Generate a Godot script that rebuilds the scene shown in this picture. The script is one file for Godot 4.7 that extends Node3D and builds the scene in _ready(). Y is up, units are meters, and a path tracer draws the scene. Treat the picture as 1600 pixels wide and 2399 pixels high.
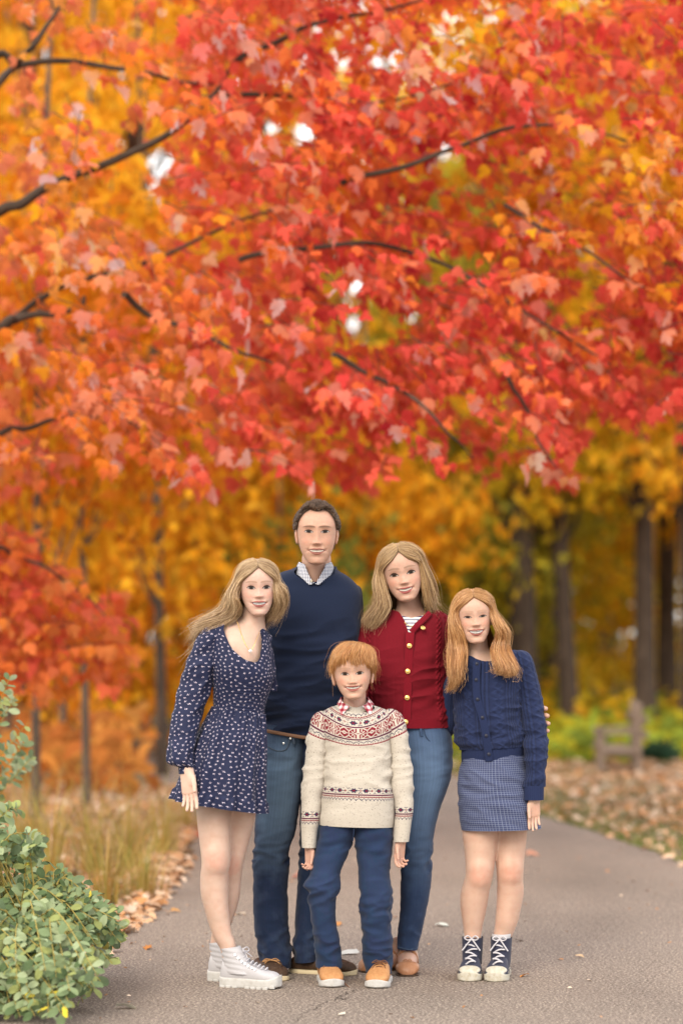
extends Node3D
# A family of five on a park path under a red maple. Metres, y up; the camera stands at the origin and looks along -z.

const LENS_PX := 5667.0      # focal length in photograph pixels (85 mm lens, upright frame)
const EYE := 1.29            # camera height
const HORIZON := 1500.0      # row of the horizon in the photograph
const VIEW := [0.0, 0.0, 1600.0, 2399.0]

var rng := RandomNumberGenerator.new()
var noise := FastNoiseLite.new()
var M := {}
var used_names := {}

# ------------------------------------------------------------------ small helpers
func W(px: float, py: float, d: float) -> Vector3:
	return Vector3((px - 800.0) / LENS_PX * d, EYE + (HORIZON - py) / LENS_PX * d, -d)

func ground_depth(py: float) -> float:
	return EYE * LENS_PX / (py - HORIZON)

func G(px: float, py: float, lift := 0.0) -> Vector3:
	var p := W(px, py, ground_depth(py))
	p.y = lift
	return p

func lin(r: float, g: float, b: float) -> Color:
	return Color(r, g, b).linear_to_srgb()

func numbered(called: String) -> String:
	if not used_names.has(called):
		used_names[called] = 0
		return called
	used_names[called] += 1
	return "%s_%03d" % [called, used_names[called]]

func thing(called: String, label: String, category: String, at := Vector3.ZERO, group := "") -> Node3D:
	var o := Node3D.new()
	o.name = numbered(called)
	add_child(o)
	o.position = at
	tag(o, label, category, group)
	return o

func tag(o: Node, label: String, category: String, group := "") -> void:
	o.set_meta("label", label)
	o.set_meta("category", category)
	if group:
		o.set_meta("group", group)

# Adds a part whose mesh was made in world coordinates under a thing that stands at its base.
func part(parent: Node3D, called: String, mesh: Mesh, m: Material) -> MeshInstance3D:
	var o := MeshInstance3D.new()
	o.name = called
	o.mesh = mesh
	if m:
		o.material_override = m
	parent.add_child(o, true)
	var base := Vector3.ZERO
	var n: Node = parent
	while n is Node3D and n != self:
		base += n.position
		n = n.get_parent()
	o.position = -base
	return o

func structure(called: String, mesh: Mesh, m: Material) -> MeshInstance3D:
	var o := MeshInstance3D.new()
	o.name = called
	o.mesh = mesh
	o.material_override = m
	o.set_meta("kind", "structure")
	add_child(o)
	return o

func curve(xs: Array, ys: Array, t: float) -> float:
	var n := xs.size()
	if t <= xs[0]:
		return ys[0]
	if t >= xs[n - 1]:
		return ys[n - 1]
	var i := 0
	while t > xs[i + 1]:
		i += 1
	var h: float = xs[i + 1] - xs[i]
	var s: float = (t - xs[i]) / h
	var d: float = (ys[i + 1] - ys[i]) / h
	var d0: float = d if i == 0 else (ys[i] - ys[i - 1]) / (xs[i] - xs[i - 1])
	var d1: float = d if i == n - 2 else (ys[i + 2] - ys[i + 1]) / (xs[i + 2] - xs[i + 1])
	var m0: float = 0.0 if d0 * d < 0.0 else 0.5 * (d0 + d)
	var m1: float = 0.0 if d1 * d < 0.0 else 0.5 * (d1 + d)
	var s2 := s * s
	var s3 := s2 * s
	return (2.0 * s3 - 3.0 * s2 + 1.0) * ys[i] + (s3 - 2.0 * s2 + s) * h * m0 + (3.0 * s2 - 2.0 * s3) * ys[i + 1] + (s3 - s2) * h * m1

func gauss(x: float, y: float, sx: float, sy: float) -> float:
	var q := (x / sx) * (x / sx) + (y / sy) * (y / sy)
	return 0.0 if q > 9.0 else exp(-q)

# A buffer that collects triangles and becomes one surface.
class MB:
	var v := PackedVector3Array()
	var n := PackedVector3Array()
	var uv := PackedVector2Array()
	var c := PackedColorArray()
	var ix := PackedInt32Array()
	var colored := false

	# A grid of nu by nv points; wrap joins the last column (a repeat of the first) smoothly.
	func grid(P: PackedVector3Array, nu: int, nv: int, UV: PackedVector2Array, wrap: bool, flip: bool, C := PackedColorArray(), skip := PackedByteArray()) -> void:
		var base := v.size()
		v.append_array(P)
		if UV.size() == P.size():
			uv.append_array(UV)
		else:
			for k in P.size():
				uv.append(Vector2.ZERO)
		if C.size() == P.size():
			c.append_array(C)
			colored = true
		else:
			for k in P.size():
				c.append(Color.WHITE)
		for j in nv:
			for i in nu:
				var i0 := i - 1
				var i1 := i + 1
				if wrap:
					if i0 < 0:
						i0 = nu - 2
					if i1 > nu - 1:
						i1 = 1
				else:
					i0 = maxi(i0, 0)
					i1 = mini(i1, nu - 1)
				var j0 := maxi(j - 1, 0)
				var j1 := mini(j + 1, nv - 1)
				var a := P[j * nu + i1] - P[j * nu + i0]
				var b := P[j1 * nu + i] - P[j0 * nu + i]
				var q := a.cross(b)
				if q.length_squared() < 1e-16:
					var jj := j + 1 if j < nv / 2 else j - 1
					q = (P[jj * nu + i1] - P[jj * nu + i0]).cross(b)
				q = q.normalized()
				n.append(-q if flip else q)
		for j in nv - 1:
			for i in nu - 1:
				if skip.size() and skip[j * nu + i]:
					continue
				var p0 := base + j * nu + i
				var p1 := p0 + 1
				var p2 := p0 + nu + 1
				var p3 := p0 + nu
				if flip:
					ix.append_array([p0, p1, p2, p0, p2, p3])
				else:
					ix.append_array([p0, p2, p1, p0, p3, p2])

	func tri(a: Vector3, b: Vector3, d: Vector3, col := Color.WHITE) -> void:
		var q := (d - a).cross(b - a).normalized()
		for p in [a, b, d]:
			ix.append(v.size())
			v.append(p)
			n.append(q)
			uv.append(Vector2(p.x, p.y))
			c.append(col)
		if col != Color.WHITE:
			colored = true

	# A tube along points with a radius at each; flat squeezes it along the given direction.
	func tube(pts: PackedVector3Array, rad: PackedFloat32Array, sides: int, flat := 1.0, face := Vector3.ZERO, col := Color.WHITE, root := Color.WHITE) -> void:
		var np := pts.size()
		var P := PackedVector3Array()
		var UV := PackedVector2Array()
		var C := PackedColorArray()
		var t := (pts[1] - pts[0]).normalized()
		var side := t.cross(face if face != Vector3.ZERO else Vector3(0.31, 0.2, 0.93))
		if side.length() < 1e-4:
			side = t.cross(Vector3(1, 0, 0))
		side = side.normalized()
		var run := 0.0
		for k in np:
			var t2 := (pts[mini(k + 1, np - 1)] - pts[maxi(k - 1, 0)])
			if t2.length() > 1e-7:
				t = t2.normalized()
			side = (side - t * side.dot(t)).normalized()
			if face != Vector3.ZERO:
				var s2 := t.cross(face)
				if s2.length() > 0.05:
					side = s2.normalized()
			var up := side.cross(t)
			if k > 0:
				run += pts[k].distance_to(pts[k - 1])
			for i in sides + 1:
				var a := TAU * i / sides
				P.append(pts[k] + (side * cos(a) + up * sin(a) * flat) * rad[k])
				UV.append(Vector2(float(i) / sides * TAU * rad[0], run))
				C.append(col if root == Color.WHITE else root.lerp(col, minf(1.0, 3.0 * k / np)))
		grid(P, sides + 1, np, UV, true, true, C if col != Color.WHITE else PackedColorArray())
		# end caps
		for e in 2:
			var k := 0 if e == 0 else np - 1
			if rad[k] > 0.0012:
				var b0 := v.size()
				var nn := (pts[0] - pts[1]).normalized() if e == 0 else (pts[np - 1] - pts[np - 2]).normalized()
				v.append(pts[k]); n.append(nn); uv.append(Vector2.ZERO); c.append(col)
				for i in sides + 1:
					v.append(P[k * (sides + 1) + i]); n.append(nn); uv.append(Vector2.ZERO); c.append(col)
				for i in sides:
					if e == 1:
						ix.append_array([b0, b0 + 1 + i, b0 + 2 + i])
					else:
						ix.append_array([b0, b0 + 2 + i, b0 + 1 + i])

	# A box by centre, half sizes and basis.
	func box(at: Vector3, half: Vector3, b := Basis(), bev := 0.0, col := Color.WHITE) -> void:
		var k := minf(bev, minf(half.x, minf(half.y, half.z)) * 0.9)
		var quads := []
		for ax in 3:
			for s in [-1.0, 1.0]:
				var u := Vector3.ZERO; var w := Vector3.ZERO; var q := Vector3.ZERO
				q[ax] = s
				u[(ax + 1) % 3] = 1.0
				w[(ax + 2) % 3] = 1.0
				var o := q * half[ax]
				var hu := u * (half[(ax + 1) % 3] - k)
				var hw := w * (half[(ax + 2) % 3] - k)
				quad(at + b * (o - hu - hw), at + b * (o + hu - hw), at + b * (o + hu + hw), at + b * (o - hu + hw), s > 0, col)
		if k > 0.0:
			for ax in 3:
				var a1 := (ax + 1) % 3
				var a2 := (ax + 2) % 3
				for s1 in [-1.0, 1.0]:
					for s2 in [-1.0, 1.0]:
						var e := Vector3.ZERO; e[ax] = half[ax] - k
						var p1 := Vector3.ZERO; p1[a1] = s1 * half[a1]; p1[a2] = s2 * (half[a2] - k)
						var p2 := Vector3.ZERO; p2[a1] = s1 * (half[a1] - k); p2[a2] = s2 * half[a2]
						quad(at + b * (p1 - e), at + b * (p2 - e), at + b * (p2 + e), at + b * (p1 + e), s1 * s2 > 0, col)

	func quad(p0: Vector3, p1: Vector3, p2: Vector3, p3: Vector3, fl: bool, col := Color.WHITE) -> void:
		var q := (p1 - p0).cross(p3 - p0).normalized()
		if not fl:
			q = -q
		var b := v.size()
		for p in [p0, p1, p2, p3]:
			v.append(p); n.append(q); c.append(col)
			var a := q.abs()
			uv.append(Vector2(p.x, p.z) if a.y > a.x and a.y > a.z else Vector2(p.x + p.z, p.y))
		if col != Color.WHITE:
			colored = true
		if fl:
			ix.append_array([b, b + 2, b + 1, b, b + 3, b + 2])
		else:
			ix.append_array([b, b + 1, b + 2, b, b + 2, b + 3])

	func mesh(into: ArrayMesh = null, m: Material = null) -> ArrayMesh:
		var am := into if into else ArrayMesh.new()
		var a := []
		a.resize(Mesh.ARRAY_MAX)
		a[Mesh.ARRAY_VERTEX] = v
		a[Mesh.ARRAY_NORMAL] = n
		a[Mesh.ARRAY_TEX_UV] = uv
		if colored:
			a[Mesh.ARRAY_COLOR] = c
		a[Mesh.ARRAY_INDEX] = ix
		am.add_surface_from_arrays(Mesh.PRIMITIVE_TRIANGLES, a)
		if m:
			am.surface_set_material(am.get_surface_count() - 1, m)
		return am

# A distance field on a grid: tapered capsules joined by a smooth minimum, meshed as surface nets.
class Field:
	var o: Vector3
	var h: float
	var nx: int
	var ny: int
	var nz: int
	var d := PackedFloat32Array()
	var whole := PackedFloat32Array()

	func _init(lo: Vector3, hi: Vector3, cell: float) -> void:
		o = lo
		h = cell
		nx = int((hi.x - lo.x) / cell) + 2
		ny = int((hi.y - lo.y) / cell) + 2
		nz = int((hi.z - lo.z) / cell) + 2
		d.resize(nx * ny * nz)
		d.fill(1.0)

	func capsule(a: Vector3, ra: float, b: Vector3, rb: float, k := 0.02, deep := 1.0) -> void:
		var m := maxf(ra, rb) + k + h * 2.0
		var lo := a.min(b) - Vector3(m, m, m) - o
		var hi := a.max(b) + Vector3(m, m, m) - o
		var x0 := maxi(int(lo.x / h), 0)
		var x1 := mini(int(hi.x / h) + 1, nx - 1)
		var y0 := maxi(int(lo.y / h), 0)
		var y1 := mini(int(hi.y / h) + 1, ny - 1)
		var z0 := maxi(int(lo.z / h), 0)
		var z1 := mini(int(hi.z / h) + 1, nz - 1)
		var ba := b - a
		var az := 1.0 / deep
		ba.z *= az
		var bb := maxf(ba.length_squared(), 1e-9)
		var ik := 0.25 / k
		for z in range(z0, z1 + 1):
			for y in range(y0, y1 + 1):
				var row := (z * ny + y) * nx
				for x in range(x0, x1 + 1):
					var p := Vector3(o.x + x * h, o.y + y * h, o.z + z * h) - a
					p.z *= az
					var t := clampf(p.dot(ba) / bb, 0.0, 1.0)
					var q := (p - ba * t).length() - ra - (rb - ra) * t
					var e := d[row + x]
					var g := k - absf(q - e)
					d[row + x] = minf(q, e) - (g * g * ik if g > 0.0 else 0.0)

	# A limb: its pieces join without swelling, then the limb melts into what is there.
	func chain(pts: Array, rad: Array, k: float) -> void:
		whole = d.duplicate()
		d.fill(1.0)
		for i in pts.size() - 1:
			capsule(pts[i], rad[i], pts[i + 1], rad[i + 1], 0.004)
		var ik := 0.25 / k
		for i in d.size():
			var q := d[i]
			var e := whole[i]
			if q > 0.5:
				d[i] = e
			elif e < 0.5:
				var g := k - absf(q - e)
				d[i] = minf(q, e) - (g * g * ik if g > 0.0 else 0.0)

	func add_to(mb: MB) -> void:
		var id := {}
		var nxy := nx * ny
		for z in nz - 1:
			for y in ny - 1:
				var row := z * nxy + y * nx
				for x in nx - 1:
					var i := row + x
					var d0 := d[i]
					if d0 > h * 2.5 or d0 < -h * 2.5:
						continue
					var d1 := d[i + 1]
					var d2 := d[i + nx]
					var d3 := d[i + nx + 1]
					var d4 := d[i + nxy]
					var d5 := d[i + nxy + 1]
					var d6 := d[i + nxy + nx]
					var d7 := d[i + nxy + nx + 1]
					var s := int(d0 < 0) + int(d1 < 0) + int(d2 < 0) + int(d3 < 0) + int(d4 < 0) + int(d5 < 0) + int(d6 < 0) + int(d7 < 0)
					if s == 0 or s == 8:
						continue
					var p := Vector3.ZERO
					var cnt := 0.0
					if (d0 < 0) != (d1 < 0): p += Vector3(d0 / (d0 - d1), 0, 0); cnt += 1
					if (d2 < 0) != (d3 < 0): p += Vector3(d2 / (d2 - d3), 1, 0); cnt += 1
					if (d4 < 0) != (d5 < 0): p += Vector3(d4 / (d4 - d5), 0, 1); cnt += 1
					if (d6 < 0) != (d7 < 0): p += Vector3(d6 / (d6 - d7), 1, 1); cnt += 1
					if (d0 < 0) != (d2 < 0): p += Vector3(0, d0 / (d0 - d2), 0); cnt += 1
					if (d1 < 0) != (d3 < 0): p += Vector3(1, d1 / (d1 - d3), 0); cnt += 1
					if (d4 < 0) != (d6 < 0): p += Vector3(0, d4 / (d4 - d6), 1); cnt += 1
					if (d5 < 0) != (d7 < 0): p += Vector3(1, d5 / (d5 - d7), 1); cnt += 1
					if (d0 < 0) != (d4 < 0): p += Vector3(0, 0, d0 / (d0 - d4)); cnt += 1
					if (d1 < 0) != (d5 < 0): p += Vector3(1, 0, d1 / (d1 - d5)); cnt += 1
					if (d2 < 0) != (d6 < 0): p += Vector3(0, 1, d2 / (d2 - d6)); cnt += 1
					if (d3 < 0) != (d7 < 0): p += Vector3(1, 1, d3 / (d3 - d7)); cnt += 1
					p /= cnt
					var g := Vector3(
						lerpf(lerpf(d1 - d0, d3 - d2, p.y), lerpf(d5 - d4, d7 - d6, p.y), p.z),
						lerpf(lerpf(d2 - d0, d3 - d1, p.x), lerpf(d6 - d4, d7 - d5, p.x), p.z),
						lerpf(lerpf(d4 - d0, d5 - d1, p.x), lerpf(d6 - d2, d7 - d3, p.x), p.y))
					id[i] = mb.v.size()
					mb.v.append(o + (Vector3(x, y, z) + p) * h)
					mb.n.append(g.normalized())
					mb.uv.append(Vector2(0.02, 0.98))
					mb.c.append(Color.WHITE)
		for i in id:
			var z: int = i / nxy
			var y: int = (i % nxy) / nx
			var x: int = i % nx
			if x == 0 or y == 0 or z == 0:
				continue
			var a := d[i] < 0
			if a != (d[i + 1] < 0):
				quad(mb, id, i, i - nx, i - nx - nxy, i - nxy, not a)
			if a != (d[i + nx] < 0):
				quad(mb, id, i, i - nxy, i - nxy - 1, i - 1, not a)
			if a != (d[i + nxy] < 0):
				quad(mb, id, i, i - 1, i - 1 - nx, i - nx, not a)

	func quad(mb: MB, id: Dictionary, a: int, b: int, e: int, f: int, fl: bool) -> void:
		if not (id.has(a) and id.has(b) and id.has(e) and id.has(f)):
			return
		if fl:
			mb.ix.append_array([id[a], id[b], id[e], id[a], id[e], id[f]])
		else:
			mb.ix.append_array([id[a], id[e], id[b], id[a], id[f], id[e]])

# Rings lofted from rows [row, left, right, forward, half depth] read in photograph pixels and metres.
# opt: power, start (neckline row by side and front), slope, push (cloth folds), tint, uv_len, skip, nu, nv
func loft(mb: MB, rows: Array, depth: float, opt := {}) -> void:
	var nu: int = opt.get("nu", 64)
	var nv: int = opt.get("nv", 72)
	var power: float = opt.get("power", 2.3)
	var slope: float = opt.get("slope", 0.0)
	var start = opt.get("start")
	var finish = opt.get("finish")
	var push = opt.get("push")
	var tint = opt.get("tint")
	var uvfn = opt.get("uv")
	var skipf = opt.get("skip")
	var s := depth / LENS_PX
	var T := [0.0]
	var K := [[], [], [], [], []]
	for r in rows.size():
		for q in 5:
			K[q].append(float(rows[r][q]))
		if r > 0:
			var e: float = absf(rows[r][0] - rows[r - 1][0]) + 0.35 * (absf(rows[r][1] - rows[r - 1][1]) + absf(rows[r][2] - rows[r - 1][2]))
			T.append(T[r - 1] + maxf(e, 0.5))
	var total: float = T[-1]
	var wide := 0.0
	for r in rows:
		wide += (r[2] - r[1]) * s
	wide = wide / rows.size() * 2.6
	var y_first: float = rows[0][0]
	# a table of t by row, for columns that start lower down
	var P := PackedVector3Array()
	var UV := PackedVector2Array()
	var C := PackedColorArray()
	var skip := PackedByteArray()
	var ring := PackedVector2Array()
	var exps := 2.0 / power
	var side := []
	for i in nu + 1:
		var a := TAU * i / nu - PI
		var sx := sin(a)
		var cz := cos(a)
		side.append([a, signf(sx) * pow(absf(sx), exps), signf(cz) * pow(absf(cz), exps)])
	var starts := PackedFloat32Array()
	var ends := PackedFloat32Array()
	for i in nu + 1:
		for e in 2:
			var edge = start if e == 0 else finish
			var t0 := 0.0 if e == 0 else total
			if edge != null:
				var y0: float = edge.call(side[i][1], side[i][2])
				var lo := 0.0
				var hi := total
				for it in 14:
					var mid := (lo + hi) / 2.0
					if curve(T, K[0], mid) < y0:
						lo = mid
					else:
						hi = mid
				t0 = lo
			if e == 0:
				starts.append(t0)
			else:
				ends.append(t0)
	for j in nv + 1:
		var jt := float(j) / nv
		for i in nu + 1:
			var t: float = lerpf(starts[i], ends[i], jt)
			var y := curve(T, K[0], t)
			var xl := curve(T, K[1], t)
			var xr := curve(T, K[2], t)
			var zc := curve(T, K[3], t)
			var hd := curve(T, K[4], t)
			var hw := (xr - xl) * 0.5
			var xc := (xl + xr) * 0.5
			var a: float = side[i][0]
			var sx: float = side[i][1]
			var cz: float = side[i][2]
			var x := xc + hw * sx
			var yy := y + slope * (x - xc)
			var p := W(x, yy, depth)
			p.z += zc + hd * cz
			var u := a / TAU * wide
			var v := (y - y_first) * s
			if push != null:
				var e: float = push.call(sx, cz, jt, y, u, v)
				var nr := Vector3(sx / maxf(hw * s, 0.01), 0, cz / maxf(hd, 0.01)).normalized()
				p += nr * e
			P.append(p)
			UV.append(uvfn.call(x, y, u, v) if uvfn != null else Vector2(u, v))
			if tint != null:
				C.append(tint.call(sx, cz, jt, y, u, v))
			if skipf != null:
				skip.append(1 if skipf.call(sx, cz, y) else 0)
	mb.grid(P, nu + 1, nv + 1, UV, true, true, C, skip)
	if opt.get("cap", true):
		# close both ends
		for e in 2:
			if (e == 0 and start != null) or (e == 1 and finish != null):
				continue
			var r0 := 0 if e == 0 else nv * (nu + 1)
			var mid := Vector3.ZERO
			for i in nu:
				mid += P[r0 + i]
			mid /= nu
			var b0 := mb.v.size()
			var nn := Vector3(0, 1, 0) if e == 0 else Vector3(0, -1, 0)
			if e == 1:
				mid.y += opt.get("hollow", 0.01)
			mb.v.append(mid); mb.n.append(nn); mb.uv.append(UV[r0]); mb.c.append(C[r0] if C.size() else Color.WHITE)
			for i in nu + 1:
				mb.v.append(P[r0 + i]); mb.n.append(nn); mb.uv.append(UV[r0 + i]); mb.c.append(C[r0 + i] if C.size() else Color.WHITE)
			for i in nu:
				if e == 1:
					mb.ix.append_array([b0, b0 + 1 + i, b0 + 2 + i])
				else:
					mb.ix.append_array([b0, b0 + 2 + i, b0 + 1 + i])

func ridge(x: float, y: float) -> float:
	return 1.0 - 2.0 * absf(noise.get_noise_2d(x, y))

# ------------------------------------------------------------------ materials
func mat(color: Color, rough := 0.8, sheen := 0.0) -> StandardMaterial3D:
	var m := StandardMaterial3D.new()
	m.albedo_color = color
	m.roughness = rough
	m.metallic_specular = 0.4
	if sheen > 0.0:
		m.rim_enabled = true
		m.rim = sheen
		m.rim_tint = 0.6
	return m

func tex(im: Image) -> ImageTexture:
	return ImageTexture.create_from_image(im)

func bump(m: StandardMaterial3D, im: Image, scale: float) -> void:
	var n: Image = im.duplicate()
	n.convert(Image.FORMAT_RGBA8)
	n.bump_map_to_normal_map(1.0)
	m.normal_enabled = true
	m.normal_texture = tex(n)
	m.normal_scale = scale

func noise_image(w: int, h: int, freq: float, octaves: int, seed_: int, kind := FastNoiseLite.TYPE_SIMPLEX_SMOOTH) -> Image:
	var f := FastNoiseLite.new()
	f.seed = seed_
	f.noise_type = kind
	f.frequency = freq
	f.fractal_octaves = octaves
	return f.get_seamless_image(w, h)

# Colours an image by a ramp of its own brightness.
func ramp(src: Image, stops: Array) -> Image:
	var lut := []
	for k in 256:
		var t := k / 255.0
		var a: Array = stops[0]
		var b: Array = stops[-1]
		for s in stops.size() - 1:
			if t >= stops[s][0] and t <= stops[s + 1][0]:
				a = stops[s]
				b = stops[s + 1]
				break
		var f: float = clampf((t - a[0]) / maxf(b[0] - a[0], 1e-5), 0.0, 1.0)
		var col: Color = a[1].lerp(b[1], f)
		lut.append([int(col.r * 255.0), int(col.g * 255.0), int(col.b * 255.0)])
	var w := src.get_width()
	var h := src.get_height()
	var g: Image = src.duplicate()
	g.convert(Image.FORMAT_L8)
	var data := g.get_data()
	var out := PackedByteArray()
	out.resize(w * h * 3)
	for k in data.size():
		var e: Array = lut[data[k]]
		out[k * 3] = e[0]
		out[k * 3 + 1] = e[1]
		out[k * 3 + 2] = e[2]
	return Image.create_from_data(w, h, false, Image.FORMAT_RGB8, out)

# ------------------------------------------------------------------ cloth and skin
func knit_image(n: int) -> Image:
	var im := Image.create(n, n, false, Image.FORMAT_L8)
	for y in n:
		for x in n:
			var u := fmod(x * 4.0 / n, 1.0)
			var v := y * 4.0 / n
			var s := absf(u - 0.5) * 2.0
			var q := fmod(v + s * 0.6, 1.0)
			var hgt := sin(q * PI) * (0.4 + 0.6 * sin(clampf(1.0 - absf(s - 0.5) * 2.0, 0.0, 1.0) * PI * 0.5))
			im.set_pixel(x, y, Color(hgt, hgt, hgt))
	return im

# Ribs, cables and rows of eyelets across one repeat, as relief.
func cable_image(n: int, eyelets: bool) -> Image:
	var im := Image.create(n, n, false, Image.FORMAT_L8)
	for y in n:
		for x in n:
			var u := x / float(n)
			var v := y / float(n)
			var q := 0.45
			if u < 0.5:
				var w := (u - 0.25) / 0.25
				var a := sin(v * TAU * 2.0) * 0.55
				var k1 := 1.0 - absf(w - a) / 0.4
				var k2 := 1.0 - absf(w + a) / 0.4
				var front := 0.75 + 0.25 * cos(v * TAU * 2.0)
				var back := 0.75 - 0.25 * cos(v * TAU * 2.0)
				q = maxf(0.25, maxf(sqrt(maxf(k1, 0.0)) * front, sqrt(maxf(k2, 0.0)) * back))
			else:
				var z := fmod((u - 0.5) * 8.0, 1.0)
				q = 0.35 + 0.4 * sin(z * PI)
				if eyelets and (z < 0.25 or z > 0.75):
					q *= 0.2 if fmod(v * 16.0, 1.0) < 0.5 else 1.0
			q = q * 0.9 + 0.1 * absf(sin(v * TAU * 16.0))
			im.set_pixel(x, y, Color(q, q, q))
	return im

# Height of a knitted cable or rib at a place on the cloth, in metres.
func cable_relief(u: float, v: float, period: float, amp: float, ribs: float) -> float:
	var q := fposmod(u, period) / period
	if q < 0.5:
		var w := (q - 0.25) / 0.25
		var a := sin(v / period * TAU * 1.4) * 0.5
		return amp * maxf(maxf(0.0, 1.0 - absf(w - a) / 0.42), maxf(0.0, 1.0 - absf(w + a) / 0.42))
	return amp * ribs * (0.5 + 0.5 * sin((q - 0.5) * 8.0 * TAU - PI * 0.5))

func cloth_mats() -> void:
	var knit := knit_image(64)
	var cable := cable_image(192, false)
	var lace := cable_image(192, true)
	var fuzz := noise_image(256, 256, 0.09, 3, 5)
	var m := mat(Color.WHITE, 0.95, 0.12)
	m.albedo_texture = tex(ramp(fuzz, [[0.0, lin(0.0035, 0.008, 0.026)], [0.5, lin(0.005, 0.0115, 0.035)], [1.0, lin(0.009, 0.017, 0.046)]]))
	bump(m, knit, 0.7)
	m.uv1_scale = Vector3(1.0 / 0.014, 1.0 / 0.014, 1)
	M.navy_knit = m
	# twill weaves: bright and dark warp threads
	for kind in [["denim", 0.55], ["chino", 0.15]]:
		var tw := Image.create(256, 256, false, Image.FORMAT_RGB8)
		rng.seed = 31
		var warp := PackedFloat32Array()
		for x in 256:
			warp.append(rng.randf())
		for y in 256:
			for x in 256:
				var e: float = 1.0 - kind[1] * (0.5 * warp[x] + 0.3 * rng.randf() + 0.2 * fmod((x + y) / 8.0, 1.0))
				tw.set_pixel(x, y, lin(e, e, e))
		m = mat(Color.WHITE, 0.9, 0.15)
		m.albedo_texture = tex(tw)
		m.vertex_color_use_as_albedo = true
		m.uv1_scale = Vector3(1.0 / 0.09, 1.0 / 0.16, 1)
		M[kind[0]] = m
	m = mat(lin(0.165, 0.0016, 0.010), 0.95, 0.12)
	m.albedo_texture = tex(ramp(fuzz, [[0.0, Color(0.86, 0.86, 0.86)], [1.0, Color(1, 1, 1)]]))
	bump(m, cable, 1.6)
	m.uv1_scale = Vector3(1.0 / 0.11, 1.0 / 0.11, 1)
	M.red_cable = m
	m = mat(lin(0.165, 0.0016, 0.010), 0.95, 0.12)
	bump(m, knit, 0.9)
	m.uv1_scale = Vector3(1.0 / 0.012, 1.0 / 0.012, 1)
	M.red_knit = m
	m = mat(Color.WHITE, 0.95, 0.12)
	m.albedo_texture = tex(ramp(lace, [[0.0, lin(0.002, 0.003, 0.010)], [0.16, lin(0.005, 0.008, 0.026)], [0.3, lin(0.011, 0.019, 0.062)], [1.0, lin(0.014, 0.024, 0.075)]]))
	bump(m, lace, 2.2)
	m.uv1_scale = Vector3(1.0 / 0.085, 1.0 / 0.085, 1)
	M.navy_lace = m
	m = mat(lin(0.011, 0.019, 0.062), 0.95, 0.12)
	var rib := Image.create(32, 32, false, Image.FORMAT_L8)
	for y in 32:
		for x in 32:
			var e := 0.5 + 0.5 * sin(x / 32.0 * TAU * 2.0)
			rib.set_pixel(x, y, Color(e, e, e))
	bump(m, rib, 2.0)
	m.uv1_scale = Vector3(1.0 / 0.012, 1.0 / 0.02, 1)
	M.navy_rib = m
	m = mat(lin(0.165, 0.0016, 0.010), 0.95, 0.12)
	bump(m, rib, 1.6)
	m.uv1_scale = Vector3(1.0 / 0.02, 1.0 / 0.008, 1)
	M.red_rib = m
	# navy print with small white sprigs
	var fl := Image.create(768, 768, false, Image.FORMAT_RGB8)
	fl.fill(lin(0.007, 0.011, 0.045))
	rng.seed = 77
	var spots := []
	for k in 9000:
		var p := Vector2(rng.randf() * 768.0, rng.randf() * 768.0)
		var ok := true
		for q in spots:
			var dd: Vector2 = (p - q).abs()
			dd = dd.min(Vector2(768, 768) - dd)
			if dd.length() < 54.0:
				ok = false
				break
		if ok:
			spots.append(p)
	for p in spots:
		var a0 := rng.randf() * TAU
		for q in 3:
			var c: Vector2 = p + Vector2.from_angle(a0 + q * 2.1 + rng.randf_range(-0.3, 0.3)) * rng.randf_range(6.5, 9.5)
			stamp(fl, c, rng.randf_range(4.0, 5.8), lin(0.58, 0.54, 0.64))
		stamp(fl, p, 3.0, lin(0.6, 0.2, 0.3))
		stamp(fl, p + Vector2.from_angle(a0 + 1.0) * 17.0, 3.2, lin(0.55, 0.50, 0.62))
	m = mat(Color.WHITE, 0.75, 0.1)
	m.albedo_texture = tex(fl)
	m.uv1_scale = Vector3(1.0 / 0.18, 1.0 / 0.18, 1)
	M.floral = m
	# checks
	M.gingham = check_mat([lin(0.78, 0.78, 0.8), lin(0.30, 0.31, 0.38), lin(0.03, 0.035, 0.07)], 0.0056)
	M.plaid = check_mat([lin(0.78, 0.74, 0.72), lin(0.42, 0.18, 0.2), lin(0.25, 0.012, 0.03)], 0.021)
	var ck := Image.create(48, 48, false, Image.FORMAT_RGB8)
	ck.fill(lin(0.036, 0.047, 0.112))
	for k in 48:
		for q in 5:
			ck.set_pixel(k, q, lin(0.21, 0.24, 0.34))
			ck.set_pixel(q, k, lin(0.21, 0.24, 0.34))
	m = mat(Color.WHITE, 0.8, 0.1)
	m.albedo_texture = tex(ck)
	m.uv1_scale = Vector3(1.0 / 0.0080, 1.0 / 0.0080, 1)
	M.window_check = m
	var st := Image.create(8, 32, false, Image.FORMAT_RGB8)
	st.fill(lin(0.8, 0.79, 0.77))
	st.fill_rect(Rect2i(0, 0, 8, 11), lin(0.025, 0.03, 0.12))
	m = mat(Color.WHITE, 0.85)
	m.albedo_texture = tex(st)
	m.uv1_scale = Vector3(1.0 / 0.02, 1.0 / 0.0125, 1)
	M.stripes = m
	M.gold = mat(lin(0.80, 0.52, 0.18), 0.3)
	M.gold.metallic = 1.0
	M.silver = mat(lin(0.75, 0.74, 0.72), 0.3)
	M.silver.metallic = 1.0
	M.dark_button = mat(lin(0.012, 0.014, 0.03), 0.35)
	M.belt = mat(lin(0.20, 0.10, 0.055), 0.6)
	var hide := noise_image(256, 256, 0.03, 4, 12)
	M.brown_leather = mat(Color.WHITE, 0.55)
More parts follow.
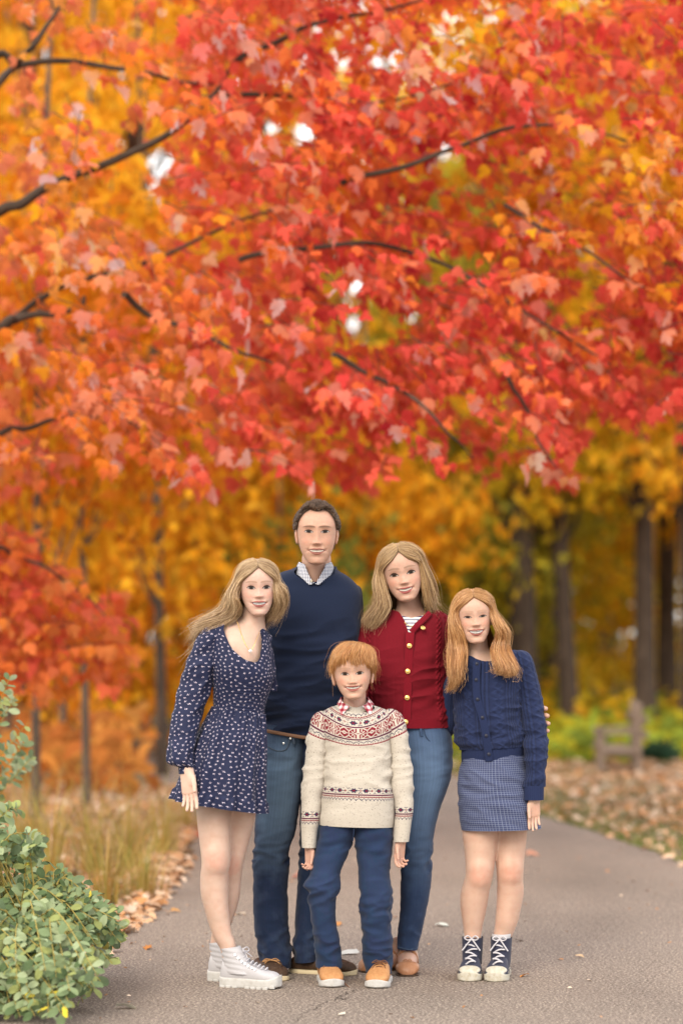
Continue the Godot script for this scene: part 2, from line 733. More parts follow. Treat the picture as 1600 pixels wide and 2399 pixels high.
	M.brown_leather.albedo_texture = tex(ramp(hide, [[0.0, lin(0.035, 0.018, 0.010)], [1.0, lin(0.10, 0.055, 0.032)]]))
	M.tan_leather = mat(Color.WHITE, 0.6)
	M.tan_leather.albedo_texture = tex(ramp(hide, [[0.0, lin(0.36, 0.16, 0.06)], [1.0, lin(0.50, 0.26, 0.11)]]))
	M.flat_leather = mat(Color.WHITE, 0.38)
	M.flat_leather.albedo_texture = tex(ramp(hide, [[0.0, lin(0.34, 0.15, 0.075)], [1.0, lin(0.42, 0.21, 0.11)]]))
	for k in ["brown_leather", "tan_leather", "flat_leather"]:
		M[k].uv1_triplanar = true
		M[k].uv1_scale = Vector3(9, 9, 9)
	M.white_canvas = mat(Color.WHITE, 0.85)
	M.white_canvas.albedo_texture = tex(ramp(fuzz, [[0.0, lin(0.40, 0.39, 0.415)], [1.0, lin(0.52, 0.51, 0.53)]]))
	M.white_canvas.uv1_triplanar = true
	M.white_canvas.uv1_scale = Vector3(14, 14, 14)
	M.navy_canvas = mat(Color.WHITE, 0.9, 0.2)
	M.navy_canvas.albedo_texture = tex(ramp(fuzz, [[0.0, lin(0.018, 0.02, 0.04)], [1.0, lin(0.035, 0.038, 0.07)]]))
	M.navy_canvas.uv1_triplanar = true
	M.navy_canvas.uv1_scale = Vector3(14, 14, 14)
	M.rubber = mat(Color.WHITE, 0.6)
	M.rubber.albedo_texture = tex(ramp(hide, [[0.0, lin(0.33, 0.27, 0.175)], [0.45, lin(0.46, 0.43, 0.355)], [1.0, lin(0.53, 0.51, 0.46)]]))
	M.rubber.uv1_triplanar = true
	M.rubber.uv1_scale = Vector3(6, 6, 6)
	M.white_rubber = mat(Color.WHITE, 0.55)
	M.white_rubber.albedo_texture = tex(ramp(hide, [[0.0, lin(0.38, 0.36, 0.33)], [0.4, lin(0.48, 0.47, 0.455)], [1.0, lin(0.52, 0.51, 0.50)]]))
	M.white_rubber.uv1_triplanar = true
	M.white_rubber.uv1_scale = Vector3(5, 5, 5)
	M.cream_rubber = mat(lin(0.62, 0.52, 0.34), 0.6)
	M.lace_white = mat(lin(0.50, 0.485, 0.52), 0.85)
	M.lace_tan = mat(lin(0.42, 0.22, 0.09), 0.7)
	M.lace_brown = mat(lin(0.14, 0.06, 0.03), 0.8)
	M.sock = mat(lin(0.52, 0.51, 0.53), 0.9)
	var hm := mat(Color.WHITE, 0.42)
	hm.vertex_color_use_as_albedo = true
	hm.metallic_specular = 0.5
	M.hair = hm

func stamp(im: Image, c: Vector2, r: float, col: Color) -> void:
	var n := im.get_width()
	for y in range(int(c.y - r), int(c.y + r) + 2):
		for x in range(int(c.x - r), int(c.x + r) + 2):
			if Vector2(x, y).distance_to(c) < r:
				im.set_pixel(posmod(x, n), posmod(y, im.get_height()), col)

func check_mat(tones: Array, size: float) -> StandardMaterial3D:
	var im := Image.create(16, 16, false, Image.FORMAT_RGB8)
	for y in 16:
		for x in 16:
			im.set_pixel(x, y, tones[int(x < 8) + int(y < 8)])
	var m := mat(Color.WHITE, 0.85)
	m.albedo_texture = tex(im)
	m.uv1_scale = Vector3(1.0 / size, 1.0 / size, 1)
	return m

# The knitted bands of the boy's jumper, row by row. r red, n navy, p plum, . wool
const YOKE := [
	"n...n...n...n...n...n...", ".n.n.n.n.n.n.n.n.n.n.n.n", "..n...n...n...n...n...n.", "..n...n...n...n...n...n.", "........................",
	"r.r.r.r.r.r.r.r.r.r.r.r.", "rrrrrrrrrrrrrrrrrrrrrrrr", "........................", "pppppppppppppppppppppppp", "........................",
	"..n.n.......n.n.......n.", "...n...n.n...n...n.n....", ".......nnn.......nnn....", "r.....nnrnn..r..nnrnn...", ".r.r.nnrrrnn.rr.nrrrnn.r", "r.....nnrnn..r..nnrnn...", ".......nnn.......nnn....", "...n...n.n...n...n.n....", "..n.n.......n.n.......n.",
	"........................", "pppppppppppppppppppppppp", "pppppppppppppppppppppppp", "........................",
	"..rrrrr...r..r...rrrrr..", "r..rrr..r.r..r.r..rrr..r", "rr..r..rr.r..r.rr..r..rr", "rrr...rrr.r..r.rrr...rrr", "rrrr.rr.r.r..r.r.rr.rrrr", ".rrr.rr..rr..rr..rr.rrr.", "..rr.rrr.r....r.rrr.rr..", "r...r...r..rr..r...r...r", "..rr.rrr.r....r.rrr.rr..", ".rrr.rr..rr..rr..rr.rrr.", "rrrr.rr.r.r..r.r.rr.rrrr", "rrr...rrr.r..r.rrr...rrr", "rr..r..rr.r..r.rr..r..rr", "r..rrr..r.r..r.r..rrr..r", "..rrrrr...r..r...rrrrr..",
	"........................", "pppppppppppppppppppppppp", "pppppppppppppppppppppppp", "........................",
	"....n.......n.......n...", "..nn.nn...nn.nn...nn.nn.", ".n.....n.n.....n.n.....n", "n...n...n...n...n...n...", "........................", "r.r.r.r.r.r.r.r.r.r.r.r.", "rrrrrrrrrrrrrrrrrrrrrrrr", "........................"]
const BAND := [
	"..n.n.......n.n.......n.", "...n...n.n...n...n.n....", ".......nnn.......nnn....", "r.....nnrnn..r..nnrnn...", "rr..nnnrrrnnn.rnnnrrrnnn", "r.....nnrnn..r..nnrnn...", ".......nnn.......nnn....", "...n...n.n...n...n.n....", "..n.n.......n.n.......n.",
	"........................", "pppppppppppppppppppppppp", "pppppppppppppppppppppppp", "........................", "r.r.r.r.r.r.r.r.r.r.r.r.", "rrrrrrrrrrrrrrrrrrrrrrrr", "........................",
	"n...n...n...n...n...n...", ".n.n.n.n.n.n.n.n.n.n.n.n", "..n...n...n...n...n...n.", "..n...n...n...n...n...n.", "........................"]

# rows: stitch rows in all; the yoke, the lower band and the rib start at the given rows
func fair_isle(rows: int, yoke_at: int, band_at: int, rib_at: int) -> StandardMaterial3D:
	var sx := 8
	var sy := 7
	var im := Image.create(24 * sx, rows * sy, false, Image.FORMAT_RGB8)
	var relief := Image.create(24 * sx, rows * sy, false, Image.FORMAT_L8)
	rng.seed = 4
	var inks := {"r": lin(0.18, 0.005, 0.018), "n": lin(0.016, 0.015, 0.055), "p": lin(0.085, 0.008, 0.038)}
	for row in rows:
		for st in 24:
			var ch := "."
			if row >= yoke_at and row - yoke_at < YOKE.size():
				ch = YOKE[row - yoke_at][st]
			elif row >= band_at and row - band_at < BAND.size():
				ch = BAND[row - band_at][st]
			var f := rng.randf_range(0.93, 1.04)
			var wool := lin(0.50 * f, 0.455 * f, 0.395 * f)
			var fleck := rng.randf()
			if fleck < 0.022:
				wool = lin(0.30, 0.26, 0.225)
			elif fleck < 0.06:
				wool = lin(0.42, 0.375, 0.32)
			var ribbed := row >= rib_at or row < yoke_at - 1
			if ch == ".":
				im.fill_rect(Rect2i(st * sx, row * sy, sx, sy), wool)
			else:
				im.fill_rect(Rect2i(st * sx, row * sy, sx, sy), wool)
				im.fill_rect(Rect2i(st * sx, row * sy, sx, sy), inks[ch])
			for y in sy:
				for x in sx:
					var u := absf(x - 3.5) / 4.0
					var q := 0.5 + 0.4 * sin((y / float(sy) + u * 0.6) * TAU)
					if ribbed:
						q = 0.8 if st % 2 == 0 else 0.15
						q *= 0.85 + 0.15 * sin(x / 8.0 * PI)
					relief.set_pixel(st * sx + x, row * sy + y, Color(q, q, q))
	var m := mat(Color.WHITE, 0.95, 0.25)
	m.albedo_texture = tex(im)
	bump(m, relief, 1.0)
	m.uv1_scale = Vector3(1.0 / (24 * 0.0027), 1.0 / (rows * 0.0024), 1)
	return m

# ------------------------------------------------------------------ heads
const HEAD_T := [0.0, 0.03, 0.08, 0.15, 0.25, 0.35, 0.45, 0.55, 0.65, 0.75, 0.85, 0.93, 0.98, 1.0]
const HEAD_W := [0.035, 0.115, 0.168, 0.213, 0.257, 0.287, 0.307, 0.317, 0.320, 0.308, 0.258, 0.185, 0.095, 0.0]
const HEAD_F := [0.300, 0.348, 0.366, 0.368, 0.362, 0.357, 0.358, 0.383, 0.392, 0.372, 0.305, 0.200, 0.085, 0.0]
const HEAD_B := [0.24, 0.13, -0.02, -0.12, -0.22, -0.32, -0.39, -0.43, -0.44, -0.42, -0.35, -0.24, -0.10, 0.0]

func head_local(f: Dictionary, a: float, t: float, off := 0.0, features := true) -> Vector3:
	var jaw: float = f.get("jaw", 1.0)
	var w: float = curve(HEAD_T, HEAD_W, t) * f.wide / 0.317
	if t < 0.3:
		w *= lerpf(jaw, 1.0, t / 0.3)
	var zf := curve(HEAD_T, HEAD_F, t)
	var zb := curve(HEAD_T, HEAD_B, t)
	var sx := sin(a)
	var cz := cos(a)
	var e := 2.0 / 2.35
	var x := (w + off) * signf(sx) * pow(absf(sx), e)
	var z := (zf + zb) * 0.5 + ((zf - zb) * 0.5 + off) * signf(cz) * pow(absf(cz), e)
	var y := t + off * maxf(0.0, (t - 0.6) / 0.4)
	if features and cz > 0.0:
		z += face_relief(f, x, t) * minf(1.0, cz * 2.2)
	return Vector3(x, y, z)

func face_relief(f: Dictionary, x: float, y: float) -> float:
	var E: float = f.eye
	var N: float = f.nose
	var K: float = f.mouth
	var ex: float = f.ex
	var mw: float = f.mw
	var ax := absf(x)
	var z := 0.0
	z -= 0.024 * gauss(ax - ex, y - E - 0.012, 0.09, 0.058)
	z += 0.018 * gauss(ax - ex, y - E, 0.062, 0.038)
	z += 0.020 * f.get("ridge", 0.3) * gauss(ax - ex * 0.95, y - E - 0.095, 0.11, 0.035)
	if y > N - 0.08 and y < E + 0.12:
		var s := clampf((E + 0.03 - y) / (E + 0.03 - N), 0.0, 1.0)
		var hgt: float = lerpf(0.014, 0.080, pow(s, 1.3)) * f.get("snout", 1.0)
		var wd := lerpf(0.040, 0.052, s)
		if y < N:
			hgt *= exp(-pow((N - y) / 0.044, 2.0))
		if y > E + 0.03:
			hgt *= exp(-pow((y - E - 0.03) / 0.05, 2.0))
		z += hgt * exp(-(x * x) / (wd * wd))
	z += 0.030 * gauss(ax - 0.054, y - N + 0.006, 0.030, 0.028)
	z += 0.032 * gauss(ax - 0.18, y - N - 0.005, 0.11, 0.10)
	z += 0.016 * gauss(x, y - K, 0.17, 0.09)
	var yc: float = K + f.smile * (x / mw) * (x / mw)
	z += 0.013 * gauss(x, y - yc - 0.034, mw * 0.85, 0.018)
	z += 0.016 * gauss(x, y - yc + 0.040, mw * 0.75, 0.021)
	z -= 0.016 * gauss(x, y - yc, mw * 0.95, 0.016)
	z -= 0.012 * gauss(ax - mw * 1.08, y - K - 0.02, 0.025, 0.03)
	z -= 0.010 * gauss(x, y - K + 0.095, 0.10, 0.024)
	z += 0.018 * gauss(x, y - 0.055, 0.085, 0.05)
	# fold from nostril to the corner of the mouth
	var q := clampf((y - K) / maxf(N - 0.01 - K, 0.01), -0.2, 1.2)
	var fx := lerpf(mw * 1.16, 0.085, q)
	if q > -0.2 and q < 1.2:
		z -= 0.005 * exp(-pow((ax - fx) / 0.018, 2.0)) * f.get("fold", 1.0)
	return z

func face_image(f: Dictionary) -> Image:
	var tw := 320
	var th := 360
	var im := Image.create(tw, th, false, Image.FORMAT_RGB8)
	var skin: Color = f.skin
	var fn := FastNoiseLite.new()
	fn.seed = f.seed
	fn.frequency = 0.05
	fn.fractal_octaves = 3
	rng.seed = f.seed
	var E: float = f.eye
	var N: float = f.nose
	var K: float = f.mouth
	var ex: float = f.ex
	var mw: float = f.mw
	for py in th:
		for px in tw:
			var x := (px + 0.5) / tw - 0.5
			var y := 1.03 - (py + 0.5) / th * 1.12
			var ax := absf(x)
			var q := 1.0 + 0.07 * fn.get_noise_2d(px, py) + 0.05 * fn.get_noise_2d(px * 6.0, py * 6.0)
			var c := Vector3(skin.r, skin.g, skin.b) * q
			# blood under the cheeks, nose and lids
			var red: float = 1.05 * f.blush * (gauss(ax - 0.19, y - N - 0.02, 0.085, 0.07) + 0.6 * gauss(x, y - N, 0.06, 0.05)) + 0.25 * gauss(ax - ex, y - E - 0.03, 0.08, 0.03)
			c *= Vector3(1.0, 1.0 - 0.22 * red, 1.0 - 0.26 * red)
			# brow
			var bx := ax - ex
			var by: float = y - E - f.brow - 0.018 * cos(bx * 14.0)
			if absf(bx) < 0.105:
				var bt := 0.019 * clampf(1.0 - pow(absf(bx + 0.02) / 0.125, 2.5), 0.1, 1.0)
				var k: float = clampf(1.3 - absf(by) / bt, 0.0, 1.0) * f.brow_ink * (0.75 + 0.25 * fn.get_noise_2d(px * 9.0, py * 3.0))
				c = c.lerp(Vector3(f.brow_tone.r, f.brow_tone.g, f.brow_tone.b), clampf(k, 0.0, 1.0))
			# eye
			var hw := 0.072
			if absf(bx) < hw + 0.01:
				var arch := 1.0 - pow(minf(absf(bx) / hw, 1.0), 2.2)
				var up: float = 0.034 * f.open * arch + 0.006 * bx / hw
				var low: float = -0.022 * f.open * arch + 0.006 * bx / hw
				var ey := y - E
				if ey < up and ey > low and absf(bx) < hw:
					c = Vector3(0.38, 0.34, 0.32)
					var ix := x - signf(x) * ex
					var rr := Vector2(ix, ey - 0.004).length()
					if rr < 0.039:
						c = Vector3(f.iris.r, f.iris.g, f.iris.b) * (0.7 + 0.3 * rr / 0.039)
					if rr < 0.018:
						c = Vector3(0.008, 0.007, 0.007)
				var lash: float = 0.018 * f.lash * (0.45 + 0.55 * arch)
				if ey >= up - lash * 0.3 and ey < up + lash and absf(bx) < hw + 0.006:
					c = c.lerp(Vector3(0.022, 0.012, 0.009), 0.95)
				elif ey > up + lash + 0.012 and ey < up + lash + 0.020 and absf(bx) < hw:
					c *= Vector3(0.86, 0.76, 0.74)
				elif ey <= low and ey > low - 0.008 and absf(bx) < hw:
					c = c.lerp(Vector3(0.10, 0.05, 0.035), 0.55)
			# mouth
			var mx := x / mw
			if absf(mx) < 1.0:
				var yc: float = K + f.smile * mx * mx
				var op: float = f.teeth * 1.25 * (1.0 - pow(absf(mx), 2.6))
				var d := y - yc
				var bow := 0.030 * (1.0 - pow(absf(mx), 2.0)) - 0.006 * exp(-mx * mx * 30.0)
				var under := 0.042 * (1.0 - pow(absf(mx), 2.4))
				if d < op and d > -op * 0.75:
					if d > -op * 0.5 and d < op * 0.9 and absf(mx) < 0.82:
						var gap := absf(fmod(absf(x) / 0.030, 1.0) - 0.02)
						c = Vector3(0.52, 0.485, 0.435)
						if gap < 0.05 or gap > 0.97:
							c *= 0.72
						if f.braces and absf(d - op * 0.22) < 0.009:
							c = Vector3(0.28, 0.29, 0.34) if absf(fmod(absf(x) / 0.030, 1.0) - 0.5) < 0.24 else Vector3(0.45, 0.44, 0.44)
					else:
						c = Vector3(0.06, 0.015, 0.012)
				elif (d >= op and d < op + bow) or (d <= -op * 0.75 and d > -op * 0.75 - under):
					c = c.lerp(Vector3(f.lip.r, f.lip.g, f.lip.b), 0.92)
					if absf(d - op) < 0.006 or absf(d + op * 0.75) < 0.005:
						c = Vector3(0.16, 0.045, 0.038)
				if absf(d) < 0.004 and f.teeth < 0.004:
					c = Vector3(0.18, 0.05, 0.04)
			if absf(absf(x) - mw) < 0.02 and absf(y - K - f.smile) < 0.014:
				c = c.lerp(Vector3(0.20, 0.075, 0.06), 0.55)
			# stubble
			if f.stubble > 0.0 and y < K + 0.06:
				var beard: float = f.stubble * clampf((K + 0.06 - y) / 0.06, 0.0, 1.0) * clampf(1.0 - gauss(x, y - K, mw * 0.9, 0.06), 0.0, 1.0) * (0.7 + 0.6 * fn.get_noise_2d(px * 14.0, py * 14.0))
				c = c.lerp(Vector3(0.13, 0.085, 0.065), clampf(beard, 0.0, 1.0))
			im.set_pixel(px, py, lin(minf(c.x, 1.0), minf(c.y, 1.0), minf(c.z, 1.0)))
	for k in f.freckles:
		var fx := rng.randf_range(-0.24, 0.24)
		var fy: float = N + rng.randf_range(-0.06, 0.12)
		var px := int((fx + 0.5) * tw)
		var py := int((1.03 - fy) / 1.12 * th)
		var o := im.get_pixel(px, py)
		im.set_pixel(px, py, o.lerp(Color(0.62, 0.42, 0.30), 0.5))
	return im

func head_frame(f: Dictionary) -> Transform3D:
	var b := Basis.from_euler(Vector3(deg_to_rad(f.get("pitch", 0.0)), deg_to_rad(f.get("yaw", 0.0)), deg_to_rad(f.get("roll", 0.0))))
	var hh: float = f.high * f.depth / LENS_PX
	return Transform3D(b.scaled(Vector3(hh, hh, hh)), W(f.chin[0], f.chin[1], f.depth))

func add_head(mb: MB, f: Dictionary) -> void:
	var X := head_frame(f)
	var nu := 104
	var nv := 104
	var P := PackedVector3Array()
	var UV := PackedVector2Array()
	for j in nv + 1:
		var r := float(j) / nv
		var t := lerpf(r, 0.5 - 0.5 * cos(PI * r), 0.35)
		for i in nu + 1:
			var s := 2.0 * i / nu - 1.0
			var a := PI * (0.55 * s + 0.45 * s * s * s)
			var p := head_local(f, a, t)
			P.append(X * p)
			var back := clampf(-cos(a) * 3.0, 0.0, 1.0)
			UV.append(Vector2(p.x + 0.5, (1.03 - p.y) / 1.12).lerp(Vector2(0.03, 0.5), back))
	mb.grid(P, nu + 1, nv + 1, UV, true, false)
	# ears
	for side in [-1.0, 1.0]:
		var cen := Vector3(side * f.wide * 0.985, f.eye - 0.075, -0.03)
		var ear := Basis.from_euler(Vector3(-0.15, side * 0.42, side * -0.12))
		P = PackedVector3Array()
		UV = PackedVector2Array()
		for j in 15:
			var th := PI * j / 14.0
			for i in 19:
				var ph := TAU * i / 18.0
				var q := Vector3(sin(th) * cos(ph), -cos(th), sin(th) * sin(ph))
				var rr := Vector2(q.y * 0.85, q.z).length()
				var outer: bool = q.x * side > 0.0
				var p := Vector3(q.x * 0.020, q.y * 0.125 * (1.0 if q.y > 0 else 0.95), q.z * (0.070 if q.y > -0.2 else 0.056))
				if outer:
					p.x += side * (0.020 * exp(-pow((rr - 0.82) / 0.16, 2.0)) - 0.016 * exp(-pow(rr / 0.45, 2.0)))
				P.append(X * (cen + ear * p))
				UV.append(Vector2(0.04, 0.55))
		mb.grid(P, 19, 15, UV, true, true)

func skin_mat(f: Dictionary) -> StandardMaterial3D:
	var m := mat(Color.WHITE, 0.5)
	m.albedo_texture = tex(face_image(f))
	m.subsurf_scatter_enabled = true
	m.subsurf_scatter_strength = 0.12
	m.metallic_specular = 0.3
	m.texture_repeat = false
	return m

func body_mat(f: Dictionary) -> StandardMaterial3D:
	var m := mat(Color.WHITE, 0.5)
	var im := noise_image(128, 128, 0.03, 3, f.seed)
	var c: Color = f.skin
	var legs: Color = f.get("limb", c)
	m.albedo_texture = tex(ramp(im, [[0.0, lin(legs.r * 0.93, legs.g * 0.86, legs.b * 0.84)], [0.6, lin(legs.r, legs.g, legs.b)], [1.0, lin(legs.r * 1.03, legs.g * 1.05, legs.b * 1.06)]]))
	m.vertex_color_use_as_albedo = true
	m.uv1_triplanar = true
	m.uv1_scale = Vector3(5, 5, 5)
	m.subsurf_scatter_enabled = true
	m.subsurf_scatter_strength = 0.12
	m.metallic_specular = 0.35
	return m

# joints: chains of [px, py, forward, radius], each chain one limb; all chains melt together
func add_body(mb: MB, chains: Array, depth: float, cell: float) -> void:
	var lo := Vector3(1e9, 1e9, 1e9)
	var hi := -lo
	var pts := []
	for ch in chains:
		var line := []
		for q in ch:
			var p := W(q[0], q[1], depth)
			p.z += q[2]
			line.append([p, q[3]])
			lo = lo.min(p - Vector3.ONE * (q[3] + 0.03))
			hi = hi.max(p + Vector3.ONE * (q[3] + 0.03))
		pts.append(line)
	var fd := Field.new(lo, hi, cell)
	for line in pts:
		var p := []
		var r := []
		for q in line:
			p.append(q[0])
			r.append(Vector3(q[1], 0, 0))
		var n: int = line.size() * 4 - 3
		var sp := smooth_line(p, n)
		var sr := smooth_line(r, n)
		var rr := []
		for q in sr:
			rr.append(q.x)
		fd.chain(sp, rr, 0.03)
	fd.add_to(mb)

# Skin that is redder over a joint, with an uneven edge.
func flush(mb: MB, spots: Array) -> void:
	mb.colored = true
	for k in mb.v.size():
		for q in spots:
			var e: float = mb.v[k].distance_to(q[0]) / q[1]
			if e < 1.0:
				var w: float = q[2] * (1.0 - e * e) * (0.8 + 0.5 * noise.get_noise_3dv(mb.v[k] * 900.0))
				mb.c[k] = mb.c[k].lerp(Color(0.98, 0.74, 0.70), clampf(w, 0.0, 1.0))

# A hand from its wrist: along the fingers, across towards the thumb, and the way the palm faces.
func add_hand(mb: MB, wrist: Vector3, along: Vector3, thumb: Vector3, L: float, curls: Array, thumb_open := 0.5, rough_cell := 0.0032, spread := 0.06) -> void:
	along = along.normalized()
	thumb = (thumb - along * thumb.dot(along)).normalized()
	var palm := along.cross(thumb).normalized()
	if curls[4] < 0.0:
		palm = -palm
	var reach := L * 1.1
	var fd := Field.new((wrist + along * L * 0.5) - Vector3.ONE * reach * 0.78, (wrist + along * L * 0.5) + Vector3.ONE * reach * 0.78, rough_cell)
	var offs := [0.150, 0.050, -0.052, -0.145]
	var lens := [0.43, 0.47, 0.44, 0.35]
	var base := [0.53, 0.54, 0.525, 0.49]
	fd.capsule(wrist - along * L * 0.3, L * 0.135, wrist, L * 0.125, L * 0.05)
	for k in 4:
		var kn: Vector3 = wrist + along * L * base[k] + thumb * offs[k] * L
		fd.capsule(wrist + thumb * offs[k] * L * 0.6, L * 0.085, kn, L * 0.064, L * 0.09)
	fd.capsule(wrist + along * L * 0.1 + thumb * L * 0.08, L * 0.08, wrist + along * L * 0.36 + thumb * L * 0.15 + palm * L * 0.03, L * 0.07, L * 0.06)
	for k in 4:
		var p: Vector3 = wrist + along * L * base[k] + thumb * offs[k] * L
		var dir: Vector3 = (along + thumb * offs[k] * spread * 8.0).normalized()
		var ang := 0.0
		var r := L * (0.052 if k < 3 else 0.045)
		for s in 3:
			ang += curls[k] * [0.5, 1.0, 0.8][s]
			var d2 := dir * cos(ang) + palm * sin(ang)
			var q: Vector3 = p + d2 * L * lens[k] * [0.45, 0.31, 0.24][s]
			fd.capsule(p, r, q, r * 0.90, L * 0.012)
			p = q
			r *= 0.93
	var tp := wrist + along * L * 0.20 + thumb * L * 0.17 + palm * L * 0.03
	var td := (along * 0.85 + thumb * thumb_open + palm * 0.35).normalized()
	var t2 := tp + td * L * 0.24
	fd.capsule(tp, L * 0.068, t2, L * 0.055, L * 0.03)
	var td2 := (td + along * 0.35 - thumb * 0.15).normalized()
	fd.capsule(t2, L * 0.055, t2 + td2 * L * 0.19, L * 0.044, L * 0.012)
	fd.add_to(mb)

# ------------------------------------------------------------------ hair
func smooth_line(pts: Array, n: int) -> PackedVector3Array:
	var out := PackedVector3Array()
	var m := pts.size()
	for k in n:
		var t := float(k) / (n - 1) * (m - 1)
		var i := mini(int(t), m - 2)
		var s := t - i
		var p0: Vector3 = pts[maxi(i - 1, 0)]
		var p1: Vector3 = pts[i]
		var p2: Vector3 = pts[i + 1]
		var p3: Vector3 = pts[mini(i + 2, m - 1)]
		out.append(0.5 * (2.0 * p1 + (p2 - p0) * s + (2.0 * p0 - 5.0 * p1 + 4.0 * p2 - p3) * s * s + (3.0 * p1 - p0 - 3.0 * p2 + p3) * s * s * s))
	return out

# Locks between neighbouring guide lines [[px, py, forward] ...].
func hair_sheet(mb: MB, guides: Array, depth: float, count: int, width: float, tones: Array, o := {}) -> void:
	var n: int = o.get("n", 16)
	var wave: float = o.get("wave", 0.0)
	var waves: float = o.get("waves", 2.0)
	var loose: float = o.get("loose", 0.004)
	var tip: float = o.get("tip", 0.012)
	var centre: Vector3 = o.get("centre", Vector3.ZERO)
	if o.get("fine", true) and count > 60:
		var under: Dictionary = o.duplicate()
		under.fine = false
		under.fly = 0.0
		under.inset = 0.004
		var deep: Color = tones[0].lerp(tones[1], 0.25)
		hair_sheet(mb, guides, depth, count / 2, width * 1.2, [tones[0], deep, tones[1]], under)
		var wisp: Dictionary = under.duplicate()
		wisp.inset = -0.003
		wisp.loose = 0.006
		wisp.tip = 0.016
		wisp.wave = o.get("wave", 0.0) * 1.5
		hair_sheet(mb, guides, depth, count / 2, width * 0.10, [tones[1], tones[2], tones[2]], wisp)
		count = int(count * 3.4)
		width *= 0.30
	var inset: float = o.get("inset", 0.0)
	var lines := []
	for g in guides:
		var w := []
		for q in g:
			if q.size() == 4:
				w.append(q[3] * head_local(o.face, q[0], q[1], q[2], false))
				continue
			var p := W(q[0], q[1], depth)
			p.z += q[2]
			w.append(p)
		lines.append(smooth_line(w, n))
	for k in count:
		var s := rng.randf() * (lines.size() - 1) if count > 8 else float(k) / maxf(count - 1, 1) * (lines.size() - 1)
		var i := mini(int(s), lines.size() - 2)
		var e := s - i
		var fly: bool = rng.randf() < o.get("fly", 0.12)
		var stop := rng.randf_range(0.82, 1.0)
		var ph: float = s * o.get("twist", 1.1) + rng.randf_range(-0.25, 0.25)
		var amp := wave * rng.randf_range(0.6, 1.3)
		var off := Vector3(rng.randfn(), rng.randfn(), rng.randfn()) * loose
		var off2 := Vector3(rng.randfn(), rng.randfn(), rng.randfn()) * tip * (2.2 if fly else 1.0)
		var pts := PackedVector3Array()
		var rad := PackedFloat32Array()
		var wd := width * rng.randf_range(0.55, 1.25) * (0.22 if fly else 1.0)
		for q in n:
			var t := float(q) / (n - 1) * stop
			var at := t * (n - 1)
			var a := mini(int(at), n - 2)
			var p: Vector3 = lines[i][a].lerp(lines[i][a + 1], at - a).lerp(lines[i + 1][a].lerp(lines[i + 1][a + 1], at - a), e)
			p += off * minf(t * 2.5, 1.0) + off2 * t * t
			var out := (p - centre).normalized() if centre != Vector3.ZERO else Vector3(0, 0, 1)
			var sw := sin(t * TAU * waves + ph)
			p += Vector3(0.55 * sw, 0.0, 0.9 * cos(t * TAU * waves + ph)) * amp * smoothstep(0.2, 0.5, t)
			p += out * (rng.randf_range(-0.0006, 0.0006) - inset)
			pts.append(p)
			rad.append(maxf(wd * (0.75 + 0.5 * sin(t * PI)) * (1.0 - pow(t / stop, 5.0)), 0.0003))
		var band := noise.get_noise_2d(s * 260.0, count * 3.0)
		var c: Color = tones[0].lerp(tones[1], clampf(0.55 + 0.9 * band + rng.randfn(0.0, 0.22), 0.0, 1.0))
		if rng.randf() < 0.16 + 0.3 * band:
			c = c.lerp(tones[2], 0.75)
		mb.tube(pts, rad, 4, 0.6, (pts[n / 2] - centre).normalized() if centre != Vector3.ZERO else Vector3(0, 0, 1), c, c.lerp(tones[0] * 0.7, 0.55))

# The first points of long hair parted in the middle, lying on the head; side -1 or 1, from the front lock to the back.
func parted(X: Transform3D, side: float, drop := 0.0) -> Array:
	return [[[0.012 * side, 0.868, 0.026, X], [0.36 * side, 0.812 - drop, 0.032, X], [0.78 * side, 0.715 - drop * 0.7, 0.036, X], [1.13 * side, 0.585, 0.036, X]],
		[[0.02 * side, 0.945, 0.035, X], [0.80 * side, 0.895, 0.05, X], [1.20 * side, 0.76, 0.055, X], [1.38 * side, 0.58, 0.055, X]],
		[[1.3 * side, 0.995, 0.035, X], [1.5 * side, 0.92, 0.05, X], [1.58 * side, 0.76, 0.06, X], [1.66 * side, 0.57, 0.06, X]],
		[[2.6 * side, 0.985, 0.035, X], [2.3 * side, 0.90, 0.05, X], [2.25 * side, 0.70, 0.055, X], [2.25 * side, 0.48, 0.055, X]]]

func joined(heads: Array, tails: Array) -> Array:
	var out := []
	for k in heads.size():
		out.append(heads[k] + tails[k])
	return out

# The close-lying base of the hair: the skull from the hairline up, a little larger.
func hair_cap(mb: MB, f: Dictionary, line: Callable, off: float, tone: Color, lumpy := 0.006) -> void:
	var X := head_frame(f)
	var nu := 72
	var nv := 26
	var P := PackedVector3Array()
	var C := PackedColorArray()
	for j in nv + 1:
		for i in nu + 1:
			var a := TAU * i / nu - PI
			var t0: float = line.call(a)
			var t := lerpf(t0, 1.0, float(j) / nv)
			var edge := minf(1.0, 0.35 + j / 3.0)
			var p := head_local(f, a, t, (off + lumpy * noise.get_noise_2d(a * 90.0, t * 260.0)) * edge, false)
			P.append(X * p)
			C.append(tone * (1.0 + 0.25 * noise.get_noise_2d(a * 400.0, t * 40.0)))
	mb.grid(P, nu + 1, nv + 1, PackedVector2Array(), true, false, C)

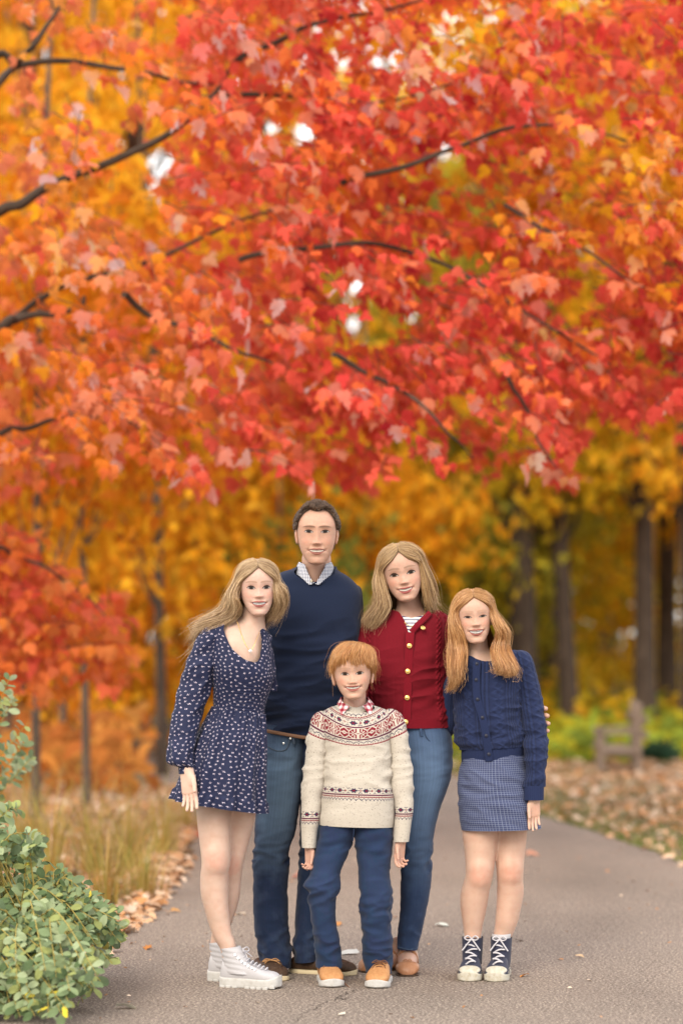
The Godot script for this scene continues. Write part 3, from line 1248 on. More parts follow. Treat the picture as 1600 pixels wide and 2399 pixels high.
# ------------------------------------------------------------------ shoes
# Sections [along 0..1, half width, top, bottom] from heel to toe, in metres about the heel's ground point.
func shoe_shell(mb: MB, heel: Vector3, fwd: Vector3, length: float, secs: Array, power := 2.6, nu := 28, nv := 40) -> void:
	fwd = fwd.normalized()
	var right := fwd.cross(Vector3.UP).normalized()
	var xs := []
	var k1 := []
	var k2 := []
	var k3 := []
	for s in secs:
		xs.append(s[0]); k1.append(s[1]); k2.append(s[2]); k3.append(s[3])
	var P := PackedVector3Array()
	var UV := PackedVector2Array()
	for j in nv + 1:
		var r := float(j) / nv
		var t := lerpf(r, 0.5 - 0.5 * cos(PI * r), 0.7)
		var hw := curve(xs, k1, t)
		var top := curve(xs, k2, t)
		var bot := curve(xs, k3, t)
		for i in nu + 1:
			var a := TAU * i / nu
			var sx := signf(sin(a)) * pow(absf(sin(a)), 2.0 / power)
			var cy := signf(cos(a)) * pow(absf(cos(a)), 2.0 / power)
			P.append(heel + fwd * length * t + right * hw * sx + Vector3.UP * ((top + bot) * 0.5 + (top - bot) * 0.5 * cy))
			UV.append(Vector2(a * 0.05, t * length))
	mb.grid(P, nu + 1, nv + 1, UV, true, false)

func outline_w(t: float, w: float) -> float:
	return w * curve([0.0, 0.015, 0.05, 0.12, 0.3, 0.45, 0.62, 0.76, 0.87, 0.94, 0.985, 1.0], [0.0, 0.30, 0.52, 0.68, 0.72, 0.74, 0.90, 1.0, 0.96, 0.78, 0.42, 0.0], t)

func sole_secs(w: float, thick: float, spring := 0.012) -> Array:
	var s := []
	for k in 21:
		var t := k / 20.0
		t = lerpf(t, 0.5 - 0.5 * cos(PI * t), 0.6)
		var lift := spring * pow(maxf(0.0, (t - 0.72) / 0.28), 2.0)
		s.append([t, outline_w(t, w), thick + lift, lift])
	return s

func upper_secs(w: float, tops: Array, thick: float) -> Array:
	var s := []
	for k in 21:
		var t := k / 20.0
		t = lerpf(t, 0.5 - 0.5 * cos(PI * t), 0.6)
		s.append([t, outline_w(t, w), curve([0.0, 0.06, 0.25, 0.42, 0.6, 0.78, 0.9, 0.97, 1.0], tops, t), thick * 0.7])
	return s

func disc(mb: MB, at: Vector3, facing: Vector3, r: float, thick: float, dome := 0.4) -> void:
	facing = facing.normalized()
	var sx := facing.cross(Vector3.UP).normalized()
	var sy := sx.cross(facing)
	var P := PackedVector3Array()
	var prof := [[1.0, 0.0], [1.0, 0.7], [0.92, 1.0], [0.75, 0.9], [0.6, 1.0], [0.35, 1.0 + dome * 0.7], [0.0, 1.0 + dome]]
	for q in prof:
		for i in 15:
			var a := TAU * i / 14.0
			P.append(at + (sx * cos(a) + sy * sin(a)) * r * q[0] + facing * thick * q[1])
	mb.grid(P, 15, prof.size(), PackedVector2Array(), true, true)

func line_tube(mb: MB, pts: Array, r: float, sides := 6, n := 0, flat := 1.0, face := Vector3.ZERO) -> void:
	var p := smooth_line(pts, n if n else pts.size() * 4)
	var rad := PackedFloat32Array()
	for k in p.size():
		rad.append(r)
	mb.tube(p, rad, sides, flat, face)

# ------------------------------------------------------------------ the family
func row_pts(depth: float, pts: Array) -> Array:
	var out := []
	for q in pts:
		var p := W(q[0], q[1], depth)
		p.z += q[2]
		out.append(p)
	return out

func person(label: String, at: Vector3) -> Node3D:
	return thing("person", label, "person", at, "family standing on the path")

func wrinkle(u: float, v: float, fu: float, fv: float, seed_: float) -> float:
	var a := noise.get_noise_3d(u * fu + v * fv * 0.35, v * fv, seed_)
	return 1.0 - 2.6 * absf(a)

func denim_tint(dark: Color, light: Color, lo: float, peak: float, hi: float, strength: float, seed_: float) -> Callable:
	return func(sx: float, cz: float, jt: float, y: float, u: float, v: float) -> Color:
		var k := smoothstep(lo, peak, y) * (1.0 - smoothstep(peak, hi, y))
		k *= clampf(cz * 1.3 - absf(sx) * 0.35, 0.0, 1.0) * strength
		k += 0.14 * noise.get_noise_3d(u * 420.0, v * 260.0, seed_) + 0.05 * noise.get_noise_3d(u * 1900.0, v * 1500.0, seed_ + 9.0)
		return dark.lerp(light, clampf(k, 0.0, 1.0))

func leg_folds(amp: float, spots: Array, seed_: float) -> Callable:
	return func(sx: float, cz: float, jt: float, y: float, u: float, v: float) -> float:
		var k := 0.22
		for s in spots:
			k += s[2] * exp(-pow((y - s[0]) / s[1], 2.0))
		return amp * k * (wrinkle(u, v, 190.0, 340.0, seed_) - 0.35)

func buttons(parent: Node3D, called: String, m: Material, depth: float, spots: Array, r: float, thick: float) -> void:
	for q in spots:
		var mb := MB.new()
		var p := W(q[0], q[1], depth)
		p.z += q[2]
		disc(mb, p, Vector3(0, 0.05, 1), r, thick)
		part(parent, called, mb.mesh(), m)

func build_teen() -> void:
	var d := 9.02
	var root := person("teenage girl in navy floral dress and white chunky high-top shoes, leaning on the man", Vector3(W(540, 2300, d).x, 0, -d))
	var f := {"chin": [605.0, 1443.0], "high": 131.0, "depth": d - 0.02, "roll": 1.5, "yaw": 6.0, "pitch": 2.0, "wide": 0.320, "jaw": 0.97, "eye": 0.505, "nose": 0.365, "mouth": 0.222, "ex": 0.135, "mw": 0.135,
		"smile": 0.022, "teeth": 0.022, "braces": true, "open": 0.85, "lash": 1.2, "brow": 0.098, "brow_ink": 0.72, "brow_tone": Color(0.22, 0.13, 0.075), "iris": Color(0.06, 0.05, 0.05), "lip": Color(0.27, 0.075, 0.07),
		"blush": 0.75, "stubble": 0.0, "freckles": 8, "skin": Color(0.56, 0.365, 0.30), "limb": Color(0.58, 0.405, 0.325), "seed": 3, "fold": 0.6}
	var skin := MB.new()
	var H := head_frame(f)
	var np := H * Vector3(0, 0.2, -0.1)
	add_body(skin, [
		[[590, 1484, -0.015, 0.048], [594, 1458, -0.01, 0.040], [597, 1425, -0.015, 0.042]],
		[[588, 1466, -0.02, 0.034], [545, 1473, -0.02, 0.036], [505, 1485, -0.01, 0.042]],
		[[592, 1474, -0.02, 0.028], [606, 1492, -0.04, 0.030]],
		[[520, 1500, 0.0, 0.052], [586, 1506, -0.01, 0.050]],
		[[545, 1520, 0.015, 0.068], [580, 1532, 0.01, 0.064]],
		[[560, 1510, 0.0, 0.074], [566, 1570, 0.0, 0.082], [560, 1650, -0.005, 0.070], [548, 1720, 0.0, 0.085]],
		[[530, 1740, 0.0, 0.085], [508, 1840, 0.015, 0.068], [501, 1900, 0.02, 0.062], [505, 1970, 0.025, 0.057], [508, 2012, 0.03, 0.0535], [505, 2035, 0.03, 0.049], [503, 2062, 0.02, 0.049], [504, 2095, 0.015, 0.0485], [512, 2144, 0.015, 0.042], [522, 2186, 0.02, 0.0345], [535, 2214, 0.022, 0.030], [540, 2248, 0.03, 0.026]],
		[[565, 1740, -0.03, 0.08], [566, 1850, -0.05, 0.064], [563, 1905, -0.06, 0.056], [550, 1975, -0.07, 0.049], [541, 2022, -0.07, 0.044], [537, 2065, -0.09, 0.041], [533, 2110, -0.10, 0.040], [522, 2160, -0.11, 0.033], [507, 2208, -0.13, 0.026], [503, 2245, -0.135, 0.024]],
		[[509, 2000, 0.058, 0.030], [508, 2022, 0.062, 0.027]], [[506, 2060, 0.045, 0.016], [514, 2140, 0.036, 0.014]], [[503, 2050, 0.0, 0.040], [504, 2095, -0.012, 0.040]],
		[[498, 1490, 0.0, 0.045], [470, 1570, 0.02, 0.036], [440, 1690, 0.03, 0.031], [441, 1745, 0.085, 0.026], [443, 1800, 0.115, 0.023]],
		[[604, 1502, -0.05, 0.030], [602, 1570, -0.10, 0.028], [606, 1640, -0.12, 0.024]]], d, 0.0105)
	add_hand(skin, W(443, 1802, d) + Vector3(0, 0, 0.124), Vector3(0.16, -1, 0.34), Vector3(0.8, 0, 0.55), 0.158, [0.10, 0.16, 0.20, 0.24, 1.0], 0.30)
	flush(skin, [[W(509, 2014, d) + Vector3(0, 0, 0.085), 0.055, 0.8], [W(541, 2030, d) + Vector3(0, 0, -0.03), 0.05, 0.9], [W(452, 1845, d) + Vector3(0, 0, 0.15), 0.05, 0.4]])
	var face := MB.new()
	add_head(face, f)
	var am := ArrayMesh.new()
	skin.mesh(am, body_mat(f))
	face.mesh(am, skin_mat(f))
	part(root, "body", am, null)

	# dress: bodice with a scooped neck, skirt with a ruffled hem, gathered sleeves
	var mb := MB.new()
	loft(mb, [[1461, 508, 626, 0.0, 0.062], [1475, 494, 630, 0.0, 0.078], [1500, 490, 634, 0.0, 0.09], [1540, 492, 638, 0.0, 0.105], [1575, 494, 640, 0.0, 0.112], [1605, 498, 635, 0.0, 0.102], [1640, 500, 624, 0.0, 0.088], [1662, 500, 620, 0.0, 0.085], [1676, 497, 622, 0.0, 0.09]], d,
		{"slope": 0.1, "nu": 120, "nv": 70, "start": func(sx, cz): return curve([-1.0, -0.66, -0.42, -0.28, -0.05, 0.30, 0.62, 0.80, 1.0], [1463.0, 1460.0, 1492.0, 1515.0, 1533.0, 1546.0, 1536.0, 1480.0, 1476.0], sx) if cz > 0.0 else 1474.0,
		"push": func(sx, cz, jt, y, u, v): return 0.0016 * sin(v * 620.0) * smoothstep(1590.0, 1610.0, y) + 0.003 * maxf(wrinkle(u, v, 900.0, 240.0, 2.0), -0.5) * smoothstep(1500.0, 1560.0, y) * (1.0 - smoothstep(1590.0, 1610.0, y)) + 0.003 * (1.0 - smoothstep(0.0, 0.05, jt)) * sin(u * 700.0)})
	part(root, "bodice", mb.mesh(), M.floral)
	mb = MB.new()
	loft(mb, [[1664, 499, 621, 0.0, 0.088], [1690, 486, 624, 0.0, 0.10], [1725, 470, 626, 0.005, 0.118], [1765, 452, 626, 0.005, 0.132], [1805, 437, 624, 0.01, 0.142], [1842, 424, 623, 0.01, 0.150], [1862, 417, 622, 0.01, 0.154], [1887, 408, 622, 0.01, 0.160]], d,
		{"slope": 0.155, "nu": 220, "nv": 70, "hollow": 0.15,
		"push": func(sx, cz, jt, y, u, v): return (0.001 + 0.0105 * jt) * sin(u * 92.0 + 1.1 * sin(u * 17.0) + 0.5 * sin(v * 12.0)) + 0.004 * (1.0 - jt) * sin(u * 260.0) + (0.006 * sin(u * 210.0 + 2.0 * sin(u * 31.0)) + 0.004) * smoothstep(1858.0, 1864.0, y)})
	part(root, "skirt", mb.mesh(), M.floral)
	mb = MB.new()
	var puff := func(sx, cz, jt, y, u, v): return 0.006 * (wrinkle(u, v, 300.0, 210.0, 7.0) - 0.3) + 0.004 * sin(u * 190.0 + 2.0 * sin(v * 8.0)) * (smoothstep(1700.0, 1790.0, y) + 0.5 * (1.0 - smoothstep(1470.0, 1510.0, y)))
	loft(mb, [[1459, 502, 520, 0.0, 0.02], [1463, 490, 527, 0.0, 0.036], [1472, 478, 531, 0.0, 0.05], [1490, 466, 529, 0.005, 0.058], [1520, 452, 522, 0.01, 0.06], [1560, 436, 511, 0.02, 0.06], [1600, 424, 500, 0.025, 0.058], [1640, 413, 488, 0.03, 0.056], [1680, 406, 474, 0.05, 0.054], [1720, 402, 464, 0.072, 0.053], [1750, 399, 459, 0.09, 0.053], [1768, 396, 459, 0.10, 0.054], [1780, 398, 460, 0.105, 0.052], [1788, 408, 461, 0.108, 0.044], [1792, 423, 462, 0.11, 0.034]], d, {"nu": 110, "nv": 110, "push": puff})
	part(root, "sleeve", mb.mesh(), M.floral)
	mb = MB.new()
	loft(mb, [[1790, 424, 462, 0.11, 0.033], [1807, 425, 462, 0.115, 0.031]], d, {"nu": 60, "nv": 8, "slope": -0.12, "push": func(sx, cz, jt, y, u, v): return 0.0015 * sin(u * 500.0)})
	part(root, "cuff", mb.mesh(), M.floral)
	mb = MB.new()
	loft(mb, [[1471, 606, 618, -0.01, 0.015], [1477, 602, 626, -0.012, 0.034], [1490, 600, 634, -0.018, 0.046], [1515, 600, 640, -0.03, 0.052], [1560, 602, 644, -0.05, 0.055], [1620, 610, 650, -0.09, 0.05]], d, {"nu": 70, "nv": 50, "push": puff})
	part(root, "sleeve", mb.mesh(), M.floral)
	# necklace
	mb = MB.new()
	line_tube(mb, row_pts(d, [[553, 1447, 0.035], [562, 1470, 0.055], [573, 1500, 0.084], [583, 1518, 0.093], [589, 1523, 0.094], [594, 1519, 0.093], [602, 1500, 0.08], [610, 1478, 0.045]]), 0.0011, 5)
	var neck := part(root, "necklace", mb.mesh(), M.gold)
	mb = MB.new()
	disc(mb, W(589, 1525, d) + Vector3(0, 0, 0.094), Vector3(0, 0.1, 1), 0.006, 0.002, 0.8)
	part(neck, "pendant", mb.mesh(), M.silver)
	mb = MB.new()
	disc(mb, W(557, 1404, d) + Vector3(0, 0, 0.01), Vector3(-0.5, 0, 1), 0.004, 0.003, 1.0)
	part(root, "earring", mb.mesh(), M.silver)

	# hair
	rng.seed = 101
	var cen := H * Vector3(0, 0.55, -0.05)
	var tones := [Color(0.239, 0.142, 0.071), Color(0.524, 0.353, 0.194), Color(0.730, 0.547, 0.342)]
	mb = MB.new()
	hair_cap(mb, f, func(a): return curve([0.0, 0.35, 0.7, 1.0, 1.3, 1.7, 2.2, 3.2], [0.90, 0.885, 0.82, 0.70, 0.58, 0.42, 0.15, 0.08], absf(a)), 0.022, Color(0.36, 0.24, 0.13))
	hair_sheet(mb, joined(parted(H, -1.0, 0.045), [[[554, 1400, 0.06], [556, 1420, 0.05], [546, 1443, 0.05], [520, 1459, 0.065], [490, 1467, 0.05]],
		[[541, 1400, 0.04], [533, 1426, 0.04], [514, 1448, 0.045], [486, 1462, 0.03], [460, 1474, 0.01]],
		[[528, 1400, 0.01], [514, 1426, 0.01], [492, 1446, 0.0], [468, 1468, -0.02], [446, 1500, -0.04]],
		[[536, 1415, -0.085], [522, 1445, -0.085], [500, 1475, -0.085], [475, 1505, -0.09], [450, 1535, -0.10]]]), d, 300, 0.0042, tones, {"twist": 0.6, "wave": 0.014, "waves": 1.8, "centre": cen, "face": f, "tip": 0.014})
	hair_sheet(mb, joined(parted(H, 1.0, 0.045), [[[647, 1392, 0.06], [648, 1412, 0.055], [641, 1434, 0.035], [628, 1452, 0.01]],
		[[664, 1380, 0.045], [665, 1402, 0.035], [661, 1424, 0.02], [643, 1448, 0.0]],
		[[662, 1395, 0.0], [664, 1415, 0.0], [656, 1436, -0.01], [636, 1455, -0.02]],
		[[655, 1400, -0.06], [653, 1425, -0.055], [645, 1445, -0.055], [628, 1465, -0.055]]]), d, 210, 0.0042, tones, {"wave": 0.009, "waves": 1.7, "centre": cen, "face": f})
	hair_sheet(mb, [[[-2.3, 0.6, 0.05, H], [-2.4, 0.35, 0.05, H], [548, 1440, -0.09], [525, 1470, -0.09]], [[3.1, 0.6, 0.05, H], [3.1, 0.35, 0.05, H], [590, 1440, -0.10], [580, 1475, -0.09]], [[2.3, 0.6, 0.05, H], [2.4, 0.35, 0.05, H], [640, 1435, -0.07], [625, 1462, -0.07]]], d, 90, 0.007, [tones[0], tones[0], tones[1]], {"n": 10, "centre": cen, "face": f})
	hair_sheet(mb, [[[540, 1440, -0.03], [500, 1470, -0.04], [465, 1490, -0.05], [445, 1472, -0.05]], [[530, 1450, -0.05], [480, 1500, -0.07], [445, 1545, -0.08], [432, 1580, -0.08]]], d, 40, 0.0009, tones, {"wave": 0.012, "waves": 1.2, "tip": 0.02, "fly": 0.0})
	part(root, "hair", mb.mesh(), M.hair)

	# shoes
	white_shoe(root, Vector3(W(488, 2299, 9.15).x, 0, -9.165), Vector3(0.96, 0, 0.26), 0.225)
	white_shoe(root, G(517, 2312), Vector3(0.93, 0, 0.30), 0.236)

func white_shoe(root: Node3D, heel: Vector3, fwd: Vector3, L: float) -> void:
	fwd = fwd.normalized()
	var right := fwd.cross(Vector3.UP)
	var shoe := Node3D.new()
	shoe.name = "shoe"
	root.add_child(shoe, true)
	var mb := MB.new()
	shoe_shell(mb, heel, fwd, L, upper_secs(0.043, [0.05, 0.10, 0.098, 0.094, 0.082, 0.068, 0.062, 0.05, 0.035], 0.034))
	# ankle shaft
	var P := PackedVector3Array()
	for j in 17:
		var t := j / 16.0
		for i in 33:
			var a := TAU * i / 32.0
			var rx := lerpf(0.039, 0.034, t)
			var rz := lerpf(0.068, 0.036, pow(t, 0.8))
			var c := heel + fwd * lerpf(0.080, 0.040, t) + Vector3.UP * lerpf(0.055, 0.150 + 0.006 * cos(a), t)
			var wr := 0.0015 * sin(t * 30.0 + 3.0 * cos(a))
			P.append(c + fwd * cos(a) * (rz + wr) + right * sin(a) * (rx + wr))
	mb.grid(P, 33, 17, PackedVector2Array(), true, true)
	part(shoe, "upper", mb.mesh(), M.white_canvas)
	mb = MB.new()
	shoe_shell(mb, heel - fwd * 0.004, fwd, L + 0.008, sole_secs(0.046, 0.042, 0.014), 5.0)
	# lugs cut into the edge of the sole
	var sole := part(shoe, "sole", mb.mesh(), M.white_rubber)
	for k in 9:
		var t := 0.08 + 0.105 * k
		if k == 3:
			continue
		for s in [-1.0, 1.0]:
			var lift := 0.014 * pow(maxf(0.0, (t - 0.72) / 0.28), 2.0)
			mb = MB.new()
			mb.box(heel + fwd * t * L + right * s * (outline_w(t, 0.0465)) + Vector3.UP * (lift + 0.0055), Vector3(0.004, 0.0055, 0.0095), Basis(right, Vector3.UP, fwd), 0.001)
			part(sole, "lug", mb.mesh(), M.white_rubber)
	mb = MB.new()
	var up := Vector3.UP
	for k in 8:
		var t := 0.32 + 0.06 * k
		var y := curve([0.28, 0.42, 0.6, 0.8], [0.142, 0.110, 0.088, 0.070], t)
		var c := heel + fwd * (t * L + 0.006) + up * y
		var e := 0.020 if k < 7 else 0.014
		line_tube(mb, [c - right * e - up * 0.004, c + up * 0.004 + fwd * 0.004, c + right * e - up * 0.004], 0.0028, 5, 7)
	var bow := heel + fwd * (0.32 * L + 0.010) + up * 0.140
	for s in [-1.0, 1.0]:
		line_tube(mb, [bow, bow + right * s * 0.018 + up * 0.010 + fwd * 0.010, bow + right * s * 0.030 + fwd * 0.016, bow + right * s * 0.018 - up * 0.006 + fwd * 0.014, bow + fwd * 0.004], 0.0024, 5)
		line_tube(mb, [bow, bow + right * s * 0.010 - up * 0.012 + fwd * 0.018, bow + right * s * 0.024 - up * 0.026 + fwd * 0.03], 0.002, 5)
	part(shoe, "laces", mb.mesh(), M.lace_white)
	for k in 7:
		var t := 0.30 + 0.055 * k
		var y := curve([0.28, 0.42, 0.6, 0.8], [0.130, 0.102, 0.078, 0.062], t)
		for s in [-1.0, 1.0]:
			mb = MB.new()
			disc(mb, heel + fwd * (t * L) + right * s * 0.036 + up * y, right * s + up * 0.3 + fwd * 0.2, 0.0042, 0.0012, 0.0)
			part(shoe, "eyelet", mb.mesh(), M.silver)

func build_dad() -> void:
	var d := 9.30
	var root := person("tall man in plain navy crewneck sweater and faded jeans, gingham collar showing", Vector3(W(690, 2290, d).x, 0, -d))
	var f := {"chin": [741.5, 1325.0], "high": 140.0, "depth": d - 0.04, "roll": -0.5, "yaw": 1.0, "pitch": 1.0, "wide": 0.322, "jaw": 1.02, "eye": 0.555, "nose": 0.372, "mouth": 0.232, "ex": 0.135, "mw": 0.138,
		"smile": 0.020, "teeth": 0.019, "braces": false, "open": 0.74, "lash": 0.8, "brow": 0.075, "brow_ink": 0.95, "brow_tone": Color(0.13, 0.075, 0.05), "iris": Color(0.05, 0.04, 0.035), "lip": Color(0.25, 0.09, 0.07),
		"blush": 0.5, "stubble": 0.22, "ridge": 1.0, "snout": 1.1, "freckles": 0, "skin": Color(0.48, 0.285, 0.21), "limb": Color(0.49, 0.30, 0.225), "seed": 5, "fold": 1.4}
	var H := head_frame(f)
	var skin := MB.new()
	add_body(skin, [
		[[741, 1390, -0.07, 0.062], [741, 1350, -0.07, 0.056], [741, 1305, -0.07, 0.056]],
		[[665, 1408, -0.08, 0.045], [741, 1380, -0.08, 0.05], [818, 1408, -0.10, 0.045]],
		[[720, 1440, -0.06, 0.085], [720, 1560, -0.06, 0.085], [718, 1690, -0.06, 0.085]],
		[[765, 1440, -0.06, 0.085], [760, 1560, -0.06, 0.085], [755, 1690, -0.06, 0.085]],
		[[668, 1760, -0.05, 0.07], [650, 1880, -0.04, 0.062], [636, 2010, -0.02, 0.05], [634, 2100, -0.03, 0.046], [642, 2220, -0.04, 0.036], [645, 2258, -0.03, 0.034]],
		[[755, 1760, -0.05, 0.07], [745, 1880, -0.06, 0.062], [735, 2010, -0.07, 0.05], [728, 2100, -0.08, 0.046], [718, 2220, -0.08, 0.034], [716, 2250, -0.07, 0.034]],
		[[662, 1405, -0.11, 0.038], [636, 1480, -0.16, 0.034], [628, 1540, -0.20, 0.03]],
		[[820, 1408, -0.125, 0.036], [824, 1490, -0.155, 0.034], [828, 1580, -0.20, 0.03]]], d, 0.014)
	var face := MB.new()
	add_head(face, f)
	var am := ArrayMesh.new()
	skin.mesh(am, body_mat(f))
	face.mesh(am, skin_mat(f))
	part(root, "body", am, null)

	var soft := func(sx, cz, jt, y, u, v): return 0.010 * (wrinkle(u + v * 0.4, v, 120.0, 200.0, 14.0) - 0.3) * smoothstep(1390.0, 1560.0, y) + 0.010 * (wrinkle(u, v, 90.0, 420.0, 19.0) - 0.3) * exp(-pow((y - 1690.0) / 60.0, 2.0)) + 0.004 * (wrinkle(u, v, 260.0, 120.0, 29.0) - 0.3) * exp(-pow((y - 1480.0) / 50.0, 2.0)) * absf(sx)
	var mb := MB.new()
	loft(mb, [[1322, 704, 778, -0.07, 0.060], [1329, 694, 788, -0.07, 0.070], [1335, 682, 796, -0.07, 0.080], [1342, 662, 810, -0.07, 0.092], [1352, 644, 824, -0.07, 0.102], [1372, 624, 842, -0.07, 0.11], [1392, 616, 847, -0.065, 0.116], [1430, 612, 846, -0.06, 0.122], [1480, 610, 842, -0.06, 0.124], [1530, 608, 836, -0.06, 0.122], [1600, 606, 830, -0.06, 0.120], [1660, 606, 826, -0.06, 0.120], [1700, 608, 824, -0.06, 0.121], [1712, 610, 823, -0.06, 0.118], [1722, 613, 821, -0.06, 0.116]], d,
		{"slope": 0.05, "nu": 110, "nv": 110, "push": soft, "start": func(sx, cz): return (1371.0 - 45.0 * pow(absf(sx), 0.95)) if cz > 0.0 else 1326.0})
	part(root, "sweater", mb.mesh(), M.navy_knit)
	mb = MB.new()
	loft(mb, [[1369, 828, 838, -0.12, 0.02], [1376, 816, 846, -0.12, 0.04], [1395, 806, 850, -0.125, 0.055], [1430, 800, 852, -0.13, 0.06], [1480, 798, 850, -0.15, 0.06], [1540, 800, 850, -0.18, 0.056], [1600, 806, 852, -0.21, 0.054]], d, {"nu": 60, "nv": 60, "push": soft})
	part(root, "sleeve", mb.mesh(), M.navy_knit)
	mb = MB.new()
	loft(mb, [[1366, 640, 654, -0.12, 0.02], [1374, 628, 664, -0.12, 0.04], [1395, 616, 668, -0.12, 0.055], [1430, 608, 664, -0.13, 0.06], [1480, 604, 658, -0.16, 0.06], [1550, 600, 652, -0.2, 0.055]], d, {"nu": 60, "nv": 50, "push": soft})
	part(root, "sleeve", mb.mesh(), M.navy_knit)
	# ribbed neck edge
	mb = MB.new()
	var ring := []
	for k in 33:
		var a := TAU * k / 32.0 - PI
		var sx := sin(a)
		var p := W(741.0 + 44.0 * sx, 1330.0 + (38.0 * pow(maxf(cos(a), 0.0), 1.2)), d)
		p.z += -0.07 + (0.110 if cos(a) > 0.0 else 0.068) * cos(a)
		ring.append(p)
	line_tube(mb, ring, 0.0075, 8, 80)
	part(root, "neckband", mb.mesh(), M.navy_knit)
	# shirt collar
	mb = MB.new()
	loft(mb, [[1315, 700, 776, -0.07, 0.064], [1322, 696, 780, -0.069, 0.070], [1335, 692, 783, -0.066, 0.080], [1350, 690, 783, -0.060, 0.096], [1370, 692, 780, -0.055, 0.108]], d,
		{"nu": 120, "nv": 30, "cap": false, "start": func(sx, cz): return 1314.0 + (10.0 * pow(maxf(cz, 0.0), 2.0)),
		"finish": func(sx, cz): return curve([0.0, 0.18, 0.3, 0.45, 0.8, 1.0], [1366.0, 1370.0, 1369.0, 1362.0, 1348.0, 1342.0], absf(sx)) if cz > 0.0 else 1338.0,
		"skip": func(sx, cz, y): return cz > 0.0 and absf(sx) < 0.62 - (y - 1318.0) / 88.0})
	part(root, "collar", mb.mesh(), M.gingham)
	buttons(root, "button", M.rubber, d, [[730, 1362, 0.052]], 0.005, 0.002)

	# jeans
	var dark := Color(0.015, 0.028, 0.075)
	var light := Color(0.155, 0.24, 0.36)
	mb = MB.new()
	loft(mb, [[1700, 614, 724, -0.06, 0.100], [1730, 611, 720, -0.06, 0.106], [1760, 608, 716, -0.055, 0.112], [1820, 603, 710, -0.05, 0.108], [1900, 599, 700, -0.045, 0.1], [1953, 596, 690, -0.035, 0.092], [1980, 595, 680, -0.03, 0.085], [2000, 594, 675, -0.03, 0.082], [2034, 592, 676, -0.035, 0.080], [2070, 592, 674, -0.04, 0.079], [2144, 593, 675, -0.045, 0.077], [2197, 598, 678, -0.045, 0.077], [2229, 604, 683, -0.04, 0.08], [2250, 609, 682, -0.035, 0.08], [2266, 611, 680, -0.035, 0.08]], d,
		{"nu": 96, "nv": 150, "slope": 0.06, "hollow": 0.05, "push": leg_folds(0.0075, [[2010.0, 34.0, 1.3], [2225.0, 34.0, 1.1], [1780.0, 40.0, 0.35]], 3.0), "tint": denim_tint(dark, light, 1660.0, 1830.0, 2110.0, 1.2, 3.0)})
	loft(mb, [[1700, 700, 818, -0.06, 0.100], [1740, 700, 816, -0.06, 0.106], [1800, 702, 805, -0.07, 0.108], [1900, 702, 792, -0.07, 0.1], [2027, 699, 776, -0.08, 0.085], [2102, 694, 764, -0.085, 0.08], [2180, 689, 756, -0.085, 0.078], [2225, 686, 752, -0.08, 0.08], [2256, 689, 748, -0.08, 0.08]], d,
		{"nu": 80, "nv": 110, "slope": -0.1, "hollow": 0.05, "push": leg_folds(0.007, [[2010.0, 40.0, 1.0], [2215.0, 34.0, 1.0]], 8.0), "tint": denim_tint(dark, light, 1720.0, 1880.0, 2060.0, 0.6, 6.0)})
	var jeans := part(root, "jeans", mb.mesh(), M.denim)
	# pocket edge and rivets, belt
	mb = MB.new()
	line_tube(mb, row_pts(d, [[628, 1748, 0.046], [648, 1757, 0.056], [668, 1756, 0.058], [676, 1744, 0.056], [680, 1727, 0.055]]), 0.0022, 6, 24)
	part(jeans, "pocket_seam", mb.mesh(), tinted(M.denim, Color(0.10, 0.13, 0.17)))
	mb = MB.new()
	line_tube(mb, row_pts(d, [[688, 1722, 0.055], [690, 1742, 0.056]]), 0.005, 6, 6)
	part(jeans, "belt_loop", mb.mesh(), tinted(M.denim, Color(0.08, 0.11, 0.16)))
	buttons(jeans, "rivet", M.silver, d, [[665, 1740, 0.056], [681, 1729, 0.055]], 0.0045, 0.002)
	mb = MB.new()
	line_tube(mb, row_pts(d, [[612, 1709, 0.025], [640, 1714, 0.05], [680, 1721, 0.061], [722, 1727, 0.062], [770, 1728, 0.055], [815, 1725, 0.02]]), 0.007, 8, 30, 0.45, Vector3(0, 0, 1))
	part(root, "belt", mb.mesh(), M.belt)

	# hair: tight short curls with a receding line
	rng.seed = 202
	mb = MB.new()
	var line := func(a): return curve([0.0, 0.25, 0.5, 0.75, 1.0, 1.2, 1.38, 1.62, 1.85, 2.2, 3.2], [0.89, 0.905, 0.925, 0.90, 0.82, 0.70, 0.60, 0.61, 0.50, 0.28, 0.2], absf(a))
	hair_cap(mb, f, line, 0.028, Color(0.05, 0.028, 0.017), 0.015)
	for k in 1500:
		var a := rng.randf_range(-2.6, 2.6)
		var t0: float = line.call(a)
		var t := lerpf(t0 + 0.005, 1.0, sqrt(rng.randf()) if rng.randf() < 0.5 else rng.randf() * 0.6)
		if absf(a) < 0.6:
			t = lerpf(t0, 1.0, rng.randf())
		var p := head_local(f, a, t, 0.02, false)
		var out := (p - Vector3(0, 0.62, -0.03)).normalized()
		var s1 := out.cross(Vector3(rng.randfn(), rng.randfn(), rng.randfn())).normalized()
		var s2 := out.cross(s1)
		var pts := PackedVector3Array()
		var rad := PackedFloat32Array()
		var turns := rng.randf_range(1.1, 1.7)
		var rr := rng.randf_range(0.012, 0.026)
		var grow := rng.randf_range(0.045, 0.085) * (0.7 if absf(a) > 1.0 else 1.1)
		for q in 13:
			var e := q / 12.0
			var ang := e * TAU * turns
			pts.append(H * (p + out * grow * (0.15 + 0.85 * sin(e * PI * 0.72)) + (s1 * cos(ang) + s2 * sin(ang)) * rr + s1 * e * 0.03))
			rad.append(0.0011 * (1.0 - 0.75 * e * e) * rng.randf_range(0.8, 1.2))
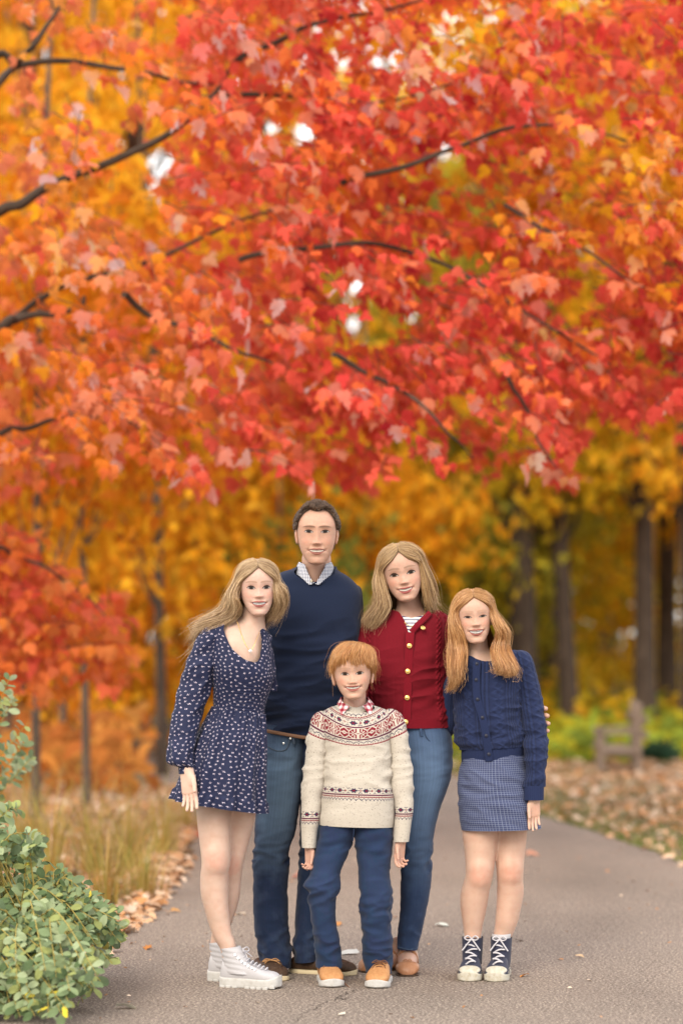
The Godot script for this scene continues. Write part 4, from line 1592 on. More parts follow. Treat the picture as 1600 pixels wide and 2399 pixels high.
		var c := Color(0.035, 0.018, 0.010).lerp(Color(0.15, 0.085, 0.05), rng.randf())
		if absf(a) > 0.9 and rng.randf() < 0.2:
			c = c.lerp(Color(0.22, 0.19, 0.17), 0.5)
		mb.tube(pts, rad, 4, 1.0, Vector3.ZERO, c)
	part(root, "hair", mb.mesh(), M.hair)

	boat_shoe(root, G(654, 2302) - Vector3(0.30, 0, 0.95).normalized() * 0.275, Vector3(0.30, 0, 0.95), 0.275)
	boat_shoe(root, G(833, 2287) - Vector3(0.84, 0, 0.34).normalized() * 0.275, Vector3(0.84, 0, 0.34), 0.275)

func tinted(m: StandardMaterial3D, c: Color) -> StandardMaterial3D:
	var q: StandardMaterial3D = m.duplicate()
	q.vertex_color_use_as_albedo = false
	q.albedo_color = c.linear_to_srgb()
	return q

func boat_shoe(root: Node3D, heel: Vector3, fwd: Vector3, L: float) -> void:
	fwd = fwd.normalized()
	var right := fwd.cross(Vector3.UP)
	var shoe := Node3D.new()
	shoe.name = "shoe"
	root.add_child(shoe, true)
	var mb := MB.new()
	shoe_shell(mb, heel, fwd, L, upper_secs(0.050, [0.03, 0.062, 0.060, 0.064, 0.062, 0.056, 0.050, 0.038, 0.026], 0.02))
	part(shoe, "upper", mb.mesh(), M.brown_leather)
	mb = MB.new()
	shoe_shell(mb, heel - fwd * 0.003, fwd, L + 0.007, sole_secs(0.0525, 0.019, 0.006), 5.0)
	part(shoe, "sole", mb.mesh(), M.cream_rubber)
	# moccasin seam round the toe
	mb = MB.new()
	var seam := []
	for k in 15:
		var a := PI * k / 14.0
		var c := heel + fwd * (L * 0.62 + sin(a) * L * 0.27) + right * cos(a) * 0.034 + Vector3.UP * (0.062 - 0.012 * sin(a))
		seam.append(c)
	line_tube(mb, seam, 0.0032, 6)
	part(shoe, "seam", mb.mesh(), M.brown_leather)
	mb = MB.new()
	var up := Vector3.UP
	for k in 2:
		var c := heel + fwd * (L * (0.50 + 0.07 * k)) + up * 0.068
		line_tube(mb, [c - right * 0.024 - up * 0.006, c + up * 0.003, c + right * 0.024 - up * 0.006], 0.0022, 5)
	var bow := heel + fwd * L * 0.58 + up * 0.070
	for s in [-1.0, 1.0]:
		line_tube(mb, [bow, bow + right * s * 0.018 + up * 0.006, bow + right * s * 0.034 + fwd * 0.006 - up * 0.004, bow + right * s * 0.02 + fwd * 0.01, bow], 0.0019, 5)
		line_tube(mb, [bow, bow + right * s * 0.02 + fwd * 0.012 - up * 0.004, bow + right * s * 0.036 + fwd * 0.022 - up * 0.018], 0.0019, 5)
	part(shoe, "laces", mb.mesh(), M.lace_tan)

func build_boy() -> void:
	var d := 9.10
	var root := person("ginger-haired boy in cream patterned wool jumper and blue trousers", Vector3(W(830, 2300, d).x, 0, -d))
	var f := {"chin": [829.5, 1639.0], "high": 132.0, "depth": d - 0.03, "roll": 3.5, "yaw": -1.0, "pitch": 0.0, "wide": 0.335, "jaw": 1.0, "eye": 0.462, "nose": 0.318, "mouth": 0.208, "ex": 0.129, "mw": 0.142,
		"smile": 0.030, "teeth": 0.015, "braces": false, "open": 0.85, "lash": 0.75, "brow": 0.090, "brow_ink": 0.45, "brow_tone": Color(0.30, 0.16, 0.09), "iris": Color(0.055, 0.03, 0.018), "lip": Color(0.28, 0.08, 0.065),
		"blush": 0.85, "stubble": 0.0, "freckles": 16, "snout": 0.8, "skin": Color(0.53, 0.33, 0.25), "limb": Color(0.53, 0.32, 0.245), "seed": 8, "fold": 1.2}
	var H := head_frame(f)
	var skin := MB.new()
	add_body(skin, [
		[[830, 1690, -0.02, 0.05], [831, 1660, -0.02, 0.043], [831, 1622, -0.03, 0.042]],
		[[768, 1692, -0.02, 0.035], [830, 1678, -0.02, 0.04], [905, 1690, -0.02, 0.035]],
		[[815, 1720, -0.01, 0.07], [815, 1900, -0.01, 0.07]], [[858, 1720, -0.01, 0.07], [858, 1900, -0.01, 0.07]],
		[[790, 1930, 0.0, 0.055], [768, 2030, 0.02, 0.045], [756, 2080, 0.04, 0.042], [758, 2150, 0.02, 0.038], [770, 2262, -0.01, 0.030]],
		[[872, 1930, 0.0, 0.06], [878, 2060, 0.0, 0.048], [880, 2150, -0.01, 0.04], [884, 2268, -0.02, 0.030]],
		[[760, 1700, -0.01, 0.03], [738, 1820, 0.0, 0.026], [725, 1984, 0.02, 0.020]],
		[[918, 1700, -0.01, 0.03], [940, 1820, 0.0, 0.026], [940, 1970, 0.02, 0.020]]], d, 0.014)
	add_hand(skin, W(725, 1980, d) + Vector3(0, 0, 0.022), Vector3(0.06, -1, 0.05), Vector3(0.75, 0, 0.66), 0.112, [0.75, 0.85, 0.9, 0.95, 1.0], 0.1, 0.003)
	add_hand(skin, W(939, 1966, d) + Vector3(0, 0, 0.022), Vector3(-0.12, -1, 0.05), Vector3(-0.75, 0, 0.66), 0.120, [0.55, 0.7, 0.8, 0.9, -1.0], 0.1, 0.003)
	var face := MB.new()
	add_head(face, f)
	var am := ArrayMesh.new()
	skin.mesh(am, body_mat(f))
	face.mesh(am, skin_mat(f))
	part(root, "body", am, null)

	var mm := d / LENS_PX
	var yoke := func(x: float, y: float, u: float, v: float) -> Vector2:
		var dx := x - 833.0
		var q := (y + (0.0066 + 0.0000649 * 1677.0) * dx * dx) / (1.0 + 0.0000649 * dx * dx)
		if q > 1779.0:
			q = y
		return Vector2(u + 0.032, (q - 1640.0) * mm)
	var per := 0.0024 / mm
	var wool := fair_isle(196, int((1672.0 - 1640.0) / per), int((1842.0 - 1640.0) / per), int((1893.0 - 1640.0) / per))
	var sleeve_l := fair_isle(220, int((1672.0 - 1640.0) / per), int((1900.0 - 1640.0) / per), int((1944.0 - 1640.0) / per))
	var sleeve_r := fair_isle(220, int((1672.0 - 1640.0) / per), int((1889.0 - 1640.0) / per), int((1933.0 - 1640.0) / per))
	var soft := func(sx, cz, jt, y, u, v): return 0.006 * (wrinkle(u, v, 150.0, 300.0, 44.0) - 0.3) * exp(-pow((y - 1800.0) / 90.0, 2.0)) * (0.35 + absf(sx))
	var mb := MB.new()
	loft(mb, [[1648, 806, 862, -0.02, 0.05], [1653, 792, 880, -0.02, 0.058], [1660, 772, 902, -0.02, 0.066], [1670, 757, 918, -0.018, 0.075], [1688, 750, 926, -0.015, 0.087], [1715, 752, 924, -0.01, 0.096], [1750, 758, 918, -0.01, 0.1], [1800, 758, 920, -0.005, 0.102], [1847, 755, 922, 0.0, 0.106], [1900, 750, 924, 0.0, 0.108], [1920, 747, 924, 0.0, 0.106], [1934, 748, 922, 0.0, 0.103]], d,
		{"nu": 110, "nv": 120, "slope": 0.03, "hollow": 0.04, "push": soft, "uv": yoke, "start": func(sx, cz): return (1670.0 - 20.0 * pow(absf(sx), 1.3)) if cz > 0.0 else 1650.0})
	var jumper := part(root, "jumper", mb.mesh(), wool)
	mb = MB.new()
	loft(mb, [[1666, 750, 760, -0.01, 0.015], [1671, 740, 768, -0.01, 0.03], [1682, 731, 773, -0.008, 0.038], [1700, 725, 773, -0.005, 0.042], [1722, 719, 771, 0.0, 0.044], [1746, 716, 768, 0.0, 0.044], [1790, 711, 764, 0.005, 0.043], [1825, 709, 761, 0.01, 0.042], [1860, 707, 757, 0.015, 0.041], [1893, 706, 751, 0.02, 0.040], [1930, 706, 747, 0.025, 0.037], [1944, 706, 744, 0.025, 0.034], [1984, 708, 741, 0.025, 0.031]], d, {"nu": 64, "nv": 100, "push": soft, "uv": yoke})
	part(jumper, "sleeve", mb.mesh(), sleeve_l)
	mb = MB.new()
	loft(mb, [[1661, 908, 920, -0.01, 0.015], [1666, 903, 932, -0.01, 0.03], [1676, 902, 942, -0.008, 0.038], [1694, 904, 949, -0.005, 0.042], [1716, 907, 955, 0.0, 0.044], [1746, 910, 959, 0.0, 0.044], [1800, 914, 965, 0.005, 0.043], [1840, 917, 968, 0.01, 0.042], [1870, 921, 968, 0.015, 0.041], [1905, 925, 966, 0.02, 0.039], [1933, 923, 962, 0.025, 0.035], [1970, 921, 957, 0.025, 0.032]], d, {"nu": 64, "nv": 100, "push": soft, "uv": yoke})
	part(jumper, "sleeve", mb.mesh(), sleeve_r)
	# rib of the neck
	mb = MB.new()
	loft(mb, [[1640, 812, 856, -0.02, 0.044], [1650, 806, 862, -0.02, 0.052], [1662, 796, 872, -0.02, 0.062], [1678, 786, 882, -0.02, 0.074]], d, {"nu": 80, "nv": 16, "cap": false, "uv": yoke,
		"start": func(sx, cz): return 1657.0 - 12.0 * pow(absf(sx), 1.4) if cz > 0.0 else 1642.0, "finish": func(sx, cz): return 1673.0 - 18.0 * pow(absf(sx), 1.3) if cz > 0.0 else 1652.0})
	part(jumper, "neckband", mb.mesh(), wool)
	# shirt collar, two points over the jumper
	mb = MB.new()
	loft(mb, [[1633, 799, 862, -0.025, 0.049], [1640, 795, 868, -0.024, 0.056], [1652, 788, 878, -0.02, 0.067], [1664, 781, 886, -0.016, 0.080], [1678, 776, 890, -0.012, 0.092]], d,
		{"nu": 120, "nv": 26, "cap": false, "start": func(sx, cz): return 1632.0 + 22.0 * pow(maxf(cz, 0.0), 2.0),
		"finish": func(sx, cz): return curve([0.0, 0.42, 0.55, 0.68, 0.85, 1.0], [1662.0, 1667.0, 1675.0, 1668.0, 1654.0, 1650.0], absf(sx)) if cz > 0.0 else 1648.0,
		"skip": func(sx, cz, y): return cz > 0.0 and absf(sx) < 0.36 + maxf(0.0, (y - 1656.0) / 80.0)})
	part(root, "collar", mb.mesh(), M.plaid)

	var blue := Color(0.011, 0.024, 0.066)
	var blue2 := Color(0.024, 0.048, 0.115)
	mb = MB.new()
	loft(mb, [[1915, 754, 838, 0.0, 0.078], [1940, 749, 834, 0.0, 0.086], [1967, 743, 827, 0.0, 0.09], [2007, 734, 812, 0.01, 0.084], [2050, 725, 796, 0.025, 0.078], [2070, 713, 797, 0.035, 0.076], [2086, 718, 793, 0.035, 0.074], [2100, 721, 787, 0.03, 0.072], [2141, 727, 786, 0.02, 0.068], [2200, 736, 794, 0.01, 0.070], [2245, 740, 800, 0.005, 0.074], [2264, 741, 802, 0.005, 0.074]], d,
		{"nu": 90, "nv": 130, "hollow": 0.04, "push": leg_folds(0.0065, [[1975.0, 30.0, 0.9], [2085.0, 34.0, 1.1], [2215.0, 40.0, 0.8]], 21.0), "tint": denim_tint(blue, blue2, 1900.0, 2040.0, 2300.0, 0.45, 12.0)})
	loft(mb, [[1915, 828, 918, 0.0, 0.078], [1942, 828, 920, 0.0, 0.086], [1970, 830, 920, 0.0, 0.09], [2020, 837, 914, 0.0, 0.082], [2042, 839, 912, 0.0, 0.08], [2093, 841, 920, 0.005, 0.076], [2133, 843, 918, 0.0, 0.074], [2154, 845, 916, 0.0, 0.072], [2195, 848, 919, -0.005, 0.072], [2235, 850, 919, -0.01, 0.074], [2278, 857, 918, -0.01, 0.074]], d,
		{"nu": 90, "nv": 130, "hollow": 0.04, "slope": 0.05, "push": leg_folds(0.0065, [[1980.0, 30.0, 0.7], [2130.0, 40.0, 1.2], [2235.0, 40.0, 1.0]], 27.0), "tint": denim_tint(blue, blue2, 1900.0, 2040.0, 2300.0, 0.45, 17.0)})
	var tr := part(root, "trousers", mb.mesh(), M.chino)
	mb = MB.new()
	line_tube(mb, row_pts(d, [[829, 1936, 0.096], [828, 1950, 0.092], [826, 1966, 0.078]]), 0.0025, 6, 12)
	part(tr, "fly_seam", mb.mesh(), tinted(M.chino, Color(0.012, 0.026, 0.07)))

	# hair: a thick mop brushed forward from the crown
	rng.seed = 303
	mb = MB.new()
	var tones := [Color(0.27, 0.105, 0.032), Color(0.50, 0.225, 0.075), Color(0.63, 0.35, 0.145)]
	var cen := H * Vector3(0, 0.55, -0.05)
	hair_cap(mb, f, func(a): return curve([0.0, 0.4, 0.8, 1.1, 1.4, 1.7, 2.2, 3.2], [0.80, 0.78, 0.70, 0.60, 0.56, 0.40, 0.16, 0.1], absf(a)), 0.035, Color(0.38, 0.19, 0.07), 0.012)
	hair_sheet(mb, [[[838, 1507, -0.028], [802, 1510, 0.000], [781, 1532, 0.009], [775, 1558, 0.009], [780, 1586, 0.009]], [[836, 1506, -0.019], [804, 1509, 0.038], [785, 1530, 0.057], [779, 1556, 0.048], [783, 1584, 0.038]],
		[[838, 1506, 0.000], [813, 1509, 0.067], [796, 1528, 0.090], [787, 1550, 0.081], [789, 1572, 0.071]], [[840, 1506, 0.000], [822, 1509, 0.076], [807, 1528, 0.104], [799, 1546, 0.103], [797, 1564, 0.095]],
		[[842, 1506, 0.000], [832, 1509, 0.076], [819, 1526, 0.109], [811, 1544, 0.109], [813, 1560, 0.106]]], d, 230, 0.0044, tones, {"n": 12, "centre": cen, "face": f, "loose": 0.0025, "wave": 0.003, "fly": 0.05, "tip": 0.005})
	hair_sheet(mb, [[[842, 1506, 0.000], [837, 1509, 0.076], [828, 1524, 0.109], [821, 1549, 0.112], [826, 1552, 0.111]], [[844, 1506, 0.000], [845, 1510, 0.076], [839, 1526, 0.109], [833, 1542, 0.112], [836, 1565, 0.108]],
		[[846, 1507, 0.000], [854, 1513, 0.071], [853, 1530, 0.100], [847, 1542, 0.104], [847, 1555, 0.103]], [[848, 1508, 0.000], [863, 1518, 0.052], [866, 1545, 0.081], [862, 1552, 0.085], [860, 1566, 0.084]],
		[[850, 1508, -0.019], [871, 1522, 0.024], [876, 1545, 0.038], [874, 1564, 0.043], [870, 1582, 0.038]], [[848, 1508, -0.038], [871, 1524, -0.009], [878, 1548, 0.000], [876, 1570, 0.009], [872, 1587, 0.000]]], d, 230, 0.0044, tones, {"n": 12, "centre": cen, "face": f, "loose": 0.0025, "wave": 0.003, "fly": 0.05, "tip": 0.005})
	hair_sheet(mb, [[[838, 1508, -0.038], [802, 1517, -0.057], [784, 1552, -0.067], [789, 1602, -0.057]], [[839, 1509, -0.057], [830, 1522, -0.104], [830, 1572, -0.119], [830, 1627, -0.095]], [[841, 1509, -0.038], [869, 1520, -0.057], [876, 1552, -0.057], [871, 1602, -0.048]]], d, 90, 0.006, tones, {"n": 12, "centre": cen, "face": f})
	part(root, "hair", mb.mesh(), M.hair)

	suede_shoe(root, G(781, 2317) - Vector3(0.16, 0, 0.98).normalized() * 0.225, Vector3(0.16, 0, 0.98), 0.225, true)
	suede_shoe(root, G(880, 2319) - Vector3(-0.17, 0, 0.98).normalized() * 0.225, Vector3(-0.17, 0, 0.98), 0.225, false)

func suede_shoe(root: Node3D, heel: Vector3, fwd: Vector3, L: float, trailing: bool) -> void:
	fwd = fwd.normalized()
	var right := fwd.cross(Vector3.UP)
	var up := Vector3.UP
	var shoe := Node3D.new()
	shoe.name = "shoe"
	root.add_child(shoe, true)
	var mb := MB.new()
	shoe_shell(mb, heel, fwd, L, upper_secs(0.044, [0.04, 0.075, 0.078, 0.088, 0.078, 0.064, 0.054, 0.042, 0.03], 0.028))
	part(shoe, "upper", mb.mesh(), M.tan_leather)
	mb = MB.new()
	shoe_shell(mb, heel - fwd * 0.004, fwd, L + 0.009, sole_secs(0.0475, 0.029, 0.010), 4.0)
	part(shoe, "sole", mb.mesh(), M.white_rubber)
	mb = MB.new()
	for k in 3:
		var t := 0.50 + 0.075 * k
		var y: float = [0.090, 0.083, 0.075][k]
		var c := heel + fwd * t * L + up * y
		line_tube(mb, [c - right * 0.022 - up * 0.007, c + up * 0.002, c + right * 0.022 - up * 0.007], 0.0022, 5)
	var bow := heel + fwd * L * 0.54 + up * 0.090
	for s in [-1.0, 1.0]:
		line_tube(mb, [bow, bow + right * s * 0.015 + up * 0.006, bow + right * s * 0.030 + fwd * 0.006 - up * 0.004, bow + right * s * 0.014 + fwd * 0.01, bow], 0.0019, 5)
		line_tube(mb, [bow, bow + right * s * 0.016 + fwd * 0.016 - up * 0.008, bow + right * s * 0.026 + fwd * 0.03 - up * 0.022], 0.0018, 5)
	if trailing:
		line_tube(mb, [bow, bow - right * 0.026 + fwd * 0.02 - up * 0.02, bow - right * 0.042 + fwd * 0.06 - up * 0.065, bow - right * 0.062 + fwd * 0.095 - up * 0.088], 0.0019, 5)
	part(shoe, "laces", mb.mesh(), M.lace_brown)

func build_mum() -> void:
	var d := 9.40
	var root := person("woman in crimson cable-knit cardigan with gold buttons and blue jeans", Vector3(W(940, 2290, d).x, 0, -d))
	var f := {"chin": [956.0, 1409.0], "high": 136.0, "depth": d - 0.03, "roll": 11.0, "yaw": -2.0, "pitch": 2.0, "wide": 0.334, "jaw": 0.99, "eye": 0.480, "nose": 0.338, "mouth": 0.203, "ex": 0.146, "mw": 0.135,
		"smile": 0.034, "teeth": 0.019, "braces": false, "open": 0.78, "lash": 1.35, "brow": 0.098, "brow_ink": 0.85, "brow_tone": Color(0.20, 0.115, 0.07), "iris": Color(0.055, 0.035, 0.022), "lip": Color(0.27, 0.055, 0.058),
		"blush": 0.7, "stubble": 0.0, "freckles": 0, "skin": Color(0.52, 0.32, 0.245), "limb": Color(0.52, 0.32, 0.245), "seed": 11, "fold": 1.1}
	var H := head_frame(f)
	var skin := MB.new()
	add_body(skin, [
		[[962, 1470, -0.02, 0.055], [961, 1440, -0.02, 0.048], [957, 1395, -0.03, 0.047]],
		[[880, 1480, -0.02, 0.045], [955, 1455, -0.02, 0.045], [1025, 1470, -0.03, 0.045]],
		[[930, 1500, -0.01, 0.08], [930, 1620, -0.01, 0.075], [930, 1710, -0.01, 0.085]], [[975, 1500, -0.01, 0.08], [970, 1620, -0.01, 0.075], [985, 1710, -0.01, 0.085]],
		[[985, 1760, 0.0, 0.085], [985, 1850, 0.01, 0.07], [975, 2000, 0.01, 0.046], [970, 2080, 0.0, 0.044], [955, 2215, -0.01, 0.032], [953, 2262, 0.0, 0.031]],
		[[900, 1760, -0.04, 0.08], [892, 1900, -0.05, 0.05], [888, 2050, -0.06, 0.036], [892, 2215, -0.07, 0.029], [900, 2262, -0.08, 0.029]],
		[[876, 1485, -0.01, 0.04], [848, 1570, 0.0, 0.036], [842, 1660, 0.02, 0.03]],
		[[1028, 1480, -0.04, 0.04], [1040, 1590, -0.13, 0.036], [1150, 1640, -0.16, 0.030], [1240, 1680, -0.10, 0.024]]], d, 0.013)
	# the hand on the younger girl's arm: fingertips come round the sleeve
	for q in [[1277, 1660, 0.0], [1281, 1677, 0.004], [1283, 1695, 0.002], [1281, 1712, -0.004]]:
		var fd := Field.new(W(1240, 1730, 9.28) - Vector3(0.01, 0.01, 0.09), W(1300, 1640, 9.28) + Vector3(0.01, 0.01, 0.06), 0.0032)
		var tip := W(q[0], q[1], 9.26)
		tip.z += 0.012
		fd.capsule(tip - Vector3(0.006, 0, 0.012), 0.0098, tip, 0.0088, 0.004)
		fd.capsule(tip - Vector3(0.006, 0, 0.012), 0.0098, tip - Vector3(0.03, -0.004, 0.055), 0.0100, 0.004)
		fd.add_to(skin)
	var face := MB.new()
	add_head(face, f)
	var am := ArrayMesh.new()
	skin.mesh(am, body_mat(f))
	face.mesh(am, skin_mat(f))
	part(root, "body", am, null)

	var soft := func(sx, cz, jt, y, u, v): return 0.008 * (wrinkle(u + v * 0.3, v, 130.0, 240.0, 64.0) - 0.3) * smoothstep(1470.0, 1600.0, y) + 0.010 * exp(-pow((y - 1540.0) / 38.0, 2.0)) * exp(-pow((absf(sx) - 0.5) / 0.3, 2.0)) * maxf(cz, 0.0)
	var mb := MB.new()
	loft(mb, [[1436, 918, 1012, -0.02, 0.07], [1450, 905, 1020, -0.02, 0.082], [1480, 890, 1030, -0.01, 0.098], [1530, 880, 1030, 0.0, 0.108]], d, {"nu": 90, "nv": 30, "start": func(sx, cz): return 1448.0 - 12.0 * absf(sx) if cz > 0.0 else 1434.0})
	part(root, "striped_top", mb.mesh(), M.stripes)
	mb = MB.new()
	loft(mb, [[1426, 908, 1018, -0.02, 0.072], [1433, 884, 1034, -0.02, 0.084], [1444, 864, 1044, -0.02, 0.094], [1460, 852, 1048, -0.015, 0.102], [1490, 846, 1048, -0.01, 0.112], [1530, 848, 1046, -0.005, 0.117], [1573, 851, 1045, 0.0, 0.114], [1610, 851, 1046, 0.0, 0.112], [1660, 849, 1052, 0.0, 0.116], [1690, 847, 1056, 0.0, 0.119], [1704, 848, 1055, 0.0, 0.116]], d,
		{"nu": 260, "nv": 160, "hollow": 0.05, "push": func(sx, cz, jt, y, u, v): return soft.call(sx, cz, jt, y, u, v) + (cable_relief(u + 0.02, v, 0.056, 0.0075, 0.4) if absf(absf(u) - 0.15) < 0.058 else 0.0), "start": func(sx, cz): return curve([-1.0, -0.5, -0.24, -0.04, 0.12, 0.3, 0.55, 0.8, 1.0], [1428.0, 1431.0, 1438.0, 1456.0, 1486.0, 1470.0, 1446.0, 1430.0, 1428.0], sx) if cz > 0.0 else 1428.0})
	var cardigan := part(root, "cardigan", mb.mesh(), M.red_cable)
	mb = MB.new()
	loft(mb, [[1452, 846, 858, -0.005, 0.018], [1458, 836, 868, -0.005, 0.036], [1472, 826, 874, 0.0, 0.05], [1495, 820, 876, 0.005, 0.054], [1540, 816, 874, 0.015, 0.054], [1600, 815, 870, 0.03, 0.05], [1660, 814, 866, 0.05, 0.048], [1700, 816, 862, 0.06, 0.044]], d, {"nu": 64, "nv": 60, "push": soft})
	part(cardigan, "sleeve", mb.mesh(), M.red_cable)
	mb = MB.new()
	loft(mb, [[1436, 1030, 1042, -0.03, 0.018], [1442, 1020, 1049, -0.03, 0.036], [1458, 1012, 1052, -0.035, 0.05], [1490, 1008, 1052, -0.045, 0.054], [1540, 1008, 1050, -0.07, 0.054], [1600, 1012, 1049, -0.11, 0.05]], d, {"nu": 64, "nv": 50, "push": soft})
	part(cardigan, "sleeve", mb.mesh(), M.red_cable)
	mb = MB.new()
	line_tube(mb, row_pts(d, [[1034, 1590, -0.13], [1060, 1620, -0.16], [1150, 1640, -0.17], [1225, 1672, -0.125]]), 0.042, 14, 20)
	part(cardigan, "sleeve", mb.mesh(), M.red_cable)
	# button band, turned back at the neck
	mb = MB.new()
	line_tube(mb, row_pts(d, [[959, 1482, 0.108], [957, 1510, 0.117], [954, 1570, 0.116], [952, 1630, 0.115], [950, 1703, 0.119]]), 0.0175, 10, 40, 0.16, Vector3(0, 0, 1))
	line_tube(mb, row_pts(d, [[962, 1482, 0.106], [975, 1466, 0.106], [990, 1452, 0.09], [1006, 1436, 0.066]]), 0.012, 8, 20, 0.3, Vector3(0.2, 0.3, 1))
	part(cardigan, "button_band", mb.mesh(), M.red_rib)
	mb = MB.new()
	loft(mb, [[1684, 847, 1056, 0.0, 0.1205], [1704, 848, 1056, 0.0, 0.1185]], d, {"nu": 120, "nv": 8, "cap": false, "push": func(sx, cz, jt, y, u, v): return 0.0016 + 0.001 * sin(u * 1200.0)})
	part(cardigan, "hem", mb.mesh(), M.red_knit)
	buttons(cardigan, "button", M.gold, d, [[956.7, 1513, 0.122], [953, 1572, 0.121], [951.5, 1633, 0.119], [948, 1689, 0.1225]], 0.0100, 0.004)
	mb = MB.new()
	disc(mb, W(988, 1472, d) + Vector3(0, 0, 0.109), Vector3(0.3, 0.7, 0.7), 0.010, 0.004)
	part(cardigan, "button", mb.mesh(), M.gold)
	# chain necklace of small links
	mb = MB.new()
	var chain := smooth_line(row_pts(d, [[922, 1428, 0.02], [930, 1444, 0.055], [945, 1458, 0.082], [962, 1468, 0.096], [978, 1462, 0.09], [990, 1446, 0.07], [996, 1426, 0.03]]), 34)
	for k in 33:
		var a := chain[k]
		var b := chain[k + 1]
		line_tube(mb, [a, (a + b) / 2 + Vector3(0, 0.0016, 0.001) * (1 if k % 2 else -1), b], 0.0016, 5, 4)
	part(root, "necklace", mb.mesh(), M.gold)

	var dark := Color(0.028, 0.055, 0.135)
	var light := Color(0.14, 0.225, 0.38)
	mb = MB.new()
	loft(mb, [[1690, 920, 1050, 0.0, 0.100], [1706, 920, 1054, 0.0, 0.107], [1724, 922, 1058, 0.0, 0.114], [1773, 928, 1060, 0.0, 0.12], [1817, 934, 1056, 0.005, 0.112], [1849, 937, 1046, 0.01, 0.104], [1893, 939, 1030, 0.01, 0.094], [1947, 939, 1017, 0.015, 0.082], [2002, 937, 1011, 0.015, 0.074], [2040, 939, 1010, 0.01, 0.07], [2079, 938, 1008, 0.005, 0.072], [2104, 938, 1004, 0.0, 0.072], [2130, 937, 999, -0.005, 0.068], [2181, 933, 987, -0.01, 0.056], [2224, 931, 978, -0.01, 0.05]], d,
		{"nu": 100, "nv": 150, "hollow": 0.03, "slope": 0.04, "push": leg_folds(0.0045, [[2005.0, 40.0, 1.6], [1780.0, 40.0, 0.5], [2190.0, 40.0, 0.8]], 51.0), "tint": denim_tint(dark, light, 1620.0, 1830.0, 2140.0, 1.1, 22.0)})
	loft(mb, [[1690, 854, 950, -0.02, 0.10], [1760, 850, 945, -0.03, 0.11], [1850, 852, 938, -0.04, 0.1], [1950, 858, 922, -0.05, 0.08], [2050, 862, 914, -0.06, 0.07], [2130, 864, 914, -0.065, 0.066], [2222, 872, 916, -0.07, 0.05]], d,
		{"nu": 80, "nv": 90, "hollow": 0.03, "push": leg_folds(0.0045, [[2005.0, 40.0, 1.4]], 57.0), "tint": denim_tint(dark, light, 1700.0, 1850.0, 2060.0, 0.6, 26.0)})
	var jeans := part(root, "jeans", mb.mesh(), M.denim)
	mb = MB.new()
	line_tube(mb, row_pts(d, [[990, 1706, 0.113], [996, 1724, 0.116], [1010, 1738, 0.11], [1030, 1742, 0.096], [1050, 1741, 0.065]]), 0.0022, 6, 24)
	part(jeans, "pocket_seam", mb.mesh(), tinted(M.denim, Color(0.04, 0.07, 0.14)))
	mb = MB.new()
	line_tube(mb, row_pts(d, [[983, 1704, 0.114], [985, 1722, 0.117]]), 0.006, 6, 6, 0.5, Vector3(0, 0, 1))
	part(jeans, "belt_loop", mb.mesh(), tinted(M.denim, Color(0.05, 0.09, 0.18)))
	mb = MB.new()
	line_tube(mb, row_pts(d, [[931, 2216, 0.030], [945, 2219, 0.045], [960, 2221, 0.045], [978, 2219, 0.02]]), 0.002, 5, 14)
	part(jeans, "hem_seam", mb.mesh(), tinted(M.denim, Color(0.08, 0.13, 0.22)))

	# hair
	rng.seed = 404
	var tones := [Color(0.194, 0.108, 0.048), Color(0.479, 0.302, 0.142), Color(0.707, 0.502, 0.285)]
	var cen := H * Vector3(0, 0.55, -0.05)
	mb = MB.new()
	hair_cap(mb, f, func(a): return curve([0.0, 0.35, 0.7, 1.0, 1.3, 1.7, 2.2, 3.2], [0.90, 0.885, 0.82, 0.70, 0.58, 0.42, 0.12, 0.06], absf(a)), 0.024, Color(0.33, 0.205, 0.10))
	hair_sheet(mb, joined(parted(H, -1.0, 0.072), [[[903, 1372, 0.07], [906, 1398, 0.06], [905, 1422, 0.075], [894, 1445, 0.095], [874, 1468, 0.10]],
		[[886, 1372, 0.055], [888, 1400, 0.06], [881, 1428, 0.08], [866, 1450, 0.095], [874, 1474, 0.095]],
		[[879, 1372, 0.02], [879, 1402, 0.035], [868, 1432, 0.06], [853, 1453, 0.08], [862, 1474, 0.085]],
		[[890, 1385, -0.085], [889, 1405, -0.08], [887, 1425, -0.08], [885, 1440, -0.075], [880, 1455, -0.07]]]), d, 290, 0.0044, tones, {"twist": 0.6, "wave": 0.013, "waves": 1.5, "centre": cen, "face": f, "tip": 0.012})
	hair_sheet(mb, joined(parted(H, 1.0, 0.072), [[[993, 1366, 0.065], [995, 1392, 0.055], [999, 1414, 0.06], [1008, 1430, 0.06]],
		[[1007, 1366, 0.045], [1009, 1392, 0.04], [1012, 1414, 0.045], [1022, 1430, 0.045]],
		[[1009, 1370, 0.0], [1011, 1396, 0.0], [1014, 1416, 0.01], [1024, 1432, 0.02]],
		[[1005, 1378, -0.06], [1008, 1400, -0.06], [1010, 1425, -0.05], [1016, 1440, -0.04]]]), d, 210, 0.0044, tones, {"wave": 0.008, "waves": 1.5, "centre": cen, "face": f})
	hair_sheet(mb, [[[-2.3, 0.6, 0.05, H], [-2.4, 0.35, 0.05, H], [905, 1420, -0.085], [895, 1450, -0.08]], [[3.1, 0.6, 0.05, H], [3.1, 0.35, 0.05, H], [955, 1425, -0.10], [955, 1455, -0.09]], [[2.3, 0.6, 0.05, H], [2.4, 0.35, 0.05, H], [1003, 1415, -0.07], [1010, 1440, -0.07]]], d, 90, 0.007, [tones[0], tones[0], tones[1]], {"n": 10, "centre": cen, "face": f})
	part(root, "hair", mb.mesh(), M.hair)

